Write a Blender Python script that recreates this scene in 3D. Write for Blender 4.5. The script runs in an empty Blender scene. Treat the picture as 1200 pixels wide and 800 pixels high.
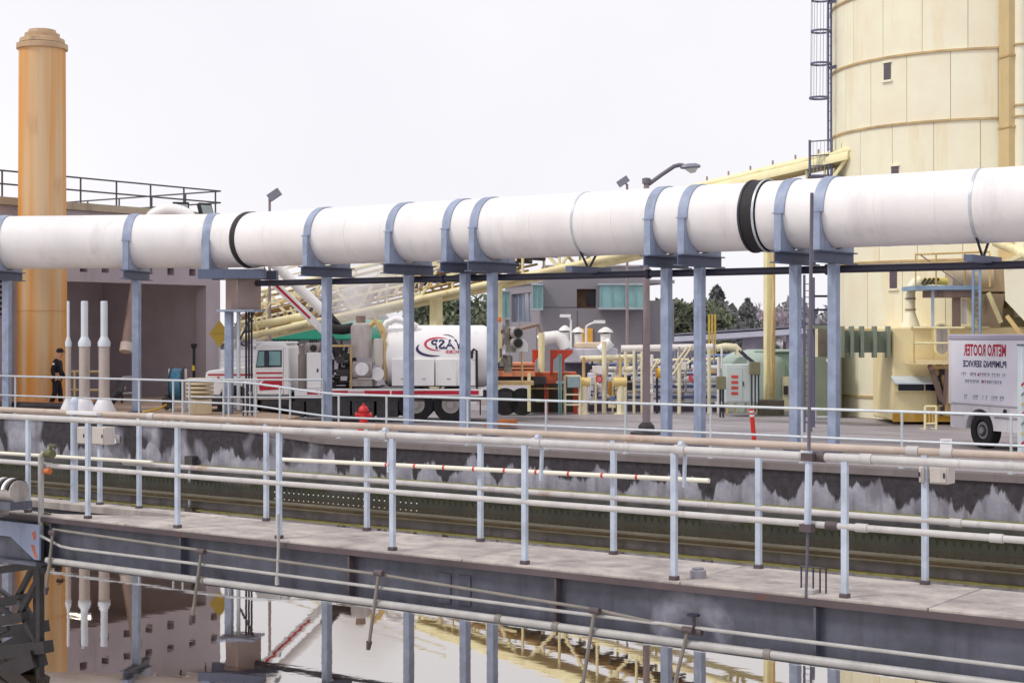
import bpy, math, random
import numpy as np
from mathutils import Vector, Matrix
random.seed(7)
PI = math.pi
SC = bpy.context.scene
COL = SC.collection

# ------------------------------------------------------------------ camera
F = 1900.0            # focal length in photo pixels (photo is 1200 wide)
HZ = 388.0            # horizon row in the photo
CZ = 2.6              # eye height above the yard
A = math.atan(1900 / 2600)
ca, sa = math.cos(A), math.sin(A)
cam_data = bpy.data.cameras.new('camera')
cam = bpy.data.objects.new('camera', cam_data)
COL.objects.link(cam)
cam.location = (0, 0, CZ)
cam.rotation_euler = (math.radians(90), 0, A)
cam_data.sensor_width = 36
cam_data.lens = F / 1200 * 36
cam_data.shift_y = -12 / 1200
cam_data.clip_start = 0.2
cam_data.clip_end = 4000
SC.camera = cam

# ------------------------------------------------------------------ sky and sun (flat overcast)
SUN_EL, SUN_AZ = math.radians(52), math.radians(250)
w = bpy.data.worlds.new('World')
SC.world = w
w.use_nodes = True
nt = w.node_tree
nt.nodes.clear()
n_out = nt.nodes.new('ShaderNodeOutputWorld')
n_bg = nt.nodes.new('ShaderNodeBackground')
n_sky = nt.nodes.new('ShaderNodeTexSky')
n_sky.sky_type = 'NISHITA'
n_sky.sun_disc = False
n_sky.sun_elevation = SUN_EL
n_sky.sun_rotation = SUN_AZ
n_mix = nt.nodes.new('ShaderNodeMixRGB')
n_tc = nt.nodes.new('ShaderNodeTexCoord')
n_noise = nt.nodes.new('ShaderNodeTexNoise')
n_noise.inputs['Scale'].default_value = 1.6
n_noise.inputs['Detail'].default_value = 5
n_ramp = nt.nodes.new('ShaderNodeValToRGB')
n_ramp.color_ramp.elements[0].position = 0.3
n_ramp.color_ramp.elements[0].color = (8.9, 8.75, 9.3, 1)
n_ramp.color_ramp.elements[1].position = 0.75
n_ramp.color_ramp.elements[1].color = (11.0, 10.8, 11.05, 1)
nt.links.new(n_tc.outputs['Generated'], n_noise.inputs['Vector'])
nt.links.new(n_noise.outputs['Fac'], n_ramp.inputs['Fac'])
n_mix.inputs['Fac'].default_value = 0.94            # cloud deck hides nearly all of the blue
nt.links.new(n_sky.outputs['Color'], n_mix.inputs['Color1'])
nt.links.new(n_ramp.outputs['Color'], n_mix.inputs['Color2'])
nt.links.new(n_mix.outputs['Color'], n_bg.inputs['Color'])
n_bg.inputs['Strength'].default_value = 0.092
nt.links.new(n_bg.outputs['Background'], n_out.inputs['Surface'])
sun_d = bpy.data.lights.new('sun', 'SUN')
sun_d.energy = 1.5
sun_d.angle = math.radians(12)
sun_d.color = (1.0, 0.95, 0.88)
sun = bpy.data.objects.new('sun', sun_d)
COL.objects.link(sun)
# light comes from behind-left of the photographer
_az = math.radians(205) + A
_dir = Vector((math.cos(_az) * math.cos(SUN_EL), math.sin(_az) * math.cos(SUN_EL), math.sin(SUN_EL)))
sun.rotation_euler = _dir.to_track_quat('Z', 'Y').to_euler()
n_sky.sun_rotation = math.atan2(_dir.x, _dir.y)
sun.location = (-20, -20, 60)
SC.view_settings.view_transform = 'Standard'
SC.view_settings.look = 'None'
SC.view_settings.exposure = 0.16
SC.view_settings.gamma = 1.0
SC.view_settings.use_curve_mapping = False
SC.render.engine = 'CYCLES'
SC.cycles.max_bounces = 6
SC.cycles.volume_step_rate = 4.0
SC.cycles.volume_bounces = 2
SC.render.resolution_x, SC.render.resolution_y = 1024, 682

# ------------------------------------------------------------------ photo -> world
def c2w(X, D):
    return (X * ca - D * sa, X * sa + D * ca)
def P(px, py, D):
    u, v = c2w((px - 600) / F * D, D)
    return Vector((u, v, CZ + (HZ - py) / F * D))
def Q(px, D, z):
    u, v = c2w((px - 600) / F * D, D)
    return Vector((u, v, z))
def d_on_v(px, v):
    return v / (sa * (px - 600) / F + ca)
def d_on_u(px, u):
    return u / (ca * (px - 600) / F - sa)
def zz(py, D):
    return CZ + (HZ - py) / F * D

# ------------------------------------------------------------------ mesh building
class MB:
    def __init__(s):
        s.v, s.f = [], []
    def add(s, vs, fs):
        o = len(s.v)
        s.v += [tuple(p) for p in vs]
        s.f += [tuple(i + o for i in f) for f in fs]
        return s
    def box(s, x0, x1, y0, y1, z0, z1):
        vs = [(x, y, z) for x in (x0, x1) for y in (y0, y1) for z in (z0, z1)]
        return s.add(vs, [(0, 1, 3, 2), (4, 6, 7, 5), (0, 4, 5, 1), (2, 3, 7, 6), (0, 2, 6, 4), (1, 5, 7, 3)])
    def obox(s, c, size, rz=0.0, m=None):
        m = m or Matrix.Rotation(rz, 3, 'Z')
        c = Vector(c)
        hx, hy, hz = [k / 2 for k in size]
        vs = [c + m @ Vector((x, y, z)) for x in (-hx, hx) for y in (-hy, hy) for z in (-hz, hz)]
        return s.add(vs, [(0, 1, 3, 2), (4, 6, 7, 5), (0, 4, 5, 1), (2, 3, 7, 6), (0, 2, 6, 4), (1, 5, 7, 3)])
    def bar(s, p, q, w_, h_, up=(0, 0, 1)):
        p, q = Vector(p), Vector(q)
        d = (q - p).normalized()
        up = Vector(up)
        if abs(d.dot(up)) > 0.98:
            up = Vector((1, 0, 0))
        x = d.cross(up).normalized()
        y = x.cross(d)
        vs = [b + x * i * w_ / 2 + y * j * h_ / 2 for b in (p, q) for i, j in ((-1, -1), (1, -1), (1, 1), (-1, 1))]
        return s.add(vs, [(3, 2, 1, 0), (4, 5, 6, 7), (0, 1, 5, 4), (1, 2, 6, 5), (2, 3, 7, 6), (3, 0, 4, 7)])
    def cyl(s, p, q, r, r2=None, n=12, caps=True):
        p, q = Vector(p), Vector(q)
        r2 = r if r2 is None else r2
        d = (q - p).normalized()
        up = Vector((0, 0, 1)) if abs(d.z) < 0.95 else Vector((1, 0, 0))
        x = d.cross(up).normalized()
        y = d.cross(x)
        vs = []
        for b, rr in ((p, r), (q, r2)):
            for k in range(n):
                t = 2 * PI * k / n
                vs.append(b + x * math.cos(t) * rr + y * math.sin(t) * rr)
        fs = [(k, (k + 1) % n, n + (k + 1) % n, n + k) for k in range(n)]
        if caps:
            fs += [tuple(range(n - 1, -1, -1)), tuple(range(n, 2 * n))]
        return s.add(vs, fs)
    def path(s, pts, r, n=8, caps=True, rs=None):
        pts = [Vector(p) for p in pts]
        m = len(pts)
        tan = []
        for i in range(m):
            a = pts[max(0, i - 1)]
            b = pts[min(m - 1, i + 1)]
            tan.append((b - a).normalized())
        up = Vector((0, 0, 1)) if abs(tan[0].z) < 0.9 else Vector((1, 0, 0))
        x = tan[0].cross(up).normalized()
        vs = []
        for i in range(m):
            x = (x - tan[i] * x.dot(tan[i])).normalized()
            y = tan[i].cross(x)
            rr = rs[i] if rs else r
            for k in range(n):
                t = 2 * PI * k / n
                vs.append(pts[i] + x * math.cos(t) * rr + y * math.sin(t) * rr)
        fs = []
        for i in range(m - 1):
            for k in range(n):
                fs.append((i * n + k, i * n + (k + 1) % n, (i + 1) * n + (k + 1) % n, (i + 1) * n + k))
        if caps:
            fs += [tuple(range(n - 1, -1, -1)), tuple(range((m - 1) * n, m * n))]
        return s.add(vs, fs)
    def lathe(s, prof, c, n=24):
        c = Vector(c)
        vs, fs = [], []
        for r, z in prof:
            for k in range(n):
                t = 2 * PI * k / n
                vs.append(c + Vector((r * math.cos(t), r * math.sin(t), z)))
        for i in range(len(prof) - 1):
            for k in range(n):
                fs.append((i * n + k, i * n + (k + 1) % n, (i + 1) * n + (k + 1) % n, (i + 1) * n + k))
        fs += [tuple(range(n - 1, -1, -1)), tuple(range((len(prof) - 1) * n, len(prof) * n))]
        return s.add(vs, fs)
    def prism(s, poly, o, ax, ay, az):
        """polygon (a,b) in axes ax, ay from o, extruded by vector az"""
        o, ax, ay, az = Vector(o), Vector(ax), Vector(ay), Vector(az)
        n = len(poly)
        vs = [o + ax * a + ay * b for a, b in poly] + [o + ax * a + ay * b + az for a, b in poly]
        fs = [tuple(range(n - 1, -1, -1)), tuple(range(n, 2 * n))]
        fs += [(k, (k + 1) % n, n + (k + 1) % n, n + k) for k in range(n)]
        return s.add(vs, fs)
    def arc(s, c, ax, ay, az, r0, r1, a0, a1, n=20):
        """solid band: annulus sector in plane ax, ay, thickness vector az (centred)"""
        c, ax, ay, az = Vector(c), Vector(ax), Vector(ay), Vector(az)
        closed = abs(a1 - a0) > 2 * PI - 1e-4
        m = n if closed else n + 1
        vs, fs = [], []
        for i in range(m):
            t = a0 + (a1 - a0) * i / n
            d = ax * math.cos(t) + ay * math.sin(t)
            vs += [c + d * r0 - az / 2, c + d * r1 - az / 2, c + d * r1 + az / 2, c + d * r0 + az / 2]
        for i in range(n):
            j = (i + 1) % m
            for k in range(4):
                fs.append((i * 4 + k, i * 4 + (k + 1) % 4, j * 4 + (k + 1) % 4, j * 4 + k))
        if not closed:
            fs += [(3, 2, 1, 0), (n * 4, n * 4 + 1, n * 4 + 2, n * 4 + 3)]
        return s.add(vs, fs)
    def wall(s, o, ax, W, H, th, holes):
        """upright wall from o along unit ax, rectangular holes (x0,x1,z0,z1), thickness vector th"""
        o, ax, th = Vector(o), Vector(ax), Vector(th)
        xs = sorted({0, W} | {h[0] for h in holes} | {h[1] for h in holes})
        zs = sorted({0, H} | {h[2] for h in holes} | {h[3] for h in holes})
        nx, nz = len(xs) - 1, len(zs) - 1
        def solid(i, j):
            if i < 0 or j < 0 or i >= nx or j >= nz:
                return False
            cx, cz = (xs[i] + xs[i + 1]) / 2, (zs[j] + zs[j + 1]) / 2
            return not any(h[0] < cx < h[1] and h[2] < cz < h[3] for h in holes)
        def pt(x, z, k):
            return o + ax * x + Vector((0, 0, z)) + th * k
        for i in range(nx):
            for j in range(nz):
                if not solid(i, j):
                    continue
                x0, x1, z0, z1 = xs[i], xs[i + 1], zs[j], zs[j + 1]
                q = [pt(x0, z0, 0), pt(x1, z0, 0), pt(x1, z1, 0), pt(x0, z1, 0)]
                q += [pt(x0, z0, 1), pt(x1, z0, 1), pt(x1, z1, 1), pt(x0, z1, 1)]
                fs = [(0, 1, 2, 3), (7, 6, 5, 4)]
                if not solid(i - 1, j): fs.append((0, 3, 7, 4))
                if not solid(i + 1, j): fs.append((1, 5, 6, 2))
                if not solid(i, j - 1): fs.append((0, 4, 5, 1))
                if not solid(i, j + 1): fs.append((3, 2, 6, 7))
                s.add(q, fs)
        return s
    def mesh(s, name, mat, inv=None, smooth=True):
        me = bpy.data.meshes.new(name)
        vs = s.v if inv is None else [tuple(inv @ Vector(p)) for p in s.v]
        me.from_pydata(vs, [], s.f)
        me.validate()
        if mat:
            me.materials.append(mat)
        if smooth:
            me.polygons.foreach_set('use_smooth', [True] * len(me.polygons))
            me.set_sharp_from_angle(angle=math.radians(35))
        me.update()
        return me

def add_bevel(o, wdt):
    b = o.modifiers.new('bevel', 'BEVEL')
    b.width = wdt
    b.segments = 2
    b.limit_method = 'ANGLE'

class T:
    """a thing: an Empty at its base that parents its parts"""
    def __init__(s, name, label, cat, loc=(0, 0, 0), rotz=0.0, group=None, local=False):
        s.root = bpy.data.objects.new(name, None)
        s.root.empty_display_size = 0.2
        COL.objects.link(s.root)
        s.root.location = loc
        s.root.rotation_euler = (0, 0, rotz)
        s.root['label'] = label
        s.root['category'] = cat
        if group:
            s.root['group'] = group
        m = Matrix.Translation(Vector(loc)) @ Matrix.Rotation(rotz, 4, 'Z')
        s.inv = None if local else m.inverted()
    def part(s, name, mb, mat, parent=None, label=None, bevel=0, smooth=True, kind=None):
        o = bpy.data.objects.new(name, mb.mesh(name, mat, s.inv, smooth))
        COL.objects.link(o)
        o.parent = parent or s.root
        if label: o['label'] = label
        if kind: o['kind'] = kind
        if bevel: add_bevel(o, bevel)
        return o
    def inst(s, name, me, parent=None, loc=(0, 0, 0), rot=(0, 0, 0), scale=None):
        o = bpy.data.objects.new(name, me)
        COL.objects.link(o)
        o.parent = parent or s.root
        o.location = loc
        o.rotation_euler = rot
        if scale: o.scale = scale
        return o

def solo(name, mb, mat, label, cat, loc=(0, 0, 0), group=None, bevel=0, kind=None, smooth=True):
    o = bpy.data.objects.new(name, mb.mesh(name, mat, Matrix.Translation(Vector(loc)).inverted(), smooth))
    COL.objects.link(o)
    o.location = loc
    if label: o['label'] = label
    if cat: o['category'] = cat
    if group: o['group'] = group
    if kind: o['kind'] = kind
    if bevel: add_bevel(o, bevel)
    return o
def struct(name, mb, mat, smooth=True):
    return solo(name, mb, mat, None, None, kind='structure', smooth=smooth)

def copy_tree(root, label=None, loc=None, rotz=None):
    c = root.copy()
    COL.objects.link(c)
    if label: c['label'] = label
    if loc is not None: c.location = loc
    if rotz is not None: c.rotation_euler = (0, 0, rotz)
    for ch in list(root.children):
        d = ch.copy(); COL.objects.link(d); d.parent = c
        for g in list(ch.children):
            e = g.copy(); COL.objects.link(e); e.parent = d
    return c

# ------------------------------------------------------------------ materials
def lin(c):
    r = []
    for k in c:
        k = k / 255.0
        r.append(k / 12.92 if k <= 0.04045 else ((k + 0.055) / 1.055) ** 2.4)
    return tuple(r) + (1.0,)
_mc = {}
def M(name, rgb, rough=0.6, metal=0.0, var=0.18, vscale=1.5, streak=False, rust=0.0, rustcol=(120, 66, 36),
      rscale=4.0, bump=0.15, bscale=40.0, dirt=0.0, dirtcol=(60, 55, 50), emit=None, spec=0.5):
    if name in _mc:
        return _mc[name]
    m = bpy.data.materials.new(name)
    m.use_nodes = True
    t = m.node_tree
    b = t.nodes['Principled BSDF']
    L = t.links.new
    tc = t.nodes.new('ShaderNodeTexCoord')
    oi = t.nodes.new('ShaderNodeObjectInfo')
    mul = t.nodes.new('ShaderNodeMath'); mul.operation = 'MULTIPLY'; mul.inputs[1].default_value = 57.0
    L(oi.outputs['Random'], mul.inputs[0])
    addv = t.nodes.new('ShaderNodeVectorMath'); addv.operation = 'ADD'
    L(tc.outputs['Object'], addv.inputs[0]); L(mul.outputs[0], addv.inputs[1])
    def noise(scale, detail=6, stretch=None, rough_=0.6):
        n = t.nodes.new('ShaderNodeTexNoise')
        n.inputs['Scale'].default_value = scale
        n.inputs['Detail'].default_value = detail
        n.inputs['Roughness'].default_value = rough_
        src = addv.outputs[0]
        if stretch:
            mp = t.nodes.new('ShaderNodeMapping')
            mp.inputs['Scale'].default_value = stretch
            L(src, mp.inputs['Vector']); src = mp.outputs[0]
        L(src, n.inputs['Vector'])
        return n.outputs['Fac']
    def ramp(fac, p0, p1, c0=(0, 0, 0, 1), c1=(1, 1, 1, 1)):
        r = t.nodes.new('ShaderNodeValToRGB')
        r.color_ramp.elements[0].position = p0; r.color_ramp.elements[0].color = c0
        r.color_ramp.elements[1].position = p1; r.color_ramp.elements[1].color = c1
        L(fac, r.inputs['Fac'])
        return r.outputs['Color']
    def mix(fac, c1, c2):
        x = t.nodes.new('ShaderNodeMixRGB')
        if hasattr(fac, 'links'): L(fac, x.inputs['Fac'])
        else: x.inputs['Fac'].default_value = fac
        for c, k in ((c1, 'Color1'), (c2, 'Color2')):
            if hasattr(c, 'links'): L(c, x.inputs[k])
            else: x.inputs[k].default_value = c
        return x.outputs['Color']
    base = lin(rgb)
    lo = tuple(c * (1 - var) for c in base[:3]) + (1,)
    hi = tuple(min(0.9, c * (1 + var)) for c in base[:3]) + (1,)
    st = (1, 1, 0.06) if streak else None
    col = ramp(noise(vscale, 8, st), 0.3, 0.7, lo, hi)
    if dirt > 0:
        f = ramp(noise(vscale * 1.7, 10, (1, 1, 0.12), 0.7), 0.62 - 0.25 * dirt, 0.85 - 0.15 * dirt)
        col = mix(f, col, lin(dirtcol))
    if rust > 0:
        f = ramp(noise(rscale, 10, None, 0.72), 0.72 - 0.3 * rust, 0.82 - 0.25 * rust)
        col = mix(f, col, lin(rustcol))
    L(col, b.inputs['Base Color'])
    b.inputs['Roughness'].default_value = rough
    b.inputs['Metallic'].default_value = metal
    b.inputs['Specular IOR Level'].default_value = spec
    if bump > 0:
        bp = t.nodes.new('ShaderNodeBump')
        bp.inputs['Strength'].default_value = bump
        bp.inputs['Distance'].default_value = 0.02
        L(noise(bscale, 4), bp.inputs['Height'])
        L(bp.outputs['Normal'], b.inputs['Normal'])
    if emit:
        b.inputs['Emission Color'].default_value = lin(emit[0])
        b.inputs['Emission Strength'].default_value = emit[1]
    _mc[name] = m
    return m

white_paint = M('white_pipe_paint', (233, 229, 229), 0.55, var=0.07, vscale=0.7, dirt=0.36, dirtcol=(204, 199, 200), rust=0.03, rustcol=(182, 164, 150), rscale=3, bump=0.06)
blue_steel = M('blue_grey_steel_paint', (144, 156, 180), 0.5, var=0.22, vscale=3.0, dirt=0.3, dirtcol=(104, 110, 132), rust=0.1, bump=0.05)
beam_steel = M('dull_blue_beam_paint', (86, 94, 118), 0.55, var=0.16, dirt=0.2, dirtcol=(70, 74, 92), rust=0.1, bump=0.05)
dark_steel = M('dark_painted_steel', (44, 44, 62), 0.5, var=0.2, bump=0.08)
rubber = M('black_rubber', (38, 34, 38), 0.7, var=0.3, vscale=8, bump=0.2)
galv = M('galvanised_rail', (190, 196, 202), 0.45, metal=0.3, var=0.12, vscale=5, rust=0.12, bump=0.05)
rail_paint = M('chalky_rail_paint', (190, 187, 186), 0.55, var=0.14, vscale=4, dirt=0.25, dirtcol=(150, 140, 136), rust=0.34, rustcol=(164, 118, 88), rscale=1.8, bump=0.15)
rail_far = M('weathered_rail_paint', (184, 168, 156), 0.6, var=0.16, vscale=3, rust=0.5, rustcol=(160, 118, 86), rscale=1.1, bump=0.2)
post_paint = M('pale_blue_post_paint', (184, 194, 210), 0.5, var=0.2, vscale=5, rust=0.3, rustcol=(116, 78, 66), rscale=5, bump=0.15)
girder_paint = M('grey_girder_paint', (84, 86, 99), 0.5, var=0.34, vscale=3.0, dirt=0.5, dirtcol=(62, 59, 68), rust=0.22, rscale=7, bump=0.1)
deck_conc = M('deck_concrete', (182, 173, 166), 0.8, var=0.22, vscale=1.6, dirt=0.8, dirtcol=(122, 113, 116), rust=0.1, rustcol=(150, 120, 96), bump=0.3, bscale=60)
cream = M('cream_silo_paint', (246, 235, 208), 0.55, var=0.07, vscale=0.8, dirt=0.3, dirtcol=(232, 210, 164), bump=0.04)
yellow_st = M('pale_yellow_steel', (244, 226, 178), 0.55, var=0.14, vscale=1.5, dirt=0.3, dirtcol=(206, 172, 118), rust=0.12, bump=0.08)
yellow_dk = M('mustard_equipment', (214, 184, 126), 0.6, var=0.2, vscale=1.2, dirt=0.5, dirtcol=(120, 90, 56), rust=0.2, bump=0.1)
concrete = M('grey_concrete', (174, 164, 172), 0.88, var=0.1, vscale=0.5, dirt=0.25, dirtcol=(140, 130, 138), bump=0.15)
concrete_lt = M('light_concrete', (172, 160, 154), 0.88, var=0.1, vscale=0.6, dirt=0.25, dirtcol=(134, 122, 118), bump=0.15)
truck_white = M('truck_white', (244, 241, 240), 0.35, var=0.06, vscale=2, dirt=0.2, dirtcol=(176, 166, 156), bump=0.02)
truck_red = M('truck_red', (190, 20, 50), 0.35, var=0.12, bump=0.02)
tyre = M('tyre_rubber', (34, 32, 34), 0.85, var=0.3, vscale=6, bump=0.3)
dark_mach = M('dark_machinery', (62, 58, 60), 0.6, var=0.4, vscale=5, dirt=0.3, bump=0.2)
grey_mach = M('grey_machinery', (168, 160, 156), 0.5, var=0.2, vscale=3, dirt=0.35, dirtcol=(96, 88, 84), bump=0.1)
glass_dk = M('dark_glass', (40, 44, 58), 0.08, var=0.1, bump=0)
glass_teal = M('teal_glass', (132, 172, 174), 0.1, var=0.25, vscale=0.4, bump=0)
green_pt = M('grey_green_paint', (128, 138, 120), 0.55, var=0.12, dirt=0.2, dirtcol=(92, 100, 88))
pale_green = M('pale_green_cabinet', (168, 186, 178), 0.5, var=0.1, dirt=0.2, dirtcol=(120, 134, 126))
orange_pt = M('orange_machine_paint', (196, 98, 62), 0.5, var=0.2, dirt=0.3, dirtcol=(130, 56, 34))
blue_pt = M('bright_blue_paint', (132, 156, 186), 0.5, var=0.15, rust=0.1)
black_pt = M('black_paint', (26, 25, 28), 0.5, var=0.2)
brown_tube = M('brown_tube', (150, 128, 118), 0.7, var=0.15, dirt=0.3)

# ================================================================== basin geometry
TC = Vector((-15.7, 12.3, 0))       # centre of the settling mechanism
WV = 28.75                          # inner face of the far basin wall (parallel to bridge and pipe)
WATER_Z = -1.40
U0, U1 = -75.0, 24.0                # basin extent along the wall
def ub(px, v):                      # u of a photo column on a plane v = const
    D = d_on_v(px, v); return c2w((px - 600) / F * D, D)[0]
U_HI, U_LO = ub(262, WV), ub(400, WV)
def rim_z(u):
    if u <= U_HI: return 0.25
    if u >= U_LO: return 0.02
    k = (U_LO - u) / (U_LO - U_HI)
    return 0.02 + 0.23 * (k * k * (3 - 2 * k))

# ------------------------------------------------------------------ yard
def yard_material():
    m = bpy.data.materials.new('yard_concrete_paving')
    m.use_nodes = True
    t = m.node_tree; L = t.links.new
    b = t.nodes['Principled BSDF']
    tc = t.nodes.new('ShaderNodeTexCoord')
    def noise(scale, st=None, det=8):
        n = t.nodes.new('ShaderNodeTexNoise'); n.inputs['Scale'].default_value = scale; n.inputs['Detail'].default_value = det
        mp = t.nodes.new('ShaderNodeMapping'); mp.inputs['Rotation'].default_value = (0, 0, -A)
        mp.inputs['Scale'].default_value = st or (1, 1, 1)
        L(tc.outputs['Object'], mp.inputs['Vector']); L(mp.outputs[0], n.inputs['Vector'])
        return n.outputs['Fac']
    def ramp(f, p0, p1, c0, c1):
        r = t.nodes.new('ShaderNodeValToRGB'); e = r.color_ramp.elements
        e[0].position, e[1].position = p0, p1; e[0].color, e[1].color = c0, c1
        L(f, r.inputs['Fac']); return r.outputs['Color']
    def mix(f, a, c):
        x = t.nodes.new('ShaderNodeMixRGB'); L(f, x.inputs['Fac']); L(a, x.inputs['Color1'])
        if hasattr(c, 'links'): L(c, x.inputs['Color2'])
        else: x.inputs['Color2'].default_value = c
        return x.outputs['Color']
    W1, K1 = (1, 1, 1, 1), (0, 0, 0, 1)
    base = ramp(noise(0.25), 0.3, 0.7, lin((136, 129, 136)), lin((162, 155, 160)))
    c = mix(ramp(noise(0.16, (0.5, 1.6, 1)), 0.50, 0.62, K1, W1), base, lin((98, 92, 100)))
    c = mix(ramp(noise(1.1, (0.22, 2.6, 1)), 0.57, 0.66, K1, W1), c, lin((78, 72, 80)))
    c = mix(ramp(noise(14), 0.35, 0.8, K1, (0.35, 0.35, 0.35, 1)), c, lin((200, 194, 194)))
    L(c, b.inputs['Base Color'])
    rr = ramp(noise(0.3, (0.5, 1.5, 1)), 0.45, 0.6, (0.8, 0.8, 0.8, 1), (0.42, 0.42, 0.42, 1))
    L(rr, b.inputs['Roughness'])
    bp = t.nodes.new('ShaderNodeBump'); bp.inputs['Strength'].default_value = 0.2; bp.inputs['Distance'].default_value = 0.02
    L(noise(25), bp.inputs['Height']); L(bp.outputs[0], b.inputs['Normal'])
    return m
mb = MB()
xs = [-2500, -600, -200, U0, -50, -35, -20, -10, 0, 10, U1, 60, 200, 600, 2500]
ys = [-2500, -600, -100, -20, -6.0, 5, 18, WV + 0.15, 33, 40, 50, 65, 100, 200, 600, 2500]
for y in ys:
    for x in xs: mb.v.append((x, y, 0))
nx_ = len(xs)
for j in range(len(ys) - 1):
    for i in range(nx_ - 1):
        if xs[i] >= U0 and xs[i + 1] <= U1 and ys[j] >= -6.0 and ys[j + 1] <= WV + 0.15: continue
        mb.f.append((j * nx_ + i, j * nx_ + i + 1, (j + 1) * nx_ + i + 1, (j + 1) * nx_ + i))
struct('ground', mb, yard_material())

# raised apron behind the tank on the left
mb = MB()
poly = [(ub(-160, WV + 0.43), WV + 0.43), (ub(268, WV + 0.43), WV + 0.43), (ub(325, WV + 1.4), WV + 1.4), tuple(Q(352, 44.0, 0))[:2], tuple(Q(262, 50, 0))[:2], tuple(Q(248, 57, 0))[:2], tuple(Q(60, 57, 0))[:2], tuple(Q(-160, 51, 0))[:2]]
mb.prism(poly, (0, 0, 0.004), (1, 0, 0), (0, 1, 0), (0, 0, 0.29))
struct('pavement', mb, M('apron_dirt', (164, 140, 122), 0.9, var=0.18, vscale=0.9, dirt=0.45, dirtcol=(112, 92, 84), bump=0.4, bscale=20), smooth=False)
APZ = 0.294

# ------------------------------------------------------------------ basin wall
def stain_mat():
    m = bpy.data.materials.new('stained_tank_concrete')
    m.use_nodes = True
    t = m.node_tree; L = t.links.new
    b = t.nodes['Principled BSDF']; b.inputs['Roughness'].default_value = 0.8
    tc = t.nodes.new('ShaderNodeTexCoord')
    sx = t.nodes.new('ShaderNodeSeparateXYZ'); L(tc.outputs['Object'], sx.inputs[0])
    s = t.nodes.new('ShaderNodeMath'); s.operation = 'MULTIPLY'; s.inputs[1].default_value = 1.0; L(sx.outputs['X'], s.inputs[0])
    def vec(kx, kz, off=0.0):
        c = t.nodes.new('ShaderNodeCombineXYZ')
        a = t.nodes.new('ShaderNodeMath'); a.operation = 'MULTIPLY'; a.inputs[1].default_value = kx; L(s.outputs[0], a.inputs[0])
        z = t.nodes.new('ShaderNodeMath'); z.operation = 'MULTIPLY'; z.inputs[1].default_value = kz; L(sx.outputs['Z'], z.inputs[0])
        L(a.outputs[0], c.inputs['X']); L(z.outputs[0], c.inputs['Z']); c.inputs['Y'].default_value = off
        return c.outputs[0]
    def noise(v, sc, det=6, ro=0.6):
        n = t.nodes.new('ShaderNodeTexNoise'); n.inputs['Scale'].default_value = sc; n.inputs['Detail'].default_value = det; n.inputs['Roughness'].default_value = ro
        L(v, n.inputs['Vector']); return n.outputs['Fac']
    def math_(op, a, c, cl=False):
        n = t.nodes.new('ShaderNodeMath'); n.operation = op; n.use_clamp = cl
        for k, x in ((0, a), (1, c)):
            if hasattr(x, 'links'): L(x, n.inputs[k])
            else: n.inputs[k].default_value = x
        return n.outputs[0]
    def ramp(f, p0, p1, c0=(0, 0, 0, 1), c1=(1, 1, 1, 1)):
        r = t.nodes.new('ShaderNodeValToRGB'); e = r.color_ramp.elements
        e[0].position, e[1].position = p0, p1; e[0].color, e[1].color = c0, c1
        L(f, r.inputs['Fac']); return r.outputs['Color']
    def mix(f, a, c):
        x = t.nodes.new('ShaderNodeMixRGB')
        L(f, x.inputs['Fac'])
        for q, k in ((a, 'Color1'), (c, 'Color2')):
            if hasattr(q, 'links'): L(q, x.inputs[k])
            else: x.inputs[k].default_value = q
        return x.outputs['Color']
    base = ramp(noise(vec(1, 1), 1.6, 8), 0.3, 0.7, lin((104, 104, 118)), lin((164, 163, 174)))
    base = mix(ramp(noise(vec(1, 0.08), 3.0), 0.5, 0.75), base, lin((92, 82, 88)))
    # black growth hanging down from the top with a ragged lower edge
    edge = math_('ADD', math_('MULTIPLY', noise(vec(1, 0.25), 1.15, 3, 0.5), 2.3), -1.66)
    edge = math_('ADD', edge, math_('MULTIPLY', noise(vec(1, 0.22, 4.0), 4.6, 5, 0.65), -0.75))
    edge = math_('ADD', edge, 0.36)
    drip = ramp(math_('MULTIPLY', math_('ADD', math_('SUBTRACT', sx.outputs['Z'], edge), 0.05), 12.0, True), 0.0, 1.0)
    patchy = ramp(noise(vec(1, 0.6, 9.0), 0.42, 3), 0.44, 0.50)
    right = ramp(math_('MULTIPLY', math_('ADD', s.outputs[0], -(ub(352, WV) + 20)), 1.2, True), 0.0, 1.0)
    drip = math_('MULTIPLY', drip, math_('MAXIMUM', patchy, right))
    col = mix(drip, base, ramp(noise(vec(1, 1), 6), 0.3, 0.7, lin((30, 27, 32)), lin((62, 56, 62))))
    # algae below the ledge
    low = ramp(math_('MULTIPLY', math_('ADD', sx.outputs['Z'], 0.84), -2.2, True), 0.0, 0.5)
    alg = ramp(noise(vec(1, 0.7), 1.1, 8), 0.35, 0.65, lin((24, 23, 20)), lin((62, 66, 34)))
    alg = mix(ramp(noise(vec(1, 0.4, 3.0), 0.5, 5), 0.58, 0.68), alg, lin((84, 78, 76)))
    col = mix(low, col, alg)
    L(col, b.inputs['Base Color'])
    bp = t.nodes.new('ShaderNodeBump'); bp.inputs['Strength'].default_value = 0.3; bp.inputs['Distance'].default_value = 0.03
    L(noise(vec(1, 1), 12), bp.inputs['Height']); L(bp.outputs[0], b.inputs['Normal'])
    return m
tank = T('basin_wall', 'long concrete basin wall behind the footbridge, black drip stains down its face', 'wall', (-20, WV, 0))
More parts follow.
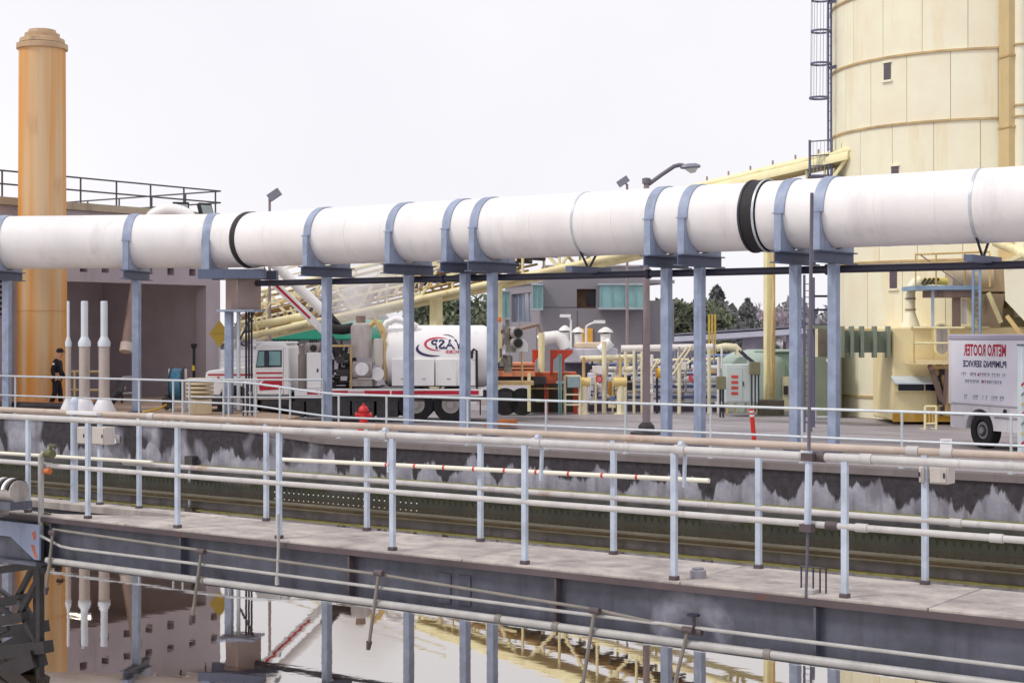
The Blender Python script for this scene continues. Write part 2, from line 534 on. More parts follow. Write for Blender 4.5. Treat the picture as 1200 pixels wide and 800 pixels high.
def run_band(fn, n=90, u0=U0, u1=U1):
    """sweep a closed section fn(u) -> [(v, z)...] along the wall"""
    m = MB(); k = len(fn(0))
    for i in range(n + 1):
        u = u0 + (u1 - u0) * i / n
        for v, z in fn(u): m.v.append((u, v, z))
    for i in range(n):
        for q in range(k):
            m.f.append((i * k + q, i * k + (q + 1) % k, (i + 1) * k + (q + 1) % k, (i + 1) * k + q))
    m.f.append(tuple(range(k - 1, -1, -1))); m.f.append(tuple(range(n * k, n * k + k)))
    return m
tank.part('wall', run_band(lambda u: [(WV, -4.0), (WV + 0.12, -4.0), (WV + 0.12, rim_z(u) - 0.03), (WV, rim_z(u) - 0.03)]), stain_mat())
tank.part('coping', run_band(lambda u: [(WV - 0.05, rim_z(u) - 0.13), (WV - 0.05, rim_z(u)), (WV + 0.42, rim_z(u)), (WV + 0.42, -0.05), (WV + 0.15, -0.05), (WV + 0.15, rim_z(u) - 0.13)]),
          M('coping_concrete', (112, 104, 104), 0.88, var=0.16, dirt=0.4, dirtcol=(96, 80, 74)))
algae_line = M('yellow_green_ledge', (128, 126, 72), 0.8, var=0.3, vscale=3, dirt=0.4, dirtcol=(80, 84, 40))
tank.part('ledge', run_band(lambda u: [(WV - 0.12, -0.86), (WV - 0.12, -0.81), (WV + 0.05, -0.81), (WV + 0.05, -0.86)]), algae_line)
launder_m = M('brown_launder_concrete', (106, 92, 66), 0.75, var=0.3, vscale=1.2, dirt=0.5, dirtcol=(62, 54, 38), bump=0.3, bscale=12)
LV = 27.1
tank.part('launder_wall', MB().box(U0, U1, LV - 0.14, LV, -4.0, -1.37), launder_m)
tank.part('launder_lip', MB().box(U0, U1, LV - 0.17, LV + 0.03, -1.368, -1.335), M('pale_lip', (92, 86, 72), 0.7, var=0.3, dirt=0.5, dirtcol=(92, 84, 60)))
wp = MB()     # v-notch weir plate
pitch = 0.16
n_n = int((ub(1330, WV) - ub(-60, WV)) / pitch); w0_ = ub(-60, WV)
VW = WV - 0.2
for k in range(n_n):
    a0, a1 = w0_ + k * pitch, w0_ + (k + 1) * pitch; am = (a0 + a1) / 2
    wp.prism([(a0, -1.5), (a1, -1.5), (a1, -1.22), (am + 0.045, -1.22), (am, -1.32), (am - 0.045, -1.22), (a0, -1.22)], (0, VW, 0), (1, 0, 0), (0, 0, 1), (0, 0.012, 0))
tank.part('weir_plate', wp, M('algae_weir_plate', (40, 40, 28), 0.6, var=0.4, vscale=2), smooth=False, kind='stuff')
dots = MB()  # row of small bright dots along the weir plate
for k in range(n_n):
    u = w0_ + (k + 0.5) * pitch
    if ub(318, VW) < u < ub(490, VW):
        dots.box(u - 0.012, u + 0.012, VW - 0.02, VW - 0.002, -1.33, -1.305)
tank.part('weir_dots', dots, M('bright_weir_dots', (236, 232, 220), 0.4, var=0.1, bump=0), kind='stuff')

def water_mat(name, base, rough, scale, strength, ior, mirror_mix):
    m = bpy.data.materials.new(name); m.use_nodes = True
    t = m.node_tree; L = t.links.new; b = t.nodes['Principled BSDF']
    b.inputs['Base Color'].default_value = lin(base); b.inputs['Roughness'].default_value = rough; b.inputs['IOR'].default_value = ior
    tc = t.nodes.new('ShaderNodeTexCoord'); mp = t.nodes.new('ShaderNodeMapping')
    mp.inputs['Rotation'].default_value = (0, 0, -A); mp.inputs['Scale'].default_value = (0.5, 1.0, 1)
    n = t.nodes.new('ShaderNodeTexNoise'); n.inputs['Scale'].default_value = scale; n.inputs['Detail'].default_value = 3
    L(tc.outputs['Object'], mp.inputs[0]); L(mp.outputs[0], n.inputs['Vector'])
    bp = t.nodes.new('ShaderNodeBump'); bp.inputs['Strength'].default_value = strength; bp.inputs['Distance'].default_value = 0.02
    L(n.outputs['Fac'], bp.inputs['Height']); L(bp.outputs[0], b.inputs['Normal'])
    gl = t.nodes.new('ShaderNodeBsdfGlossy'); gl.inputs['Roughness'].default_value = rough; gl.inputs['Color'].default_value = (1.0, 0.95, 0.9, 1)
    L(bp.outputs[0], gl.inputs['Normal'])
    ms = t.nodes.new('ShaderNodeMixShader'); ms.inputs[0].default_value = mirror_mix        # extra mirror share, added to brighten the reflections
    L(b.outputs[0], ms.inputs[1]); L(gl.outputs[0], ms.inputs[2])
    L(ms.outputs[0], t.nodes['Material Output'].inputs['Surface'])
    return m
mb = MB()
mb.v = [(U0, -6.0, WATER_Z), (U1, -6.0, WATER_Z), (U1, WV + 0.05, WATER_Z), (U0, WV + 0.05, WATER_Z)]
mb.f = [(0, 1, 2, 3)]
wtr = struct('water', mb, water_mat('still_brown_water', (58, 46, 32), 0.015, 3.6, 0.022, 1.5, 0.52), smooth=False)
mb = MB().box(U0 - 0.3, U1 + 0.3, -6.3, -6.0, -4.0, -0.02)
mb.box(U0 - 0.3, U0, -5.99, WV + 0.12, -4.0, -0.02).box(U1, U1 + 0.3, -5.99, WV + 0.12, -4.0, -0.02)
struct('near_basin_walls', mb, concrete)

# ------------------------------------------------------------------ railing along the basin edge
RV = WV + 0.2
rr_ = T('basin_railing', 'thin grey two-rail railing along the far edge of the basin', 'railing', (ub(600, RV), RV, 0))
def edge_rail(h, r, mat, nm):
    a, b_ = ub(-160, RV), ub(1420, RV)
    return rr_.part(nm, MB().path([(a + (b_ - a) * k / 80, RV, rim_z(a + (b_ - a) * k / 80) + h) for k in range(81)], r, 8), mat)
edge_rail(1.07, 0.028, galv, 'top_rail'); edge_rail(0.52, 0.024, galv, 'mid_rail')
for px in (-70, 18, 163, 203, 214, 268, 328, 397, 453, 548, 640, 733, 833, 940, 1057, 1185, 1330):
    b = Vector((ub(px, RV), RV, rim_z(ub(px, RV)) + 0.001))
    o = MB().cyl(b, b + Vector((0, 0, 1.07)), 0.027, n=8); o.lathe([(0.07, 0), (0.07, 0.02)], b, 8)
    rr_.part('post', o, galv)

# second railing on the apron in front of the truck
r2 = T('apron_railing', 'short straight pale railing between the apron and the truck', 'railing', tuple(Q(300, 43.4, APZ)))
pa, pb = Q(222, 43.6, 0), Q(378, 43.4, 0)
for h, r in ((1.30, 0.028), (0.83, 0.024)):
    r2.part('rail', MB().cyl(pa + Vector((0, 0, h)), pb + Vector((0, 0, h)), r, n=8), galv)
for px in (222, 262, 300, 340, 378):
    r2.part('post', MB().cyl(Q(px, 43.5, 0.02), Q(px, 43.5, 1.3), 0.03, n=8), galv)

# ================================================================== foot bridge across the tank
BV0, BV1 = 11.86, 12.92           # edges of the deck
DZ = 0.5
UL, UR = ub(-130, BV0), 1.6
U_SPLIT = ub(150, BV0)
br = T('foot_bridge', 'steel girder footbridge with pale concrete deck and tube handrails across the tank', 'bridge', (TC.x + 8, 12.3, 0))
# deck slabs (joints open between them)
us = [U_SPLIT, ub(330, BV0), ub(545, BV0), ub(800, BV0), ub(1090, BV0), UR]
for a, b_ in zip(us[:-1], us[1:]):
    br.part('deck_slab', MB().box(a + 0.006, b_ - 0.006, BV0 - 0.05, BV1 + 0.05, DZ - 0.06, DZ), deck_conc, bevel=0.008)
tri = MB().prism([(UL, BV0 - 0.05), (U_SPLIT - 0.006, BV0 - 0.05), (U_SPLIT - 0.006, BV0 + 0.75), (ub(60, BV0), BV0 + 0.14), (UL, BV0 + 0.14)], (0, 0, DZ - 0.06), (1, 0, 0), (0, 1, 0), (0, 0, 0.06))
br.part('deck_slab', tri, deck_conc, bevel=0.008)
br.part('deck_slab', MB().box(ub(15, BV1), U_SPLIT + 0.4, BV1 - 0.18, BV1 + 0.06, DZ - 0.084, DZ + 0.006), deck_conc, bevel=0.008)
edge_m = M('rusty_edge_angle', (84, 72, 76), 0.6, var=0.3, rust=0.4, rustcol=(104, 62, 44))
br.part('edge_angle', MB().box(UL, UR, BV0 - 0.075, BV0 - 0.052, DZ - 0.075, DZ - 0.022), edge_m)
def girder_stained():
    m = girder_paint.copy(); m.name = 'girder_with_lime_stain'
    t = m.node_tree; L = t.links.new; b = t.nodes['Principled BSDF']
    src = b.inputs['Base Color'].links[0].from_socket
    tc = t.nodes.new('ShaderNodeTexCoord'); n = t.nodes.new('ShaderNodeTexNoise'); n.inputs['Scale'].default_value = 9; n.inputs['Detail'].default_value = 6
    L(tc.outputs['Object'], n.inputs['Vector'])
    mixv = t.nodes.new('ShaderNodeMixRGB'); mixv.inputs['Fac'].default_value = 0.2
    L(tc.outputs['Object'], mixv.inputs['Color1']); L(n.outputs['Color'], mixv.inputs['Color2'])
    fac = None
    for px, z, r in ((808, 0.06, 0.22), (600, 0.33, 0.0)):
        if r == 0: continue
        loc = Vector((ub(px, BV0), BV0, z)) - Vector((TC.x + 8, 12.3, 0))
        d = t.nodes.new('ShaderNodeVectorMath'); d.operation = 'DISTANCE'; L(mixv.outputs[0], d.inputs[0])
        d.inputs[1].default_value = tuple(loc * 0.8 + Vector((0.1, 0.1, 0.1)))
        rp = t.nodes.new('ShaderNodeValToRGB'); e = rp.color_ramp.elements
        e[0].position = r * 0.55; e[0].color = (0.05, 0.05, 0.05, 1); e[1].position = r; e[1].color = (0.36, 0.36, 0.36, 1)
        e2 = rp.color_ramp.elements.new(r * 1.5); e2.color = (0, 0, 0, 1)
        L(d.outputs['Value'], rp.inputs['Fac'])
        if fac is None: fac = rp.outputs['Color']
        else:
            ad = t.nodes.new('ShaderNodeMath'); ad.operation = 'ADD'; ad.use_clamp = True
            L(fac, ad.inputs[0]); L(rp.outputs['Color'], ad.inputs[1]); fac = ad.outputs[0]
    mx = t.nodes.new('ShaderNodeMixRGB'); L(fac, mx.inputs['Fac']); L(src, mx.inputs['Color1']); mx.inputs['Color2'].default_value = lin((190, 190, 204))
    L(mx.outputs[0], b.inputs['Base Color'])
    return m
girder_near = girder_stained()
for v0 in (BV0 + 0.02, BV1 - 0.1):
    near = v0 < 12.3
    g = MB().box(UL, UR, v0, v0 + 0.02, -0.02, DZ - 0.085)
    g.box(UL, UR, v0 - 0.10, v0 + 0.12, -0.05, -0.02)
    g.box(UL, UR, v0 - 0.055, v0 + 0.10, DZ - 0.084, DZ - 0.063)
    gd = br.part('girder', g, girder_near if near else girder_paint)
    if near:
        for px in (-30, 66, 218, 415, 657, 960, 1240):
            u = ub(px, v0)
            br.part('stiffener', MB().box(u - 0.012, u + 0.012, v0 - 0.085, v0, -0.019, DZ - 0.086), edge_m if px in (415, 657) else girder_paint, parent=gd)
        for px in (522, 545):
            u = ub(px, v0)
            br.part('splice_plate', MB().box(u - 0.07, u + 0.07, v0 - 0.012, v0, 0.06, 0.34), girder_paint, parent=gd)
NV, FV = BV0 + 0.02, BV1 - 0.02   # handrail planes
def deck_rail(name, v, z, x0, x1, r, mat, coll=()):
    o = br.part(name, MB().cyl((x0, v, z), (x1, v, z), r, n=14), mat)
    for px in coll:
        u = ub(px, v)
        br.part('coupling', MB().cyl((u - 0.05, v, z), (u + 0.05, v, z), r * 1.28, n=14), rail_paint if px not in (960, 975) else edge_m, parent=o)
    return o
deck_rail('top_rail', NV, DZ + 1.10, UL, UR, 0.034, rail_paint, (450, 629, 797, 945, 960, 1015))
deck_rail('top_rail', FV, DZ + 1.10, ub(-120, FV), UR, 0.034, rail_far, (178, 1070, 1110))
deck_rail('mid_rail', NV, DZ + 0.56, ub(57, NV), UR, 0.027, rail_paint, (57, 975, 1010, 1168))
deck_rail('mid_rail', NV, DZ + 0.57, UL, ub(54, NV), 0.027, rail_paint)
deck_rail('mid_rail', FV, DZ + 0.53, ub(145, FV), UR, 0.027, rail_paint, (610, 1120))
def bpost(px, v, r=0.027):
    u = ub(px, v)
    o = br.part('post', MB().box(u - r, u + r, v - r * 0.8, v + r * 0.8, DZ - 0.002, DZ + 1.085), post_paint, bevel=0.006)
    br.part('base_clip', MB().box(u - 0.036, u + 0.036, v - 0.034, v + 0.034, DZ - 0.005, DZ + 0.035), edge_m, parent=o, bevel=0.006)
    return o
for px in (33, 103, 208, 327, 460, 615, 790, 990, 1222):
    bpost(px, NV)
for px in (-40, 117, 163, 312, 430, 563, 719, 889, 1084, 1310):
    bpost(px, FV)

# measuring poles tied along the far handrail
red_mark = M('red_mark', (196, 52, 48), 0.5, bump=0)
def pole(nm, px0, py0, px1, py1, v, label, marks):
    D0, D1 = d_on_v(px0, v), d_on_v(px1, v)
    p, q = P(px0, py0, D0), P(px1, py1, D1)
    t = T(nm, label, 'pole', tuple(p))
    sh = t.part('shaft', MB().cyl(p, q, 0.022, n=12), M('pole_white', (228, 224, 210), 0.45, var=0.06, bump=0.03))
    d = (q - p)
    for k in marks:
        c = p + d * k
        t.part('mark', MB().cyl(c - d.normalized() * 0.012, c + d.normalized() * 0.012, 0.0235, n=12), red_mark, parent=sh)
    return t
pole('measuring_pole', 329, 538, 831, 563, BV1 - 0.09, 'long white measuring pole with red marks tied along the bridge handrail', [k / 14 for k in range(4, 14)])
pole('sampling_pole', -60, 527, 178, 541.5, BV1 - 0.09, 'yellowed plain pole along the handrail at the left end of the bridge', [])

# water pipes fixed to the girder
pipe_lt = M('pale_pipe_paint', (172, 170, 168), 0.5, var=0.18, vscale=4, rust=0.3, rustcol=(132, 110, 86), bump=0.1)
pipe_dk = M('dull_grey_pipe', (128, 122, 116), 0.55, var=0.2, vscale=4, rust=0.4, bump=0.1)
PV = BV0 - 0.14
def pts_on(v, lst):
    return [P(x, y, d_on_v(x, v)) for x, y in lst]
def straight(v, z, px0, px1):
    return [Vector((ub(px0, v), v, z)), Vector((ub(px1, v), v, z))]
lp = straight(PV, 0.012, 55, 1350)
w1 = T('wash_water_pipe', 'thick white pipe along the bottom of the bridge girder', 'pipe', tuple(lp[0]))
o = w1.part('pipe', MB().cyl(lp[0], lp[1], 0.034, n=14), pipe_lt)
for px in (238, 585, 652, 900):
    u = ub(px, PV)
    w1.part('coupling', MB().cyl((u - 0.03, PV, 0.012), (u + 0.03, PV, 0.012), 0.042, n=14), pipe_dk, parent=o)
w2 = T('spray_pipe', 'thin pale pipe kinked at the left, along the middle of the girder', 'pipe', (ub(80, PV - 0.02), PV, 0.18))
pp = [P(25, 618, d_on_v(25, PV)), P(33, 619, d_on_v(33, PV)), P(60, 634, d_on_v(60, PV)), P(72, 640, d_on_v(72, PV)), P(84, 642.5, d_on_v(84, PV)),
      Vector((ub(220, PV), PV, 0.175)), Vector((ub(657, PV), PV, 0.15)), Vector((ub(1350, PV), PV, 0.15))]
w2.part('pipe', MB().path(pp, 0.016, 10), pipe_lt)
w3 = T('feed_pipe', 'thin grey pipe sloping down the girder to a small valve', 'pipe', (ub(64, PV), PV, 0.35))
pp = [Vector((ub(62, PV), PV, 0.365)), Vector((ub(220, PV), PV, 0.325)), Vector((ub(445, PV), PV, 0.285)), Vector((ub(700, PV), PV, 0.20)), Vector((ub(812, PV), PV, 0.12))]
w3.part('pipe', MB().path(pp, 0.015, 10), pipe_dk)
vb = Vector((ub(814, PV), PV, 0.12))
vv = w3.part('valve', MB().cyl(vb - Vector((0.05, 0, 0)), vb + Vector((0.07, 0, 0)), 0.03, n=10).cyl(vb, vb + Vector((0, -0.02, 0.13)), 0.016, n=8), edge_m)
w3.part('handwheel', MB().lathe([(0.055, 0), (0.055, 0.016)], vb + Vector((0, -0.02, 0.13)), 14), dark_steel, parent=vv)
sticks = [(62, 624, 54, 693, 'leftmost thin spray lance hanging from the bridge girder beside the centre drive'),
          (236, 646, 225, 726, 'spray lance hanging from the girder below the second handrail post'),
          (444, 671, 432, 757, 'spray lance hanging from the girder left of the bridge middle'),
          (697, 715, 682, 806, 'spray lance hanging from the girder right of the bridge middle'),
          (806, 738, 788, 812, 'spray lance hanging beside the small valve on the girder')]
for x0, y0, x1, y1, lb in sticks:
    p, q = P(x0, y0, d_on_v(x0, PV - 0.05)), P(x1, y1, d_on_v(x1, PV - 0.05))
    t = T('spray_lance', lb, 'lance', tuple(p), group='spray lances under the bridge')
    t.part('tube', MB().cyl(p, q, 0.017, n=8), pipe_dk)
    d = (q - p).normalized()
    t.part('nozzle', MB().cyl(q - d * 0.05, q + d * 0.03, 0.03, 0.02, n=10), edge_m)
    t.part('tee', MB().cyl(p + Vector((-0.05, 0, 0)), p + Vector((0.05, 0, 0)), 0.03, n=10), edge_m)
p, q = P(326, 602, d_on_v(326, PV)), P(325, 679, d_on_v(325, PV))
solo('hose_tail', MB().path([p, (p + q) / 2 + Vector((0.01, 0, 0)), q], 0.016, 8).cyl(q - Vector((0, 0, 0.05)), q + Vector((0, 0, 0.03)), 0.024, n=8), pipe_lt,
     'short pale hose hanging straight down the girder below the third handrail post', 'hose', tuple(q))

# valve standpipe at the left end
for px, h in ((450, 0.34), (629, 0.32), (797, 0.30)):
    u = ub(px, NV - 0.02)
    t = br.part('rail_hook', MB().bar((u + 0.01, NV + 0.05, DZ + 1.08), (u - 0.01, NV + 0.06, DZ + 1.08 - h), 0.035, 0.02).cyl((u - 0.02, NV, DZ + 1.145), (u + 0.02, NV, DZ + 1.145), 0.03, n=10), post_paint)
# chain hanging at the wall
chn = T('hanging_chain', 'small dark bracket with a hanging chain on the basin wall', 'chain', tuple(P(222, 545, d_on_v(222, WV - 0.15))))
cD = d_on_v(222, WV - 0.15)
chn.part('bracket', MB().bar(P(218, 541, cD), P(264, 540, cD), 0.06, 0.08).obox(P(224, 541, cD), (0.28, 0.2, 0.3), 0), dark_mach)
for k in range(9):
    c_ = P(222, 549 + 4.6 * k, cD)
    chn.part('link', MB().arc(c_, (1, 0, 0) if k % 2 else (0, 1, 0), (0, 0, 1.6), Vector((0, 0.02, 0)) if k % 2 else Vector((0.02, 0, 0)), 0.02, 0.036, 0, 2 * PI, 10), galv)
sp = T('valve_standpipe', 'grey vertical water pipe with brass valve at the left end of the bridge', 'standpipe', (ub(48, NV - 0.07), NV - 0.07, 0.1))
v_ = NV - 0.07
D_ = d_on_v(48, v_)
a0, a1 = P(48, 655, D_), P(48, 538, D_)
pl = sp.part('pipe', MB().path([a0, a1 - Vector((0, 0, 0.04)), a1 + Vector((0, 0, 0.03)), a1 + Vector((0.05, 0, 0.07)), a1 + Vector((0.16, 0, 0.07))], 0.034, 12), pipe_lt)
e = a1 + Vector((0.16, 0, 0.07))
bronze = M('tarnished_bronze', (112, 110, 78), 0.4, metal=0.5, var=0.3)
sp.part('valve', MB().cyl(e - Vector((0.07, 0, 0)), e + Vector((0.05, 0, 0)), 0.05, n=12).cyl(e, e + Vector((0.02, 0, 0.1)), 0.02, n=8).bar(e + Vector((-0.02, 0, 0.1)), e + Vector((0.1, 0, 0.1)), 0.03, 0.02), bronze)
e2 = a1 - Vector((-0.1, 0, 0.13))
sp.part('union', MB().cyl(e2 - Vector((0.02, 0, 0)), e2 + Vector((0.06, 0, 0)), 0.034, n=12), M('orange_rust', (190, 104, 52), 0.7, var=0.3))
e3 = P(57, 612, D_)
sp.part('drain_cock', MB().cyl(e3 - Vector((0.06, 0, 0)), e3 + Vector((0.1, 0, -0.03)), 0.035, n=10).cyl(e3, e3 + Vector((-0.02, 0, 0.1)), 0.018, n=8).bar(e3 + Vector((-0.07, 0, 0.1)), e3 + Vector((0.03, 0, 0.1)), 0.03, 0.02), bronze)

# tall sampling rod clamped to the near rail
rv = NV - 0.06
Dr = d_on_v(947, rv)
rod = T('clamped_rod', 'tall thin rod clamped upright to the near handrail, dark upper half', 'rod', tuple(P(945, 698, Dr)))
rp = rod.part('rod', MB().path([P(944.5, 700, Dr), P(947, 610, Dr), P(949, 420, Dr), P(951.5, 226, Dr)], 0.014, 8, rs=[0.012, 0.014, 0.015, 0.015]), M('rod_grey', (96, 92, 104), 0.5, var=0.2))
rod.part('sleeve', MB().cyl(P(946.3, 622, Dr), P(948, 528, Dr), 0.029, n=10), post_paint, parent=rp)
rod.part('clamp', MB().obox(P(948, 535, Dr), (0.1, 0.09, 0.06)), edge_m)
rod.part('clamp', MB().obox(P(946, 618, Dr), (0.1, 0.09, 0.06)), edge_m)
cb = T('wire_frame_bracket', 'small dark wire frame standing on the deck at the foot of the tall rod', 'bracket', (ub(955, BV0 + 0.1), BV0 + 0.1, DZ))
f_ = MB()
for px in (939, 953, 961, 968):
    u = ub(px, BV0 + 0.12); f_.cyl((u, BV0 + 0.12, DZ), (u, BV0 + 0.12, DZ + 0.2), 0.007, n=6)
f_.cyl((ub(937, BV0 + .12), BV0 + 0.12, DZ + 0.2), (ub(970, BV0 + .12), BV0 + 0.12, DZ + 0.2), 0.007, n=6)
cb.part('frame', f_, dark_steel)
cb.part('plate', MB().box(ub(936, BV0 + .05), ub(955, BV0 + .05), BV0 + 0.02, BV0 + 0.12, DZ, DZ + 0.03), pipe_lt)
solo('deck_outlet', MB().lathe([(0.07, 0), (0.07, 0.06), (0.05, 0.07), (0.05, 0.085)], Q(818, d_on_v(818, BV0 + 0.25), DZ), 14), M('outlet_grey', (150, 148, 156), 0.5),
     'small round grey outlet cap on the bridge deck', 'cap', tuple(Q(818, d_on_v(818, BV0 + 0.25), DZ)))

# switch boxes on the far handrail
box_m = M('pale_box_paint', (200, 192, 186), 0.5, var=0.08, dirt=0.2, dirtcol=(150, 140, 130))
def sbox(px0, px1, py0, py1, v, lb, depth=0.16, mat=box_m, grp=None):
    D = d_on_v((px0 + px1) / 2, v)
    z0, z1 = zz(py1, D), zz(py0, D)
    t = T('switch_box', lb, 'switch box', (ub((px0 + px1) / 2, v), v, z0), group=grp)
    b_ = t.part('case', MB().box(ub(px0, v), ub(px1, v), v, v + depth, z0, z1), mat, bevel=0.008)
    t.part('cover', MB().box(ub(px0, v) + 0.012, ub(px1, v) - 0.012, v - 0.012, v, z0 + 0.012, z1 - 0.012), mat, bevel=0.004)
    t.part('latch', MB().box(ub(px1, v) - 0.035, ub(px1, v) - 0.022, v - 0.022, v - 0.012, (z0 + z1) / 2 - 0.02, (z0 + z1) / 2 + 0.02), dark_steel)
sbox(1089, 1111, 546, 567, FV - 0.06, 'larger cream switch box on the handrail at the right of the bridge')
sbox(1076.5, 1082, 546, 565, FV - 0.06, 'narrow cream box left of the post beside the larger cream switch box', 0.1)
sbox(90.5, 101, 500, 520, FV - 0.06, 'smaller white box on the left handrail, left of its twin')
sbox(108, 122.5, 500, 521, FV - 0.06, 'wider white box on the left handrail beside the curved white hood')
bx = T('cable_post', 'thick pale post with domed cap at the far left handrail', 'post', (ub(87, FV), FV, DZ))
bx.part('shaft', MB().cyl((ub(87, FV), FV, DZ), (ub(87, FV), FV, DZ + 1.22), 0.045, n=12), post_paint)
bx.part('cap', MB().lathe([(0.05, 0), (0.05, 0.03), (0.03, 0.06), (0.005, 0.07)], (ub(87, FV), FV, DZ + 1.22), 12), post_paint)
bx.part('shelf', MB().box(ub(86, FV), ub(121, FV), FV - 0.11, FV + 0.09, DZ + 1.085, DZ + 1.125), M('shelf_white', (222, 222, 226), 0.5), bevel=0.005)

# ------------------------------------------------------------------ centre drive and rake cage at the left end
cd = T('centre_drive', 'grey painted drive frame with gusset plates at the left end of the bridge', 'drive unit', (ub(10, 12.3), 12.3, 0.0))
gv = BV0 - 0.16
Dg = d_on_v(20, gv)
cd.part('gusset', MB().prism([(ub(-60, gv), DZ - 0.1), (ub(46, gv), DZ - 0.1), (ub(46, gv), 0.0), (ub(40, gv), 0.0), (ub(12, gv), DZ - 0.27), (ub(-60, gv), DZ - 0.27)], (0, gv, 0), (1, 0, 0), (0, 0, 1), (0, 0.03, 0)),
        M('light_blue_gusset', (136, 146, 172), 0.5, var=0.2, dirt=0.3, dirtcol=(88, 92, 112)), bevel=0.004)
cd.part('web', MB().box(ub(-60, gv), ub(44, gv), gv + 0.06, gv + 0.09, -0.02, DZ - 0.28), girder_paint)
cd.part('flange', MB().box(ub(-60, gv), ub(47, gv), gv - 0.06, gv + 0.2, -0.06, -0.025), girder_paint)
cd.part('marking', MB().prism([(ub(37.5, gv), 0.3), (ub(41.5, gv), 0.33), (ub(42, gv), 0.24), (ub(40, gv), 0.22)], (0, gv - 0.004, 0), (1, 0, 0), (0, 0, 1), (0, 0.003, 0)), orange_pt)
cd.part('marking', MB().prism([(ub(36.5, gv), 0.16), (ub(40, gv), 0.17), (ub(42, gv), 0.08), (ub(45, gv), 0.03), (ub(41, gv), 0.03)], (0, gv - 0.004, 0), (1, 0, 0), (0, 0, 1), (0, 0.003, 0)), orange_pt)
cd.part('bearing_ring', MB().cyl(P(26, 618, Dg) + Vector((0, 0, 0)), P(26, 618, Dg) + Vector((0, -0.03, 0)), 0.06, n=16), post_paint)
mt = T('drive_motor', 'small grey motor with black and white striped guard on the centre drive', 'motor', tuple(P(15, 585, 18.2)))
mc = P(12, 575, 18.4)
bodym = mt.part('motor_body', MB().cyl(mc - Vector((0.25, 0, 0)), mc + Vector((0.17, 0, 0)), 0.13, n=18), grey_mach)
for k in range(5):
    mt.part('stripe', MB().arc(mc + Vector((-0.18 + k * 0.075, 0, 0)), (0, 1, 0), (0, 0, 1), (0.037, 0, 0), 0.131, 0.15, 0.2, PI - 0.2, 14), truck_white if k % 2 else black_pt, parent=bodym)
mt.part('foot', MB().box(mc.x - 0.3, mc.x + 0.2, mc.y - 0.15, mc.y + 0.15, mc.z - 0.2, mc.z - 0.11), girder_paint)
mt.part('gearbox', MB().obox(mc + Vector((-0.42, 0, -0.1)), (0.3, 0.4, 0.42)), grey_mach, bevel=0.02)
cage_m = M('black_wet_steel', (40, 36, 38), 0.45, var=0.35, vscale=4, rust=0.2, rustcol=(70, 50, 40), bump=0.2)
rk = T('rake_cage', 'black steel rake cage hanging into the water under the bridge end', 'rake cage', (TC.x, 12.3, WATER_Z))
for v0, off in ((12.0, 0), (12.8, -1.1)):
    dv = v0 - 12.0
    def R_(px, py):
        p = P(px, py, d_on_v(px, 12.0)); return p + Vector((off, dv, 0))
    B = [(R_(47, 640), R_(47, 806), 0.07), (R_(-60, 676), R_(52, 660), 0.09), (R_(-60, 738), R_(30, 722), 0.12), (R_(-60, 772), R_(57, 757), 0.14),
         (R_(20, 726), R_(52, 664), 0.06), (R_(24, 716), R_(46, 758), 0.06), (R_(-40, 680), R_(20, 726), 0.05), (R_(-60, 820), R_(46, 770), 0.2), (R_(-50, 770), R_(10, 735), 0.05)]
    for p, q, w_ in B:
        rk.part('bar', MB().bar(p, q, w_, w_), cage_m)
for px, py in ((47, 660), (25, 724), (50, 758), (-50, 675)):
    p = P(px, py, d_on_v(px, 12.0)); rk.part('cross_bar', MB().bar(p, p + Vector((-1.1, 0.8, 0)), 0.06, 0.06), cage_m)

# ================================================================== the big white pipe
VP, ZP, RP = 32.3, 5.15, 0.76
def up(px): return ub(px, VP)
DL = d_on_v(272, VP)                       # depth of the left run, square to the view
J = Vector((up(272), VP, ZP))              # corner
AL = A - math.radians(8)
eL = Vector((math.cos(AL), math.sin(AL), 0))   # direction of the left run (towards right)
def xl(px):
    k = (px - 600) / F                     # point of the left run seen in photo column px
    jx, jd = J.x * ca + J.y * sa, -J.x * sa + J.y * ca
    dx, dd = eL.x * ca + eL.y * sa, -eL.x * sa + eL.y * ca
    s = (k * jd - jx) / (dx - k * dd)
    return J + eL * s
eR = Vector((1, 0, 0))
bp_ = T('white_pipe', 'huge white overhead pipe crossing the whole yard on blue steel supports', 'pipe', (J.x, J.y, ZP - RP))
NP = 48
def ring_join(m, c, ax, r0, r1, w_):
    side = Vector((0, 0, 1)).cross(ax).normalized()
    return m.arc(c, side, (0, 0, 1), ax * w_, r0, r1, 0, 2 * PI, 48)
el = []
for k in range(9):
    s = k / 8
    a = J - eL * 0.75; b_ = J + eR * 0.75
    el.append(a * (1 - s) ** 2 + J * 2 * s * (1 - s) + b_ * s * s)
bp_.part('pipe_section', MB().cyl(xl(-160), J - eL * 0.75, RP, n=NP), white_paint)
bp_.part('pipe_section', MB().path(el, RP, NP), white_paint)
u_j = up(893)
bp_.part('pipe_section', MB().cyl(J + eR * 0.80, (u_j - 0.22, VP, ZP), RP, n=NP), white_paint)
bp_.part('pipe_section', MB().cyl((u_j + 0.22, VP, ZP), (9.0, VP, ZP), RP, n=NP), white_paint)
jm = MB(); ring_join(jm, J + eR * 0.78, eR, RP - 0.10, RP + 0.025, 0.16)
bp_.part('expansion_joint', jm, rubber)
jm = MB(); ring_join(jm, J + eR * 0.66, eR, RP - 0.05, RP + 0.04, 0.05)
bp_.part('flange', jm, white_paint)
jm = MB(); ring_join(jm, Vector((u_j, VP, ZP)), eR, RP - 0.08, RP + 0.035, 0.40)
je = bp_.part('expansion_joint', jm, rubber)
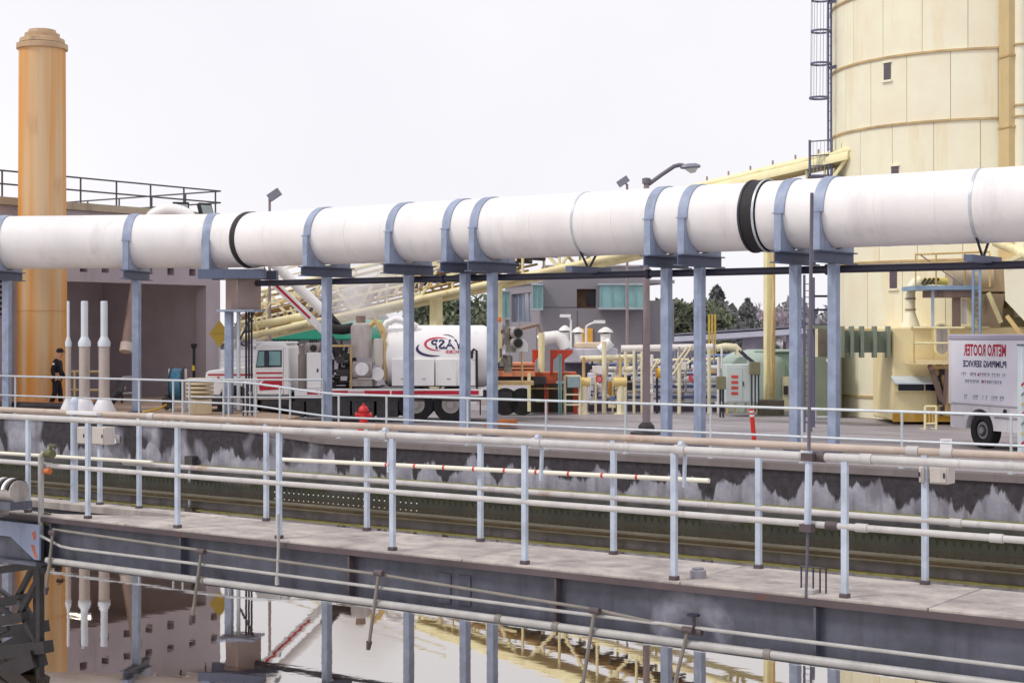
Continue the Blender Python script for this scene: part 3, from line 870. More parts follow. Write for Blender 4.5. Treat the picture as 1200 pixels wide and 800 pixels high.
for s in (-1, 1):
    jm = MB(); ring_join(jm, Vector((u_j + s * 0.17, VP, ZP)), eR, RP, RP + 0.055, 0.05)
    bp_.part('clamp_band', jm, dark_steel if s < 0 else galv, parent=je)
for px in (330, 425, 640, 735, 1040, 1110):      # weld seams
    jm = MB(); ring_join(jm, Vector((up(px), VP, ZP)), eR, RP - 0.01, RP + 0.006, 0.035)
    bp_.part('weld_seam', jm, white_paint)
for px in (690, 1152):                     # thin straps that carry the hangers
    jm = MB(); ring_join(jm, Vector((up(px), VP, ZP)), eR, RP, RP + 0.012, 0.06)
    bp_.part('strap', jm, galv)
# ------------------------------------------------------------------ supports
def support_parts(t, post=True, h0=0.0):
    """local frame: x along the pipe, y across; origin on the ground under the pipe axis"""
    st_ = MB().arc((0, 0, ZP), (0, 1, 0), (0, 0, 1), (0.24, 0, 0), RP + 0.003, RP + 0.03, 0.0, PI, 28)
    for s in (-1, 1):
        st_.box(-0.12, 0.12, s * (RP + 0.003), s * (RP + 0.11), ZP - 0.03, ZP - 0.001)
    t.part('strap', st_, blue_steel)
    zb = ZP - RP - 0.07
    poly = [(-RP - 0.1, zb), (RP + 0.1, zb), (RP + 0.1, ZP - 0.031)]
    for k in range(0, 21):
        a = -PI * k / 20
        poly.append((math.cos(a) * (RP + 0.004), ZP - 0.031 + math.sin(a) * (RP + 0.004) if 0 < k < 20 else ZP - 0.031))
    poly.append((-RP - 0.1, ZP - 0.031))
    t.part('saddle', MB().prism(poly, (-0.08, 0, 0), (0, 1, 0), (0, 0, 1), (0.16, 0, 0)), blue_steel)
    ib = MB().box(-0.11, 0.11, -1.0, 1.0, zb - 0.03, zb - 0.002).box(-0.11, 0.11, -1.0, 1.0, zb - 0.26, zb - 0.232).box(-0.012, 0.012, -0.998, 0.998, zb - 0.232, zb - 0.03)
    t.part('cross_beam', ib, beam_steel)
    if post:
        t.part('post', MB().box(-0.105, 0.105, -0.105, 0.105, h0 + 0.03, zb - 0.262), blue_steel, bevel=0.015)
        t.part('base_plate', MB().box(-0.2, 0.2, -0.2, 0.2, h0 + 0.004, h0 + 0.03), beam_steel)
SG = 'supports under the white pipe'
first = T('pipe_support', 'blue pipe support standing in front of the cabinet right behind the truck cab', 'pipe support', (up(383), VP, 0), group=SG, local=True)
support_parts(first)
for px, lb in ((479, 'blue pipe support standing in front of the left end of the truck tank'),
               (545, 'left one of the two close blue supports covering the tank lettering end'),
               (577, 'right one of the two close blue supports at the tail of the truck'),
               (781, 'blue pipe support right behind the grey street lamp pole'),
               (820, 'blue pipe support, second right of the street lamp pole'),
               (932, 'blue pipe support just right of the black pipe joint and yellow column'),
               (977, 'blue pipe support at the left edge of the cream silo')):
    copy_tree(first.root, lb, (up(px), VP, 0))
for px, lb in ((8, 'blue pipe support at the left picture edge beside the orange stack'), (160, 'blue pipe support in front of the dark loading bay'),
               (-110, 'blue pipe support beyond the left picture edge')):
    if px < 0: continue
    p = xl(px)
    t = T('pipe_support', lb, 'pipe support', (p.x, p.y, 0), rotz=AL, group=SG, local=True)
    support_parts(t, True, APZ)
# corner support carrying the grey box
cp = xl(262)
cs = T('corner_support', 'support at the bend of the white pipe, carrying a grey box', 'pipe support', (cp.x, cp.y, 0), rotz=AL, group=SG, local=True)
zb = ZP - RP - 0.07
cs.part('strap', MB().arc((-0.25, 0, ZP), (0, 1, 0), (0, 0, 1), (0.24, 0, 0), RP + 0.003, RP + 0.03, 0, PI, 28), blue_steel)
cs.part('saddle', MB().prism([(-RP - 0.1, zb), (RP + 0.1, zb), (RP + 0.1, ZP)] + [(math.cos(-PI * k / 20) * (RP + 0.004), ZP + math.sin(-PI * k / 20) * (RP + 0.004)) for k in range(21)] + [(-RP - 0.1, ZP)],
                            (-0.36, 0, 0), (0, 1, 0), (0, 0, 1), (0.22, 0, 0)), blue_steel)
cs.part('cross_beam', MB().box(-0.45, 1.45, -0.9, -0.68, zb - 0.26, zb - 0.002), beam_steel)
cs.part('cross_beam', MB().box(-0.45, 1.45, 0.3, 0.52, zb - 0.26, zb - 0.002), beam_steel)
cs.part('post', MB().box(0.12, 0.33, -0.3, -0.09, APZ + 0.004, 3.14), blue_steel, bevel=0.015)
cs.part('conduit', MB().cyl((0.50, -0.2, APZ + 0.1), (0.50, -0.2, 3.14), 0.055, n=12), galv)
cs.part('conduit', MB().cyl((0.66, 0.0, 0.9), (0.66, 0.0, 3.14), 0.03, n=8).cyl((0.74, 0.0, 0.9), (0.74, 0.0, 3.14), 0.03, n=8).cyl((0.82, 0.0, 0.9), (0.82, 0.0, 3.14), 0.03, n=8), dark_steel)
cs.part('brace', MB().bar((0.5, -0.2, 2.3), (0.95, -0.2, 3.12), 0.05, 0.05), dark_steel)
cs.part('shelf', MB().box(0.03, 1.1, -0.75, 0.35, 3.142, 3.2), blue_steel)
gb = T('junction_cabinet', 'grey steel cabinet tucked under the bend of the white pipe', 'cabinet', (cp.x, cp.y, 3.2), rotz=A + math.radians(38), local=True)
bxm = M('cabinet_taupe', (160, 142, 136), 0.55, var=0.08, dirt=0.2, dirtcol=(128, 110, 104))
gb.part('case', MB().box(0.06, 0.80, -0.72, 0.0, 0.004, 0.86), bxm, bevel=0.01)
gb.part('lid', MB().box(0.03, 0.83, -0.75, 0.03, 0.862, 0.89), bxm)
gb.part('door', MB().box(0.10, 0.76, -0.735, -0.722, 0.05, 0.80), bxm, bevel=0.004)
for px, lb in ((690, 'small hanging beam under the middle of the white pipe'), (1152, 'small hanging beam under the white pipe above the cream van')):
    u = up(px)
    t = T('pipe_hanger', lb, 'hanger', (u, VP, 4.1), group='hangers under the white pipe')
    zt = ZP - RP - 0.01
    t.part('beam', MB().box(u - 0.09, u + 0.09, VP - 0.85, VP + 0.85, 3.99, 4.13), beam_steel)
    t.part('strut', MB().bar((u, VP - 0.45, zt + 0.2), (u, VP - 0.05, 4.131), 0.04, 0.04), dark_steel)
    t.part('strut', MB().bar((u, VP + 0.45, zt + 0.2), (u, VP + 0.05, 4.131), 0.04, 0.04), dark_steel)
sq = Q(1200, 33.2, 0)
stp = T('striped_post', 'pale blue post with diagonal hazard stripes at the right picture edge', 'post', tuple(sq))
sps = stp.part('shaft', MB().obox(sq + Vector((0, 0, 1.15)), (0.2, 0.2, 2.3), A + 0.1), M('striped_post_pale', (200, 212, 216), 0.5, var=0.08), bevel=0.01)
for k in range(7):
    c_ = sq + Vector((sa, -ca, 0)) * 0.106 + Vector((0, 0, 0.35 + 0.2 * k))
    stp.part('stripe', MB().prism([(-0.095, -0.08), (0.095, 0.06), (0.095, 0.11), (-0.095, -0.03)], c_ + Vector((sa, -ca, 0)) * 0.01, (ca, sa, 0), (0, 0, 1), Vector((-sa, ca, 0)) * 0.004), (truck_red, yellow_dk, green_pt)[k % 3] if k else truck_red, parent=sps, smooth=False)
stp.part('cap', MB().obox(sq + Vector((0, 0, 2.32)), (0.22, 0.22, 0.03), A + 0.1), beam_steel)
# dark service pipe slung under the supports
V2 = VP + 0.32
cpipe = T('service_pipe', 'dark thin service pipe running below the white pipe behind its posts', 'pipe', (ub(290, V2), V2, 3.86))
sec = [ub(289, V2), ub(520, V2), ub(760, V2), ub(970, V2), 9.0]
for a, b_ in zip(sec[:-1], sec[1:]):
    cpipe.part('pipe_section', MB().cyl((a + 0.01, V2, 3.945), (b_ - 0.01, V2, 3.945), 0.085, n=14), dark_steel)
    cpipe.part('flange', MB().cyl((b_ - 0.04, V2, 3.945), (b_ + 0.04, V2, 3.945), 0.12, n=14), dark_steel)

# ================================================================== left side: building, stack, vents
BU = -42.2
def bv(px): return c2w((px - 600) / F * d_on_u(px, BU), d_on_u(px, BU))[1]
v_a, v_b = bv(-140), bv(258)
o0, o1 = bv(70), bv(241.5)
lb_ = T('loading_building', 'big grey concrete building with open loading bay and roof railing at left', 'building', (BU - 5, (v_a + v_b) / 2, 0))
W = v_b - v_a
holes = [(o0 - v_a, o1 - v_a, 0, 4.20)]
for k in range(7):
    c = bv(98 + 25.5 * k) - v_a
    if c + 0.2 < W:
        holes.append((c - 0.15, c + 0.15, 4.52, 4.76)); holes.append((c - 0.15, c + 0.15, 5.3, 5.54))
lb_.part('wall', MB().wall((BU, v_a, 0), (0, 1, 0), W, 6.5, (-0.5, 0, 0), holes), concrete, smooth=False)
lb_.part('wall', MB().wall((BU - 0.5, v_b - 0.35, 0), (-1, 0, 0), 13, 6.5, (0, 0.35, 0), []), M('bay_side_concrete', (186, 174, 182), 0.88, var=0.08), smooth=False)
lb_.part('wall', MB().wall((BU - 0.5, v_a, 0), (-1, 0, 0), 13, 6.5, (0, 0.35, 0), []), concrete, smooth=False)
lb_.part('wall', MB().box(BU - 6.2, BU - 5.9, v_a + 0.36, v_b - 0.36, 0.0, 6.4), M('bay_back_concrete', (196, 184, 192), 0.9, var=0.1), smooth=False)
lb_.part('ceiling', MB().box(BU - 8.85, BU - 0.52, v_a + 0.36, v_b - 0.36, 4.85, 5.0), concrete, smooth=False)
lb_.part('wall', MB().box(BU - 8.85, BU - 0.52, o0 - 0.4, o0 - 0.05, 0, 4.84), concrete, smooth=False)
rf_ = lb_.part('roof', MB().box(BU - 13.6, BU + 0.12, v_a - 0.1, v_b + 0.12, 6.503, 6.74), M('roof_edge', (176, 162, 142), 0.85, var=0.12, dirt=0.3), smooth=False)
for k in range(7):
    c = bv(98 + 25.5 * k)
rail_dk = M('dark_roof_rail', (84, 78, 88), 0.5, var=0.2)
rl = []
def rrail(p, q, z):
    lb_.part('roof_rail', MB().cyl((*p, z), (*q, z), 0.028, n=8), rail_dk)
e0, e1, e2_ = (BU + 0.02, v_a), (BU + 0.02, v_b), (BU - 9, v_b)
for z in (7.14, 7.55):
    rrail(e0, e1, z); rrail(e1, e2_, z)
for px in (-50, 2, 48, 94, 136, 176, 215, 252):
    v = bv(px); lb_.part('roof_rail_post', MB().cyl((BU + 0.02, v, 6.74), (BU + 0.02, v, 7.55), 0.03, n=8), rail_dk)
for k in range(1, 6):
    lb_.part('roof_rail_post', MB().cyl((BU + 0.02 - 1.8 * k, v_b, 6.74), (BU + 0.02 - 1.8 * k, v_b, 7.55), 0.03, n=8), rail_dk)
lv = lb_.part('louvre', MB().box(BU + 0.004, BU + 0.05, bv(-30), bv(7), 3.1, 4.7), dark_steel)
for k in range(9):
    lb_.part('slat', MB().obox((BU + 0.09, (bv(-30) + bv(6.5)) / 2, 3.2 + k * 0.17), (0.07, bv(6.5) - bv(-30), 0.07)), concrete_lt, parent=lv)
lamp_m = M('lit_tube_lamp', (255, 250, 240), 0.4, bump=0, var=0, emit=((255, 246, 232), 5.0))
for k in range(3):
    for j in range(2):
        v = o0 + 1.2 + 1.5 * k; x = BU - 1.6 - 2.6 * j
        t = T('strip_light', 'lit strip light on the loading bay ceiling, %s row, %s one from the stack' % (('front', 'back')[j], ('first', 'second', 'third')[k]), 'lamp', (x, v, 4.7), group='strip lights in the loading bay')
        t.part('housing', MB().box(x - 0.6, x + 0.6, v - 0.12, v + 0.12, 4.73, 4.848), box_m)
        t.part('tube', MB().cyl((x - 0.55, v, 4.70), (x + 0.55, v, 4.70), 0.035, n=8), lamp_m)
# white duct bend and floodlights on the roof
dB = P(200, 254, 54.2)
solo('roof_duct_bend', MB().path([dB + Vector((math.cos(a) * 0.75 * ca, math.cos(a) * 0.75 * sa, math.sin(a) * 0.55 - 0.35)) for a in [PI * k / 14 for k in range(15)]], 0.24, 16),
     truck_white, 'white curved duct showing above the pipe at the roof corner', 'duct', tuple(dB))
def flood(px, py, D, lb, rz):
    c = P(px, py, D)
    t = T('floodlight', lb, 'floodlight', (c.x, c.y, c.z - 0.5), rotz=A + rz, group='floodlights on the roof corner', local=True)
    t.part('bracket', MB().cyl((0, 0, -0.2), (0, 0, 0.3), 0.03, n=8).box(-0.25, 0.25, 0.0, 0.04, 0.28, 0.32), black_pt)
    m = Matrix.Rotation(math.radians(-20), 3, 'X')
    t.part('housing', MB().obox((0, 0.02, 0.55), (0.55, 0.16, 0.42), m=m), black_pt, bevel=0.02)
    t.part('lens', MB().obox((0, -0.068, 0.52), (0.46, 0.03, 0.34), m=m), M('flood_lens', (150, 160, 160), 0.15, bump=0))
flood(212, 246, 54.6, 'left square black floodlight on the building roof corner', 0.25)
flood(241, 247, 55.6, 'right square black floodlight tilted at the building roof corner', 0.9)

# orange chimney stack
SB = Q(49.5, 49.3, 0)
def stack_mat():
    m = bpy.data.materials.new('rust_streaked_stack'); m.use_nodes = True
    t = m.node_tree; L = t.links.new; b = t.nodes['Principled BSDF']; b.inputs['Roughness'].default_value = 0.6
    tc = t.nodes.new('ShaderNodeTexCoord')
    def nz(st, sc, det):
        mp = t.nodes.new('ShaderNodeMapping'); mp.inputs['Scale'].default_value = st
        n = t.nodes.new('ShaderNodeTexNoise'); n.inputs['Scale'].default_value = sc; n.inputs['Detail'].default_value = det
        L(tc.outputs['Object'], mp.inputs[0]); L(mp.outputs[0], n.inputs['Vector']); return n.outputs['Fac']
    def rp(f, p0, p1, c0, c1):
        r = t.nodes.new('ShaderNodeValToRGB'); e = r.color_ramp.elements
        e[0].position, e[1].position = p0, p1; e[0].color, e[1].color = c0, c1
        L(f, r.inputs['Fac']); return r.outputs['Color']
    def mx(f, a, c):
        x = t.nodes.new('ShaderNodeMixRGB'); L(f, x.inputs['Fac']); L(a, x.inputs['Color1'])
        if hasattr(c, 'links'): L(c, x.inputs['Color2'])
        else: x.inputs['Color2'].default_value = c
        return x.outputs['Color']
    c = rp(nz((1, 1, 0.03), 2.6, 6), 0.38, 0.62, lin((214, 146, 58)), lin((214, 182, 142)))
    c = mx(rp(nz((1, 1, 0.02), 7, 4), 0.55, 0.7, (0, 0, 0, 1), (0.55, 0.55, 0.55, 1)), c, lin((220, 146, 52)))
    c = mx(rp(nz((1, 1, 0.25), 1.5, 8), 0.6, 0.75, (0, 0, 0, 1), (0.5, 0.5, 0.5, 1)), c, lin((160, 110, 70)))
    L(c, b.inputs['Base Color'])
    return m
sm = stack_mat()
sk = T('chimney_stack', 'tall rust-orange chimney stack with stepped cap at the far left', 'chimney', (SB.x, SB.y, 0))
sk.part('shaft', MB().lathe([(0.74, 0.5), (0.73, 3.4), (0.71, 6), (0.69, 11.15)], SB, 40), sm)
sk.part('collar', MB().lathe([(0.74, 0.5), (0.85, 0.5), (0.85, 0.62), (0.74, 0.62)], SB, 40), sm)
sk.part('seam', MB().lathe([(0.725, 3.22), (0.745, 3.22), (0.745, 3.26), (0.725, 3.26)], SB, 40), sm)
cap_m = M('stack_cap', (190, 160, 126), 0.6, var=0.12, dirt=0.2)
sk.part('cap_flange', MB().lathe([(0.70, 11.13), (0.76, 11.15), (0.76, 11.30), (0.70, 11.32)], SB, 40), cap_m)
sk.part('cap_ring', MB().lathe([(0.68, 11.34), (0.66, 11.46), (0.52, 11.5)], SB, 40), cap_m)
sk.part('cap_top', MB().lathe([(0.52, 11.5), (0.52, 11.62), (0.43, 11.64), (0.40, 11.74)], SB, 40), cap_m)
oc = [(1.75 * math.cos(PI / 8 + k * PI / 4), 1.75 * math.sin(PI / 8 + k * PI / 4)) for k in range(8)]
sk.part('plinth', MB().prism(oc, (SB.x, SB.y, APZ + 0.004), (1, 0, 0), (0, 1, 0), (0, 0, 0.12)), concrete_lt, bevel=0.02)
oc = [(1.6 * math.cos(PI / 8 + k * PI / 4), 1.6 * math.sin(PI / 8 + k * PI / 4)) for k in range(8)]
sk.part('plinth_top', MB().prism(oc, (SB.x, SB.y, 0.42), (1, 0, 0), (0, 1, 0), (0, 0, 0.08)), M('orange_plinth', (206, 130, 72), 0.7, var=0.2), bevel=0.02)
# yellow guard rail right of the stack base
yr = T('guard_rail', 'low yellow guard rail behind the white vents', 'railing', tuple(Q(100, 51.2, APZ)))
for h in (1.33, 0.75):
    yr.part('rail', MB().cyl(Q(78, 51.4, h), Q(118, 51.0, h), 0.035, n=8), yellow_st)
for px in (78, 87, 117):
    yr.part('post', MB().cyl(Q(px, 51.2, APZ), Q(px, 51.2, 1.33), 0.035, n=8), yellow_st)

# three white vent pipes
vent_lo = M('vent_lower_grey', (178, 166, 160), 0.55, var=0.08, dirt=0.25)
vent_up = M('vent_upper_pale', (206, 212, 220), 0.45, var=0.06)
def vent(px, r0, r1, rb, lb):
    c = Q(px, 45.6, APZ)
    t = T('vent_pipe', lb, 'vent pipe', tuple(c), group='vent pipes at the tank edge')
    zt, zm = zz(353.5, 45.6), zz(401, 45.6)
    t.part('lower_tube', MB().lathe([(r0, 0.1), (r0, zm - APZ - 0.12)], c, 20), vent_lo)
    t.part('reducer', MB().lathe([(r0 * 1.15, zm - APZ - 0.12), (r0 * 1.18, zm - APZ), (r1 * 1.05, zm - APZ + 0.15)], c, 20), vent_up)
    t.part('upper_tube', MB().lathe([(r1, zm - APZ + 0.14), (r1, zt - APZ), (r1 * 0.8, zt - APZ + 0.02)], c, 20), vent_up)
    t.part('base_flare', MB().lathe([(rb, 0.004), (rb, 0.03), (r0 * 1.1, 0.42), (r0 * 1.02, 0.44)], c, 20), M('vent_base_white', (222, 222, 228), 0.5, var=0.06))
vent(80, 0.075, 0.038, 0.26, 'thinnest white vent pipe, nearest the orange stack')
vent(99, 0.150, 0.098, 0.36, 'middle white vent pipe of the three')
vent(122, 0.150, 0.098, 0.36, 'right white vent pipe of the three')
hd = P(124, 519, d_on_v(124, WV - 0.3))
mb = MB(); ex = Vector((ca, sa, 0))
mb.arc(hd, ex, (0, 0, 1), Vector((-sa, ca, 0)) * 0.34, 0.02, 0.32, 0, PI / 2, 12)
hood = T('curved_hood', 'quarter-round white hood on the tank wall by the white boxes', 'hood', (hd.x, hd.y, hd.z))
hood.part('shell', mb, M('hood_white', (226, 226, 232), 0.45, var=0.05))
hood.part('back_plate', MB().obox(hd + Vector((-sa, ca, 0)) * 0.5 + ex * 0.1 + Vector((0, 0, 0.1)), (0.5, 0.9, 0.2), A), box_m)
# black hose lying along the rim
hp = [Q(-40, 47.9, 0.43), Q(20, 46.9, 0.43), Q(60, 46.4, 0.43), Q(110, 46.6, 0.43), Q(126, 47, 0.46), Q(138, 47.2, 0.78), Q(143, 48, 1.1)]
solo('black_hose', MB().path(hp, 0.13, 12), rubber, 'fat black hose lying along the raised apron under the vents', 'hose', tuple(hp[2]))
# inclined chute tube in the bay
tch = T('chute_tube', 'brown tube slanting down in the loading bay with pale open end', 'chute', tuple(P(148, 412, 54)))
pa, pb = P(161, 322, 50.2), P(148.5, 402, 49.8)
tch.part('tube', MB().cyl(pa, pb, 0.16, n=16), brown_tube)
tch.part('end_collar', MB().cyl(pb, P(147, 412, 49.7), 0.19, n=16), M('collar_pale', (196, 184, 176), 0.6))
# small meter box on the bay side
mbx = T('meter_box', 'small pale meter box on a grey stand inside the loading bay', 'meter box', tuple(Q(143, 52, APZ)))
mbx.part('stand', MB().cyl(Q(143, 52, APZ), P(143, 455, 52), 0.04, n=8), dark_steel)
mbx.part('box', MB().obox(P(143, 452, 52), (0.2, 0.15, 0.22), A), box_m, bevel=0.01)
for py in (442, 461):
    mbx.part('arm', MB().cyl(P(143, py, 52), P(158, py - 1, 52), 0.03, n=8), galv)

# hose reel, ring stack, probe, sign
hr = T('hose_reel', 'teal hose reel between two white uprights', 'hose reel', tuple(Q(208, 47, APZ)))
for px in (199.5, 217):
    hr.part('upright', MB().bar(Q(px, 47, APZ), P(px, 432, 47), 0.07, 0.07), truck_white)
rc = P(208.3, 450, 47)
hr.part('drum', MB().cyl(rc - ex * 0.15, rc + ex * 0.15, 0.46, n=24), M('teal_hose', (58, 118, 146), 0.5, var=0.3, vscale=12))
for s in (-1, 1):
    hr.part('flange', MB().cyl(rc + ex * s * 0.15, rc + ex * s * 0.18, 0.5, n=24), dark_steel)
hr.part('valve', MB().obox(P(196, 472, 46.7), (0.25, 0.25, 0.3), A).cyl(P(196, 480, 46.7), P(196, 462, 46.7), 0.06, n=10), dark_mach)
rs_ = T('ring_stack', 'stack of tan concrete rings on a square base', 'ring stack', tuple(Q(234.5, 45, APZ)))
rcn = Q(234.5, 45, APZ)
tan = M('tan_concrete', (196, 178, 148), 0.85, var=0.1, dirt=0.25)
rs_.part('base', MB().obox(rcn + Vector((0, 0, 0.22)), (0.58, 0.58, 0.43), A + 0.3), tan, bevel=0.02)
for k in range(5):
    z = 0.46 + k * 0.115
    rs_.part('ring', MB().lathe([(0.3, z), (0.37, z + 0.01), (0.385, z + 0.045), (0.37, z + 0.08), (0.3, z + 0.09)], rcn, 28), tan)
yh = T('yellow_hose', 'thin yellow hose on the ground left of the hose reel', 'hose', tuple(P(180, 481, 46)))
yh.part('hose', MB().path([P(160, 484, 46), P(172, 482, 46.2), P(186, 479, 46.4), P(195, 474, 46.6)], 0.035, 8), M('yellow_hose', (222, 180, 62), 0.5))
pr = T('probe_rod', 'upright black rod with yellow band behind the ring stack', 'rod', tuple(Q(227, 48, APZ)))
pr.part('shaft', MB().cyl(Q(227, 48, APZ), P(227.5, 408, 48), 0.045, n=10), black_pt)
pr.part('head', MB().lathe([(0.05, 0), (0.09, 0.05), (0.1, 0.15), (0.06, 0.16)], P(227.5, 408.5, 48), 12), black_pt)
pr.part('band', MB().cyl(P(227, 434, 48), P(227, 428, 48), 0.052, n=10), M('band_yellow', (236, 200, 60), 0.5))
sg = P(257, 391, 47.2)
st = T('warning_sign', 'yellow diamond warning sign beside the corner support of the pipe', 'sign', (sg.x, sg.y, APZ))
h_ = 0.40
st.part('panel', MB().prism([(-0.30, 0), (0, -h_), (0.30, 0), (0, h_)], sg, ex, (0, 0, 1), Vector((-sa, ca, 0)) * 0.012), M('sign_yellow', (186, 154, 56), 0.5, var=0.08, dirt=0.15, dirtcol=(168, 136, 40)), smooth=False)
lt = MB()
for k in range(7):
    x = -0.2 + k * 0.065
    lt.prism([(x, -0.022), (x + 0.045, -0.022), (x + 0.045, 0.022), (x, 0.022)], sg + Vector((sa, -ca, 0)) * 0.004, ex, (0, 0, 1), Vector((-sa, ca, 0)) * 0.003)
st.part('lettering', lt, M('sign_faded_print', (164, 134, 50), 0.5, bump=0), smooth=False)
st.part('post', MB().box(-0.025, 0.025, -0.025, 0.025, 0, 0).cyl(Vector((sg.x, sg.y, APZ)) + Vector((-sa, ca, 0)) * 0.05, sg + Vector((-sa, ca, 0)) * 0.05 + Vector((0, 0, 0.3)), 0.025, n=8), galv)
# crate rack beside the truck bonnet
cr = T('pipe_rack_frame', 'dark rack of upright bars in front of the truck bonnet', 'rack', tuple(Q(292, 44, 0)))
for k in range(7):
    px = 285 + k * 2.6
    cr.part('bar', MB().cyl(Q(px, 44.2, 0.05), P(px, 446, 44.2), 0.022, n=6), galv if k % 2 else dark_steel)
cr.part('rail', MB().cyl(P(284, 447, 44.2), P(303, 447, 44.2), 0.025, n=6), galv)
cr.part('rail', MB().cyl(P(284, 482, 44.2), P(303, 482, 44.2), 0.025, n=6), galv)

# ------------------------------------------------------------------ person walking to the right
def skin_obj(name, joints, edges, mat, parent, sub=2):
    me = bpy.data.meshes.new(name)
    me.from_pydata([j[0] for j in joints], edges, [])
    me.materials.append(mat)
    o = bpy.data.objects.new(name, me); COL.objects.link(o); o.parent = parent
    md = o.modifiers.new('skin', 'SKIN'); md.use_smooth_shade = True
    sv = me.skin_vertices[0].data
    for i, j in enumerate(joints):
        r = j[1]; sv[i].radius = r if isinstance(r, tuple) else (r, r)
    sv[0].use_root = True
    ss = o.modifiers.new('sub', 'SUBSURF'); ss.levels = ss.render_levels = sub
    return o
pq = Q(66.5, 48.2, APZ)
pr_ = bpy.data.objects.new('person', None); COL.objects.link(pr_)
pr_.location = pq; pr_.rotation_euler = (0, 0, A)
pr_['label'] = 'person in black jacket, trousers and cap walking past the orange stack'; pr_['category'] = 'person'
skin_t = M('skin_tone', (206, 150, 118), 0.5, var=0.05, bump=0)
cloth = M('black_cloth', (24, 23, 32), 0.85, var=0.3, vscale=10)
body = [((0, 0, 0.95), (0.12, 0.15)), ((0.01, 0, 1.15), (0.11, 0.14)), ((0.02, 0, 1.36), (0.12, 0.17)), ((0.05, 0, 1.48), 0.06), ((0.08, 0, 1.56), 0.07), ((0.10, 0, 1.66), (0.095, 0.075)), ((0.09, 0, 1.72), 0.07),
        ((0.02, -0.2, 1.40), 0.06), ((-0.06, -0.25, 1.14), 0.045), ((0.02, -0.25, 0.92), 0.035), ((0.05, -0.25, 0.84), 0.038),
        ((0.02, 0.2, 1.40), 0.06), ((0.05, 0.25, 1.14), 0.045), ((0.17, 0.24, 0.95), 0.035), ((0.2, 0.24, 0.88), 0.038),
        ((-0.01, -0.09, 0.86), 0.09), ((-0.02, -0.10, 0.48), 0.06), ((-0.17, -0.10, 0.10), 0.042), ((-0.08, -0.10, 0.04), 0.035),
        ((0.0, 0.09, 0.86), 0.09), ((0.08, 0.10, 0.48), 0.06), ((0.10, 0.10, 0.10), 0.042), ((0.22, 0.10, 0.04), 0.035),
        ((0.20, 0, 1.60), 0.018)]
bed = [(0, 1), (1, 2), (2, 3), (3, 4), (4, 5), (5, 6), (2, 7), (7, 8), (8, 9), (9, 10), (2, 11), (11, 12), (12, 13), (13, 14), (0, 15), (15, 16), (16, 17), (17, 18), (0, 19), (19, 20), (20, 21), (21, 22), (5, 23)]
skin_obj('body', body, bed, skin_t, pr_)
jk = [((0, 0, 0.90), (0.145, 0.175)), ((0.01, 0, 1.15), (0.14, 0.17)), ((0.02, 0, 1.37), (0.145, 0.19)), ((0.05, 0, 1.50), 0.085),
      ((0.02, -0.21, 1.39), 0.08), ((-0.06, -0.26, 1.14), 0.065), ((0.02, -0.26, 0.87), 0.052), ((0.02, 0.21, 1.39), 0.08), ((0.05, 0.26, 1.14), 0.065), ((0.18, 0.25, 0.91), 0.052)]
jo = skin_obj('jacket', jk, [(0, 1), (1, 2), (2, 3), (2, 4), (4, 5), (5, 6), (2, 7), (7, 8), (8, 9)], cloth, pr_)
tr = [((0, 0, 0.95), (0.13, 0.16)), ((-0.01, -0.09, 0.84), 0.105), ((-0.02, -0.10, 0.48), 0.082), ((-0.17, -0.10, 0.09), 0.068),
      ((0.0, 0.09, 0.84), 0.105), ((0.08, 0.10, 0.48), 0.082), ((0.10, 0.10, 0.09), 0.068)]
skin_obj('trousers', tr, [(0, 1), (1, 2), (2, 3), (0, 4), (4, 5), (5, 6)], cloth, pr_)
for nm, j in (('shoe', [((-0.2, -0.10, 0.05), 0.05), ((-0.06, -0.10, 0.035), 0.042), ((0.02, -0.10, 0.035), 0.03)]), ('shoe', [((0.08, 0.10, 0.05), 0.05), ((0.2, 0.10, 0.035), 0.042), ((0.28, 0.10, 0.035), 0.03)])):
    skin_obj(nm, j, [(0, 1), (1, 2)], black_pt, pr_, 1)
cpo = bpy.data.objects.new('cap', MB().lathe([(0.105, 0), (0.11, 0.04), (0.09, 0.1), (0.04, 0.125)], (0.095, 0, 1.68), 18).prism([(0.15, -0.07), (0.28, -0.05), (0.30, 0), (0.28, 0.05), (0.15, 0.07)], (0, 0, 1.68), (1, 0, 0), (0, 1, 0), (0, 0, 0.015)).mesh('cap', M('black_cap', (30, 22, 34), 0.8)))
COL.objects.link(cpo); cpo.parent = pr_
em = bpy.data.objects.new('jacket_patch', MB().prism([(-0.05, 1.33), (-0.02, 1.31), (0.02, 1.32), (0.03, 1.345), (0.0, 1.37), (-0.04, 1.36)], (-0.01, -0.305, 0), (1, 0, 0), (0, 0, 1), (0, 0.1, 0)).mesh('jacket_patch', truck_white))
COL.objects.link(em); em.parent = pr_

# ================================================================== lettering helper
def text_mb(s, width, height, mirror=True, slant=0.0, bold=0.03):
    cu = bpy.data.curves.new('txt', 'FONT'); cu.body = s; cu.size = 1.0; cu.resolution_u = 2; cu.shear = slant; cu.offset = bold
    ob = bpy.data.objects.new('txt', cu); COL.objects.link(ob)
    dg = bpy.context.evaluated_depsgraph_get(); dg.update()
    me = bpy.data.meshes.new_from_object(ob.evaluated_get(dg))
    vs = [v.co.copy() for v in me.vertices]; fs = [tuple(p.vertices) for p in me.polygons]
    bpy.data.objects.remove(ob); bpy.data.curves.remove(cu); bpy.data.meshes.remove(me)
    x0, x1 = min(v.x for v in vs), max(v.x for v in vs); y0, y1 = min(v.y for v in vs), max(v.y for v in vs)
    out = []
    for v in vs:
        a = (v.x - x0) / (x1 - x0); b = (v.y - y0) / (y1 - y0)
        out.append(((1 - a if mirror else a) * width, b * height))
    return out, fs
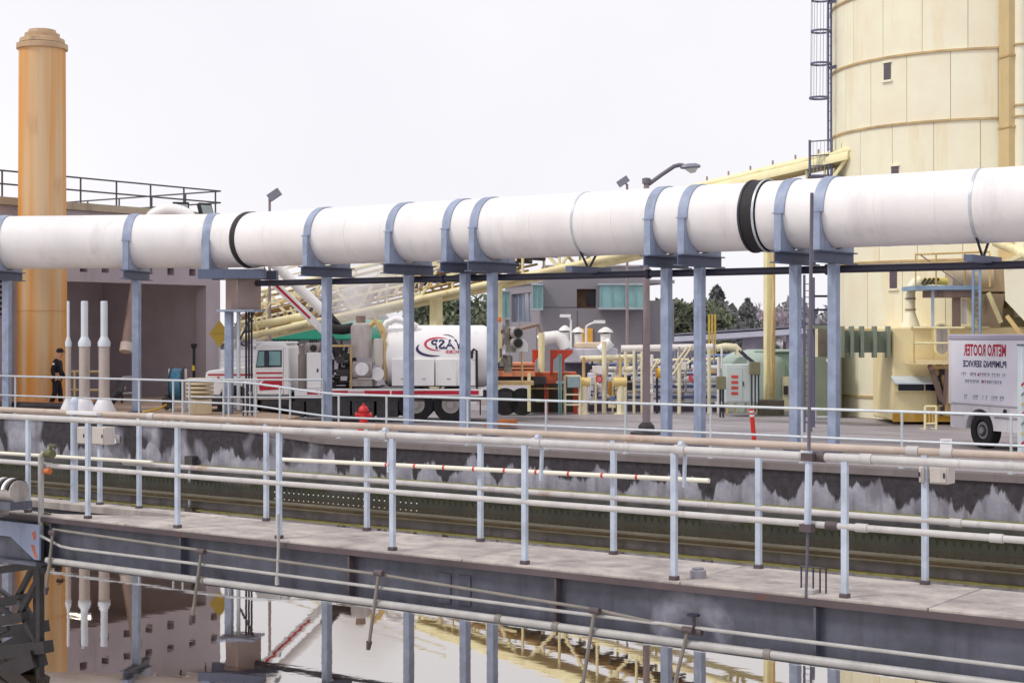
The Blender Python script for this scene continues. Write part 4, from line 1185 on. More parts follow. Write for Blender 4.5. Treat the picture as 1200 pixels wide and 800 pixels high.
def put_text(mb, s, x0, x1, z0, z1, y, mirror=True, slant=0.0, bend=None):
    vs, fs = text_mb(s, x1 - x0, z1 - z0, mirror, slant)
    pts = []
    for a, b in vs:
        x, z = x0 + a, z0 + b
        pts.append((x, y if bend is None else bend(z), z))
    mb.add(pts, [tuple(reversed(f)) for f in fs] if mirror else fs)
    return mb
navy = M('navy_print', (44, 36, 84), 0.5, var=0.05, bump=0)
red_print = M('red_print', (196, 36, 78), 0.5, var=0.05, bump=0)
grey_print = M('grey_print', (150, 146, 166), 0.5, var=0.05, bump=0)

# ================================================================== vacuum truck (faces left)
TD = 47.5
tr0 = Q(240, TD, 0)
NSY = -1.2
def tx(px, y=NSY): return (px - 600) / F * (TD + y) - (240 - 600) / F * TD
def tz(py, y=NSY): return CZ + (HZ - py) / F * (TD + y)
tk = T('vacuum_truck', 'white vacuum tanker truck with red stripes parked behind the pipe supports', 'truck', tuple(tr0), rotz=A, local=True)
# chassis
tk.part('chassis', MB().box(tx(262), tx(600), -0.55, -0.35, 0.62, 0.86).box(tx(262), tx(600), 0.35, 0.55, 0.62, 0.86).box(tx(345), tx(562), -1.1, 1.1, 0.6, 0.9), dark_mach)
def wheel(px, y, r=0.5, w_=0.28):
    x = tx(px)
    wl = tk.part('wheel', MB().arc((x, y, r), (1, 0, 0), (0, 0, 1), (0, w_, 0), r * 0.58, r, 0, 2 * PI, 32), tyre, bevel=0.03)
    s = -1 if y < 0 else 1
    tk.part('rim', MB().cyl((x, y + s * w_ * 0.1, r), (x, y + s * w_ * 0.42, r), r * 0.58, r * 0.5, n=24).cyl((x, y + s * w_ * 0.4, r), (x, y + s * w_ * 0.62, r), r * 0.2, n=14), grey_mach, parent=wl)
for px in (274, 487, 528):
    for y in (-0.98, 0.98): wheel(px, y)
# bonnet
hood_poly = [(tx(240), tz(462)), (tx(240), tz(437)), (tx(244), tz(434)), (tx(282), tz(430)), (tx(299), tz(428)), (tx(303), tz(462)), (tx(292), tz(464)), (tx(288), tz(456)), (tx(280), tz(452)), (tx(268), tz(452)), (tx(260), tz(457)), (tx(257), tz(464))]
tk.part('bonnet', MB().prism(hood_poly, (0, -1.12, 0), (1, 0, 0), (0, 0, 1), (0, 2.24, 0)), truck_white, bevel=0.04)
tk.part('bonnet_stripe', MB().box(tx(243), tx(296), -1.128, -1.121, tz(440), tz(438)), truck_red)
tk.part('bonnet_stripe', MB().box(tx(250), tx(300), -1.127, -1.121, tz(446), tz(444)), truck_red)
tk.part('bumper', MB().box(tx(238), tx(262), -1.15, 1.15, tz(476), tz(464.5)), dark_mach, bevel=0.03)
tk.part('indicator', MB().box(tx(254), tx(256.5), -1.14, -1.12, tz(444), tz(441)), orange_pt)
tk.part('radiator_grille', MB().box(tx(239) - 0.02, tx(239) + 0.03, -0.8, 0.8, tz(462), tz(442)), dark_mach)
# cab
cx0, cx1 = 296, 339
cab_poly = [(tx(297), tz(463)), (tx(296), tz(440)), (tx(296), tz(428)), (tx(299.5), tz(407)), (tx(303), tz(403.5)), (tx(312), tz(402)), (tx(333), tz(402.5)), (tx(337.5), tz(406)), (tx(339), tz(463))]
cab = tk.part('cab', MB().prism(cab_poly, (0, -1.16, 0), (1, 0, 0), (0, 0, 1), (0, 2.32, 0)), truck_white, bevel=0.05)
tk.part('roof_visor', MB().box(tx(298), tx(338), -1.0, 1.0, tz(403), tz(400.5)), truck_white, parent=cab, bevel=0.02)
tk.part('quarter_window', MB().prism([(tx(300.5), tz(429)), (tx(303.5), tz(412)), (tx(309.5), tz(411.5)), (tx(309.5), tz(428.5))], (0, -1.172, 0), (1, 0, 0), (0, 0, 1), (0, 0.01, 0)), glass_teal, parent=cab)
tk.part('window_frame', MB().prism([(tx(299.5), tz(430.5)), (tx(302.5), tz(410.5)), (tx(330), tz(410)), (tx(330), tz(430))], (0, -1.166, 0), (1, 0, 0), (0, 0, 1), (0, 0.005, 0)), dark_steel, parent=cab)
tk.part('door_window', MB().box(tx(315), tx(328.5), -1.176, -1.167, tz(428), tz(411.5)), glass_teal, parent=cab)
tk.part('door_seam', MB().box(tx(331.5), tx(332), -1.166, -1.16, tz(462), tz(408)), grey_mach, parent=cab)
tk.part('mirror', MB().obox((tx(313), -1.36, tz(421)), (0.1, 0.12, 0.34)).cyl((tx(311), -1.17, tz(414)), (tx(313), -1.36, tz(414)), 0.015, n=6), dark_steel, parent=cab)
tk.part('cab_stripe', MB().box(tx(300), tx(331), -1.17, -1.161, tz(438), tz(436)), truck_red, parent=cab)
tk.part('cab_stripe', MB().box(tx(301), tx(331), -1.168, -1.161, tz(445), tz(441.5)), truck_red, parent=cab)
tk.part('door_panel', MB().prism([(tx(302), tz(446)), (tx(330.5), tz(446)), (tx(330.5), tz(456)), (tx(304), tz(457.5))], (0, -1.17, 0), (1, 0, 0), (0, 0, 1), (0, 0.008, 0)), truck_red, parent=cab)
em_ = MB()
em_.arc((tx(317), -1.174, tz(448.5)), (1.7, 0, 0), (0, 0, 0.55), (0, 0.004, 0), 0.15, 0.20, PI * 0.6, PI * 1.75, 16)
em_.box(tx(316), tx(327), -1.176, -1.171, tz(451.8), tz(450.8))
tk.part('door_emblem', em_, truck_white, parent=cab)
tk.part('step', MB().box(tx(302), tx(340), -1.2, -0.9, tz(468), tz(464.5)), grey_mach)
tk.part('fuel_tank', MB().cyl((tx(306), -0.9, 0.55), (tx(338), -0.9, 0.55), 0.26, n=20), dark_mach)
tk.part('windscreen', MB().prism([(tx(296.2), tz(428)), (tx(299.4), tz(408)), (tx(298.9), tz(408)), (tx(295.7), tz(428))], (0, -1.0, 0), (1, 0, 0), (0, 0, 1), (0, 2.0, 0)), glass_dk, parent=cab)
# equipment behind the cab
tk.part('exhaust_pipe', MB().cyl((tx(353), -0.9, tz(462)), (tx(353), -0.9, tz(415)), 0.13, n=16).path([(tx(353), -0.9, tz(416)), (tx(353), -0.9, tz(408)), (tx(352), -0.95, tz(404))], 0.06, 10), M('exhaust_grey', (150, 140, 134), 0.5, var=0.15, dirt=0.3))
tk.part('tall_cabinet', MB().box(tx(359), tx(376), -1.15, 0.9, tz(455), tz(413)), truck_white, bevel=0.02)
pt_ = tk.part('air_filter', MB().cyl((tx(357), -0.8, tz(408)), (tx(374), -0.8, tz(408)), 0.16, n=16).cyl((tx(366.5), -1.05, tz(408)), (tx(366.5), -0.75, tz(408)), 0.17, n=18), grey_mach)
tk.part('port', MB().cyl((tx(366.5), -1.07, tz(408)), (tx(366.5), -1.0, tz(408)), 0.1, n=16), black_pt, parent=pt_)
tk.part('cabinet_latch', MB().box(tx(371), tx(373), -1.165, -1.151, tz(436), tz(432)), dark_steel)
rnd = random.Random(3)
mm = MB()
for k in range(26):
    x = tx(rnd.uniform(378, 412)); z = tz(rnd.uniform(408, 452)); y = rnd.uniform(-1.0, 0.2)
    if k % 3 == 0: mm.cyl((x, y, z - 0.2), (x + rnd.uniform(-0.1, 0.1), y, z + 0.25), rnd.uniform(0.03, 0.07), n=8)
    elif k % 3 == 1: mm.cyl((x - 0.15, y, z), (x + 0.2, y, z), rnd.uniform(0.04, 0.1), n=8)
    else: mm.obox((x, y, z), (rnd.uniform(.1, .25), .2, rnd.uniform(.1, .3)))
tk.part('pump_works', mm, dark_mach)
tk.part('pump_frame', MB().bar((tx(378), -1.1, tz(405)), (tx(411), -1.1, tz(405)), 0.06, 0.06).bar((tx(378), -1.1, tz(405)), (tx(378), -1.1, tz(456)), 0.06, 0.06).bar((tx(411), -1.1, tz(405)), (tx(411), -1.1, tz(456)), 0.06, 0.06), yellow_dk)
cy = tk.part('cyclone', MB().lathe([(0.30, tz(419)), (0.30, tz(384)), (0.27, tz(380)), (0.12, tz(378))], (tx(421.5), -0.75, 0), 24), M('cyclone_grey', (196, 188, 184), 0.5, var=0.12, dirt=0.3, dirtcol=(140, 128, 120)))
tk.part('outlet', MB().cyl((tx(421), -0.75, tz(379)), (tx(421), -0.75, tz(370)), 0.13, 0.15, n=16), brown_tube, parent=cy)
bl = tk.part('blower', MB().cyl((tx(413), -1.05, tz(433)), (tx(436), -1.05, tz(433)), 0.24, n=20).obox((tx(424.5), -1.0, tz(433)), (0.42, 0.6, 0.36)), grey_mach, bevel=0.02)
tk.part('blower_plate', MB().cyl((tx(424.5), -1.33, tz(432)), (tx(424.5), -1.29, tz(432)), 0.19, n=20), truck_white, parent=bl)
tk.part('blower_base', MB().box(tx(409), tx(436), -1.1, 0.6, tz(453), tz(445)), grey_mach, bevel=0.02)
tk.part('filter_canister', MB().lathe([(0.15, tz(428)), (0.15, tz(398)), (0.13, tz(396.5))], (tx(443), -0.95, 0), 20), M('canister_pale', (200, 194, 186), 0.45, var=0.1, dirt=0.2))
tk.part('silencer', MB().cyl((tx(442), -1.1, tz(438)), (tx(442), -0.4, tz(438)), 0.19, n=24), truck_white)
tk.part('pipework', MB().path([(tx(430), -0.8, tz(384)), (tx(436), -0.8, tz(378)), (tx(443), -0.8, tz(378)), (tx(447), -0.8, tz(386)), (tx(449), -0.8, tz(400)), (tx(450), -0.8, tz(440))], 0.07, 10).path([(tx(437), -0.9, tz(372)), (tx(441), -0.9, tz(380)), (tx(446), -0.9, tz(388))], 0.05, 8).cyl((tx(450), -1.0, tz(446)), (tx(450), -1.0, tz(398)), 0.04, n=8), yellow_dk)
tk.part('top_hose', MB().path([(tx(446), -0.7, tz(390)), (tx(452), -0.7, tz(378)), (tx(462), -0.7, tz(374)), (tx(476), -0.7, tz(377)), (tx(487), -0.6, tz(383))], 0.10, 12), truck_white)
# tank
TRr = 0.90; tcx = (0.0, tz(417, 0) - 0.02)
tank_y = -0.15; tank_z = tz(381, -0.2) - TRr
tp = []
for r, px in ((0.30, 447), (0.62, 448), (0.82, 450.5), (0.90, 455), (0.90, 566), (0.84, 572), (0.62, 576), (0.30, 578)):
    tp.append((r, tx(px, -0.6)))
mb = MB(); n = 40
for r, x in tp:
    for k in range(n):
        a = 2 * PI * k / n; mb.v.append((x, tank_y + r * math.cos(a), tank_z + r * math.sin(a)))
for i in range(len(tp) - 1):
    for k in range(n): mb.f.append((i * n + k, i * n + (k + 1) % n, (i + 1) * n + (k + 1) % n, (i + 1) * n + k))
mb.f.append(tuple(range(n))); mb.f.append(tuple(range(len(tp) * n - 1, (len(tp) - 1) * n - 1, -1)))
tkk = tk.part('tank', mb, truck_white)
def on_tank(z): 
    s = max(-0.98, min(0.98, (z - tank_z) / TRr)); return tank_y - math.sqrt(1 - s * s) * TRr - 0.006
ty_ = on_tank(tank_z)
lx = lambda px: tx(px, -0.9)
lz = lambda py: tz(py, -1.0)
lg = MB(); put_text(lg, 'WASP', lx(505), lx(551), lz(409), lz(397.5), 0, True, -0.0, on_tank)
tk.part('tank_lettering', lg, navy, parent=tkk)
lg = MB(); put_text(lg, 'SERVICES', lx(522.5), lx(556), lz(413.8), lz(410.2), 0, True, 0, on_tank)
tk.part('tank_tagline', lg, red_print, parent=tkk)
def swoosh(px, py, rx, ry, a0, a1, w0, w1, w2):
    m_ = MB(); n_ = 26; vs = []
    for i in range(n_ + 1):
        s = i / n_; a = a0 + (a1 - a0) * s
        wd = w0 * (1 - s) ** 2 + w1 * 2 * s * (1 - s) * 1.6 + w2 * s * s
        for k in (-1, 1):
            xx = px + (rx + k * wd) * math.cos(a); yy = py - (ry + k * wd * 0.8) * math.sin(a)
            vs.append((lx(xx), on_tank(lz(yy)) - 0.003, lz(yy)))
    m_.add(vs, [(2 * i, 2 * i + 1, 2 * i + 3, 2 * i + 2) for i in range(n_)])
    return m_
tk.part('tank_swoosh', swoosh(509, 408, 20, 9, PI * 0.83, PI * 1.62, 0.2, 2.3, 0.15), navy, parent=tkk)
tk.part('tank_swoosh', swoosh(514, 403, 15.5, 7.4, PI * 0.25, PI * 1.55, 0.1, 1.7, 0.3), red_print, parent=tkk)
tk.part('tank_swoosh', swoosh(521, 402, 14, 10, PI * 0.18, PI * 0.55, 0.2, 0.7, 0.1), navy, parent=tkk)
for a, b_ in ((459, 484), (484.8, 509), (510.3, 541), (541.8, 557.5)):
    tbx = tk.part('tool_locker', MB().box(tx(a), tx(b_), -1.19, -0.75, tz(452), tz(420.5)), truck_white, bevel=0.015)
    tk.part('locker_handle', MB().box(tx((a + b_) / 2) - 0.05, tx((a + b_) / 2) + 0.05, -1.205, -1.191, tz(444), tz(443)), grey_mach, parent=tbx)
tk.part('ladder_pipe', MB().path([(tx(553), -1.2, tz(420)), (tx(553), -1.2, tz(412)), (tx(555), -1.2, tz(409)), (tx(558.5), -1.2, tz(411)), (tx(559), -1.2, tz(455))], 0.035, 8), black_pt)
tk.part('side_rail', MB().box(tx(345), tx(566), -1.22, -1.05, tz(464), tz(455.5)), truck_white, bevel=0.01)
for a, b_ in ((360, 373), (375, 408), (427, 457), (459, 538), (543, 561)):
    tk.part('reflective_stripe', MB().box(tx(a), tx(b_), -1.229, -1.221, tz(462), tz(457.5)), truck_red)
tk.part('plate', MB().box(tx(408.5), tx(426.5), -1.229, -1.221, tz(461), tz(458)), M('plate_pink', (196, 150, 156), 0.5))
for px in (487, 528):
    tk.part('mudguard', MB().arc((tx(px), -0.98, 0.5), (1, 0, 0), (0, 0, 1), (0, 0.4, 0), 0.56, 0.59, 0.35, PI - 0.35, 16), black_pt)
for a, b_ in ((342, 356), (358, 383), (386, 410), (412, 438), (441, 466)):
    tk.part('side_box', MB().box(tx(a), tx(b_), -1.12, -0.55, 0.14, 0.6), dark_mach, bevel=0.02)
tk.part('underframe', MB().box(tx(300), tx(470), -0.5, 0.5, 0.16, 0.62).box(tx(505), tx(512), -0.9, 0.9, 0.3, 0.6), dark_mach)
for px in (548, 562): tk.part('mud_flap', MB().box(tx(px), tx(px) + 0.03, -1.15, -0.7, 0.2, 0.62), black_pt)
# rear valves and beacon
rear = tk.part('rear_door', MB().cyl((tx(579, -0.6), tank_y, tank_z), (tx(582, -0.6), tank_y, tank_z), 0.93, n=36), M('rear_door_grey', (150, 146, 150), 0.5, dirt=0.4))
rp_ = MB()
rnd = random.Random(5)
for k in range(16):
    c = Vector((tx(rnd.uniform(586, 600)), rnd.uniform(-1.0, -0.5), tz(rnd.uniform(386, 432))))
    rp_.obox(c, (rnd.uniform(.08, .3), .2, rnd.uniform(.1, .35)))
tk.part('valve_block', rp_, M('valve_block_grey', (128, 122, 112), 0.5, var=0.4, vscale=6, dirt=0.4), parent=rear)
for py in (390, 402):
    tk.part('hose_port', MB().cyl((tx(598), -0.7, tz(py)), (tx(607), -1.2, tz(py)), 0.17, n=20), grey_mach, parent=rear)
    tk.part('port', MB().cyl((tx(607), -1.2, tz(py)), (tx(607.6), -1.235, tz(py)), 0.125, n=20), black_pt, parent=rear)
tk.part('rear_panel', MB().prism([(tx(606), tz(412)), (tx(619), tz(412)), (tx(619), tz(403)), (tx(614), tz(397)), (tx(606), tz(397))], (0, -0.7, 0), (1, 0, 0), (0, 0, 1), (0, 0.03, 0)), truck_white)
tk.part('rear_frame', MB().cyl((tx(612), -0.68, tz(412)), (tx(612), -0.68, tz(452)), 0.03, n=8).box(tx(582), tx(626), -0.6, 0.6, tz(452), tz(448)), yellow_dk)
bp2 = tk.part('beacon_post', MB().box(tx(583.5), tx(588.5), -1.0, -0.92, tz(386), tz(377)), box_m)
tk.part('beacon', MB().lathe([(0.05, 0), (0.055, 0.06), (0.04, 0.13), (0.01, 0.15)], (tx(585.5), -0.96, tz(377)), 12), M('amber_beacon', (236, 120, 30), 0.3, bump=0))
# suction boom and hose
b0 = Vector((tx(288), -0.2, tz(306, -0.2))); b1 = Vector((tx(379), -0.2, tz(392, -0.2)))
bm = tk.part('boom', MB().bar(b0, b1, 0.2, 0.22), truck_white, bevel=0.02)
dn = (b1 - b0).normalized(); nrm = Vector((dn.z, 0, -dn.x))
st_a, st_b = b0 + dn * 0.6, b0 + dn * 2.4
tk.part('boom_stripe', MB().bar(st_a + Vector((0, -0.104, 0)), st_b + Vector((0, -0.104, 0)), 0.008, 0.07), truck_red, parent=bm)
off = Vector((0.36, 0, 0.22))
tk.part('boom_tube', MB().cyl(b0 + off, b0 + off + dn * 2.5, 0.15, n=18), truck_white)
tk.part('tube_collar', MB().cyl(b0 + off + dn * 2.45, b0 + off + dn * 2.6, 0.18, n=18), M('collar_rust', (150, 118, 100), 0.6))
hs = b0 + off + dn * 2.6
tk.part('suction_hose', MB().path([hs, hs + dn * 0.4, Vector((tx(378), -0.3, tz(378))), Vector((tx(388), -0.4, tz(385.5))), Vector((tx(399), -0.5, tz(386))), Vector((tx(411), -0.6, tz(384)))], 0.15, 14), rubber)
tk.part('boom_knuckle', MB().path([b1 - dn * 0.25, b1 + Vector((0.1, 0, -0.1)), b1 + Vector((0.25, 0, -0.35))], 0.1, 10).obox(b1 + Vector((0.25, 0, -0.4)), (0.4, 0.4, 0.25)), dark_mach)
for px in (303, 322):
    tk.part('boom_link', MB().bar(Vector((tx(px), -0.2, tz(306 + (px - 288) * 0.95 - 9))), Vector((tx(px) + 0.12, -0.2, tz(306 + (px - 288) * 0.95 + 2))), 0.04, 0.04), dark_steel, parent=bm)

# ================================================================== van at the right edge
vd = (0.342, -0.94)
va = math.atan2(vd[1], vd[0]) + A
vr = Q(1112.5, 37.0, 0)
vn = T('step_van', 'white box van with red and navy lettering at the right edge', 'van', tuple(vr), rotz=va, local=True)
van_w = M('van_white', (232, 230, 240), 0.35, var=0.05, dirt=0.15, dirtcol=(168, 160, 170), bump=0.02)
van_lo = M('van_lower_white', (226, 222, 226), 0.35, var=0.06, dirt=0.3, dirtcol=(150, 140, 138), bump=0.02)
zb0, zb1 = 0.95, 2.50
bxp = vn.part('box_body', MB().box(0, 4.3, 0, 2.1, zb0, zb1), van_w, bevel=0.05)
vn.part('roof_cap', MB().box(-0.02, 4.32, -0.02, 2.12, zb1 - 0.10, zb1 + 0.03), M('van_roof_trim', (176, 170, 190), 0.4, var=0.1), bevel=0.03)
vn.part('corner_trim', MB().box(-0.015, 0.07, -0.014, 0.05, zb0, zb1 - 0.1), van_lo, parent=bxp, bevel=0.01)
# lower body with wheel arch
arch = [(0.0, 0.42), (0.0, zb0 - 0.003), (4.3, zb0 - 0.003), (4.3, 0.42)]
for k in range(13):
    a = PI * k / 12
    arch.append((1.08 + 0.50 * math.cos(a), 0.42 + 0.46 * math.sin(a) + 0.0))
vn.part('lower_body', MB().prism(arch, (0, 0.03, 0), (1, 0, 0), (0, 0, 1), (0, 0.5, 0)), van_lo)
vn.part('lower_body', MB().box(0.02, 4.28, 0.56, 2.07, 0.5, zb0 - 0.004), dark_mach)
vn.part('trim_line', MB().box(1.62, 4.2, 0.012, 0.029, 0.70, 0.74), M('trim_grey', (150, 146, 156), 0.4), bevel=0.004)
vn.part('trim_line', MB().box(0.02, 0.52, 0.012, 0.029, 0.70, 0.74), M('trim_grey', (150, 146, 156), 0.4), bevel=0.004)
vn.part('tail_light', MB().box(-0.03, 0.0, 0.04, 0.16, 0.72, 0.92), M('tail_red', (190, 30, 36), 0.3, bump=0))
vn.part('fuel_cap', MB().cyl((2.0, 0.03, 0.86), (2.0, 0.0, 0.86), 0.05, n=14), black_pt)
for x in (1.08, 5.0):
    for y in (0.2, 1.9):
        wl = vn.part('wheel', MB().arc((x, y, 0.40), (1, 0, 0), (0, 0, 1), (0, 0.26, 0), 0.22, 0.40, 0, 2 * PI, 36), tyre, bevel=0.03)
        s = -1 if y < 1 else 1
        vn.part('rim', MB().cyl((x, y + s * 0.02, 0.4), (x, y + s * 0.09, 0.4), 0.222, 0.19, n=24).cyl((x, y + s * 0.08, 0.4), (x, y + s * 0.13, 0.4), 0.08, n=12), M('van_rim', (150, 146, 150), 0.4, metal=0.4), parent=wl)
        vn.part('hub_holes', MB().cyl((x, y + s * 0.085, 0.4), (x, y + s * 0.094, 0.4), 0.14, n=16), dark_mach, parent=wl)
vn.part('cab', MB().prism([(4.31, 0.45), (4.31, 2.3), (4.9, 2.3), (5.6, 1.45), (6.2, 1.25), (6.25, 0.45)], (0, 0.08, 0), (1, 0, 0), (0, 0, 1), (0, 1.95, 0)), van_w, bevel=0.06)
def vx(px):
    k = (px - 600) / F; X0 = (1112.5 - 600) / F * 37.0
    return (k * 37.0 - X0) / (vd[0] - k * vd[1])
def vz(px, py): return CZ + (HZ - py) / F * (37.0 + vd[1] * vx(px))
m_ = MB(); put_text(m_, 'METRO ROOTER', vx(1129.5), vx(1179), vz(1155, 417.5), vz(1155, 403), -0.004)
vn.part('lettering', m_, M('van_red_print', (178, 24, 60), 0.5, bump=0), parent=bxp)
m_ = MB(); put_text(m_, 'PUMPING SERVICE', vx(1128.5), vx(1179.5), vz(1155, 430.5), vz(1155, 422.5), -0.004)
vn.part('lettering', m_, navy, parent=bxp)
m_ = MB(); rnd = random.Random(11)
for z_, x0, x1, hh in ((439, 1127, 1179, 4.4), (447.5, 1131, 1175, 4.4), (466, 1128, 1177, 5.6)):
    a = vx(x0); e_ = vx(x1); zc = vz(1155, z_); h = hh * 36 / F
    i = 0
    while a < e_ - 0.05:
        wd = rnd.uniform(0.03, 0.065); i += 1
        if z_ == 466 and i % 5 == 0 or rnd.random() < 0.12: a += 0.07; continue
        m_.box(a, a + wd * 0.36, -0.004, -0.003, zc - h / 2, zc + h / 2)
        m_.box(a + wd * 0.36, a + wd, -0.004, -0.003, zc + h * rnd.uniform(-0.3, 0.3), zc + h * 0.45)
        a += wd + 0.018
vn.part('small_print', m_, grey_print, parent=bxp)
for px, py in ((1146.5, 439), (1152, 447)):
    vn.part('dot', MB().cyl((vx(px), -0.001, vz(px, py)), (vx(px), -0.005, vz(px, py)), 0.028, n=8), M('van_red_print', (178, 24, 60)), parent=bxp)

# ================================================================== cream silo
SD = 50.6
sc_ = Q(1150, SD, 0); SR = 4.6
silo = T('silo', 'huge cream panelled silo with ribbed hoops rising out of the picture', 'silo', tuple(sc_))
silo.part('shell', MB().lathe([(SR - 0.05, 0.0), (SR - 0.05, 14.6)], sc_, 96), M('silo_gap', (222, 204, 168), 0.7))
NPAN = 22
pm_cache = {}
def panel_mesh(z0, z1):
    k = round(z1 - z0, 3)
    if k in pm_cache: return pm_cache[k]
    da = 2 * PI / NPAN; gap = 0.008 / SR
    m_ = MB(); m_.arc((0, 0, k / 2), (1, 0, 0), (0, 1, 0), (0, 0, k - 0.012), SR - 0.06, SR, -da / 2 + gap, da / 2 - gap, 6)
    pm_cache[k] = m_.mesh('panel', cream)
    return pm_cache[k]
rings = [0.65, 2.65, 4.65, 6.65, 8.65, 10.65, 12.65, 14.6]
zs_ = [0.0] + rings
face_a = math.atan2(-sc_.y, -sc_.x)
for i in range(len(zs_) - 1):
    me = panel_mesh(zs_[i], zs_[i + 1])
    offa = (0.37 * i) % 1.0 * 2 * PI / NPAN
    for k in range(NPAN):
        a = face_a + offa + 2 * PI * (k - NPAN / 2) / NPAN
        silo.inst('panel', me, loc=(0, 0, zs_[i] + 0.004), rot=(0, 0, a))
hoop_m = M('hoop_brown', (192, 166, 120), 0.6, var=0.25, vscale=2, rust=0.3, rustcol=(110, 80, 50))
for z in rings[:-1]:
    silo.part('hoop', MB().arc((sc_.x, sc_.y, z), (1, 0, 0), (0, 1, 0), (0, 0, 0.06), SR - 0.02, SR + 0.05, 0, 2 * PI, 96), hoop_m)
silo.part('roof', MB().lathe([(SR + 0.2, 14.61), (SR + 0.2, 14.75), (0.3, 16.2)], sc_, 64), cream)
def on_silo(px, r=SR):
    # front intersection of the photo column with the silo cylinder
    dx = (px - 600) / F; du, dv = c2w(dx, 1.0)
    a = du * du + dv * dv; b = du * sc_.x + dv * sc_.y; c = sc_.x ** 2 + sc_.y ** 2 - r * r
    return (b - math.sqrt(max(0, b * b - a * c))) / a
for px, y0, y1, w_ in ((1040, 74, 94, 0.24), (1049, 195, 216, 0.24), (1047, 315, 338, 0.24)):
    D = on_silo(px); c = P(px, (y0 + y1) / 2, D); a = math.atan2(c.y - sc_.y, c.x - sc_.x)
    h = (y1 - y0) * D / F
    w0 = silo.part('window', MB().obox(c, (0.05, w_, h), a), M('small_window', (96, 86, 92), 0.3, bump=0))
    silo.part('window_frame', MB().obox(c + Vector((0, 0, -h / 2 - 0.03)), (0.12, w_ + 0.12, 0.06), a).obox(c + Vector((0, 0, h / 2 + 0.02)), (0.1, w_ + 0.08, 0.04), a), cream, parent=w0)
# square riser duct and round pipe on the silo face
D = on_silo(1182) - 0.25
rd = T('riser_duct', 'square cream riser duct running up the silo', 'duct', tuple(Q(1182, D, 2.0)))
rd.part('duct', MB().obox(Q(1182, D, 9.0), (0.30, 0.5, 11.5), A + 0.27), M('duct_cream', (206, 182, 134), 0.55, var=0.08, dirt=0.2, dirtcol=(170, 140, 90)))
for z in rings[2:-1]: rd.part('flange', MB().obox(Q(1182, D, z - 0.3), (0.36, 0.56, 0.06), A + 0.27), hoop_m)
D = on_silo(1194) - 0.35
rp2 = T('riser_pipe', 'round cream riser pipe at the right of the square duct', 'pipe', tuple(Q(1195, D, 2.0)))
rp2.part('pipe', MB().cyl(Q(1195, D, 3.0), Q(1195, D, 14.5), 0.2, n=20), cream)
for py in (54, 125, 138): rp2.part('flange', MB().cyl(P(1195, py, D), P(1195, py - 2, D), 0.25, n=20), hoop_m)
# caged ladder on the left flank
lad = T('caged_ladder', 'dark caged ladder up the left side of the silo', 'ladder', tuple(Q(965, 50.5, 6.8)))
LDp = 50.3
steel_bl = M('ladder_blue_grey', (96, 96, 124), 0.5, var=0.2)
for px in (970.5, 974):
    lad.part('rail', MB().bar(Q(px, LDp, 6.6), Q(px, LDp, 14.4), 0.05, 0.05), steel_bl)
for k in range(26):
    lad.part('rung', MB().cyl(Q(970.5, LDp, 6.8 + 0.29 * k), Q(974, LDp, 6.8 + 0.29 * k), 0.012, n=6), steel_bl)
lc = Q(962, LDp - 0.1, 0)
hoops_y = [(115, 948), (75, 951), (37, 952), (0, 953), (-38, 953)]
for py, pxl in hoops_y:
    z = zz(py, LDp); c = Q((pxl + 972) / 2, LDp, z)
    lad.part('hoop', MB().arc(c, ex, Vector((-sa, ca, 0)) * 1.0, (0, 0, 0.06), 0.29, 0.315, 0, 2 * PI, 24), steel_bl)
for k in range(7):
    a = PI * 0.35 + PI * 1.3 * k / 6
    c0 = Q(961, LDp, zz(116, LDp)); c1 = Q(962.5, LDp, zz(-40, LDp))
    d_ = ex * math.cos(a) * 0.3 + Vector((-sa, ca, 0)) * math.sin(a) * 0.3
    lad.part('cage_bar', MB().cyl(c0 + d_, c1 + d_, 0.010, n=5), M('cage_pale', (176, 176, 190), 0.5))
lad.part('bracket', MB().bar(Q(972, LDp, zz(80, LDp)), Q(980, LDp, zz(78, LDp)), 0.08, 0.1), steel_bl)
lad.part('bracket', MB().bar(Q(972, LDp, zz(3, LDp)), Q(980, LDp, zz(1, LDp)), 0.08, 0.1), steel_bl)
# ladder landing
ld = T('ladder_landing', 'small railed landing at the foot of the caged ladder', 'platform', tuple(Q(962, 50.0, zz(207, 50))))
zf = zz(206, 50)
ld.part('floor', MB().obox(Q(963, 50, zf - 0.04), (0.75, 0.9, 0.07), A), steel_bl)
for px in (949, 974.5):
    for D in (49.6, 50.4): ld.part('post', MB().bar(Q(px, D, zf), Q(px, D, zz(164 if px > 960 else 166, 50)), 0.06, 0.06), steel_bl)
for py in (164, 181, 193):
    for D in (49.6, 50.4): ld.part('rail', MB().bar(P(949, py + 2, D), P(975, py, D), 0.035, 0.035), steel_bl)
for k in range(5):
    ld.part('bar', MB().cyl(P(953 + 4.4 * k, 166, 49.6), P(953 + 4.4 * k, 203, 49.6), 0.008, n=5), M('cage_pale', (176, 176, 190)))
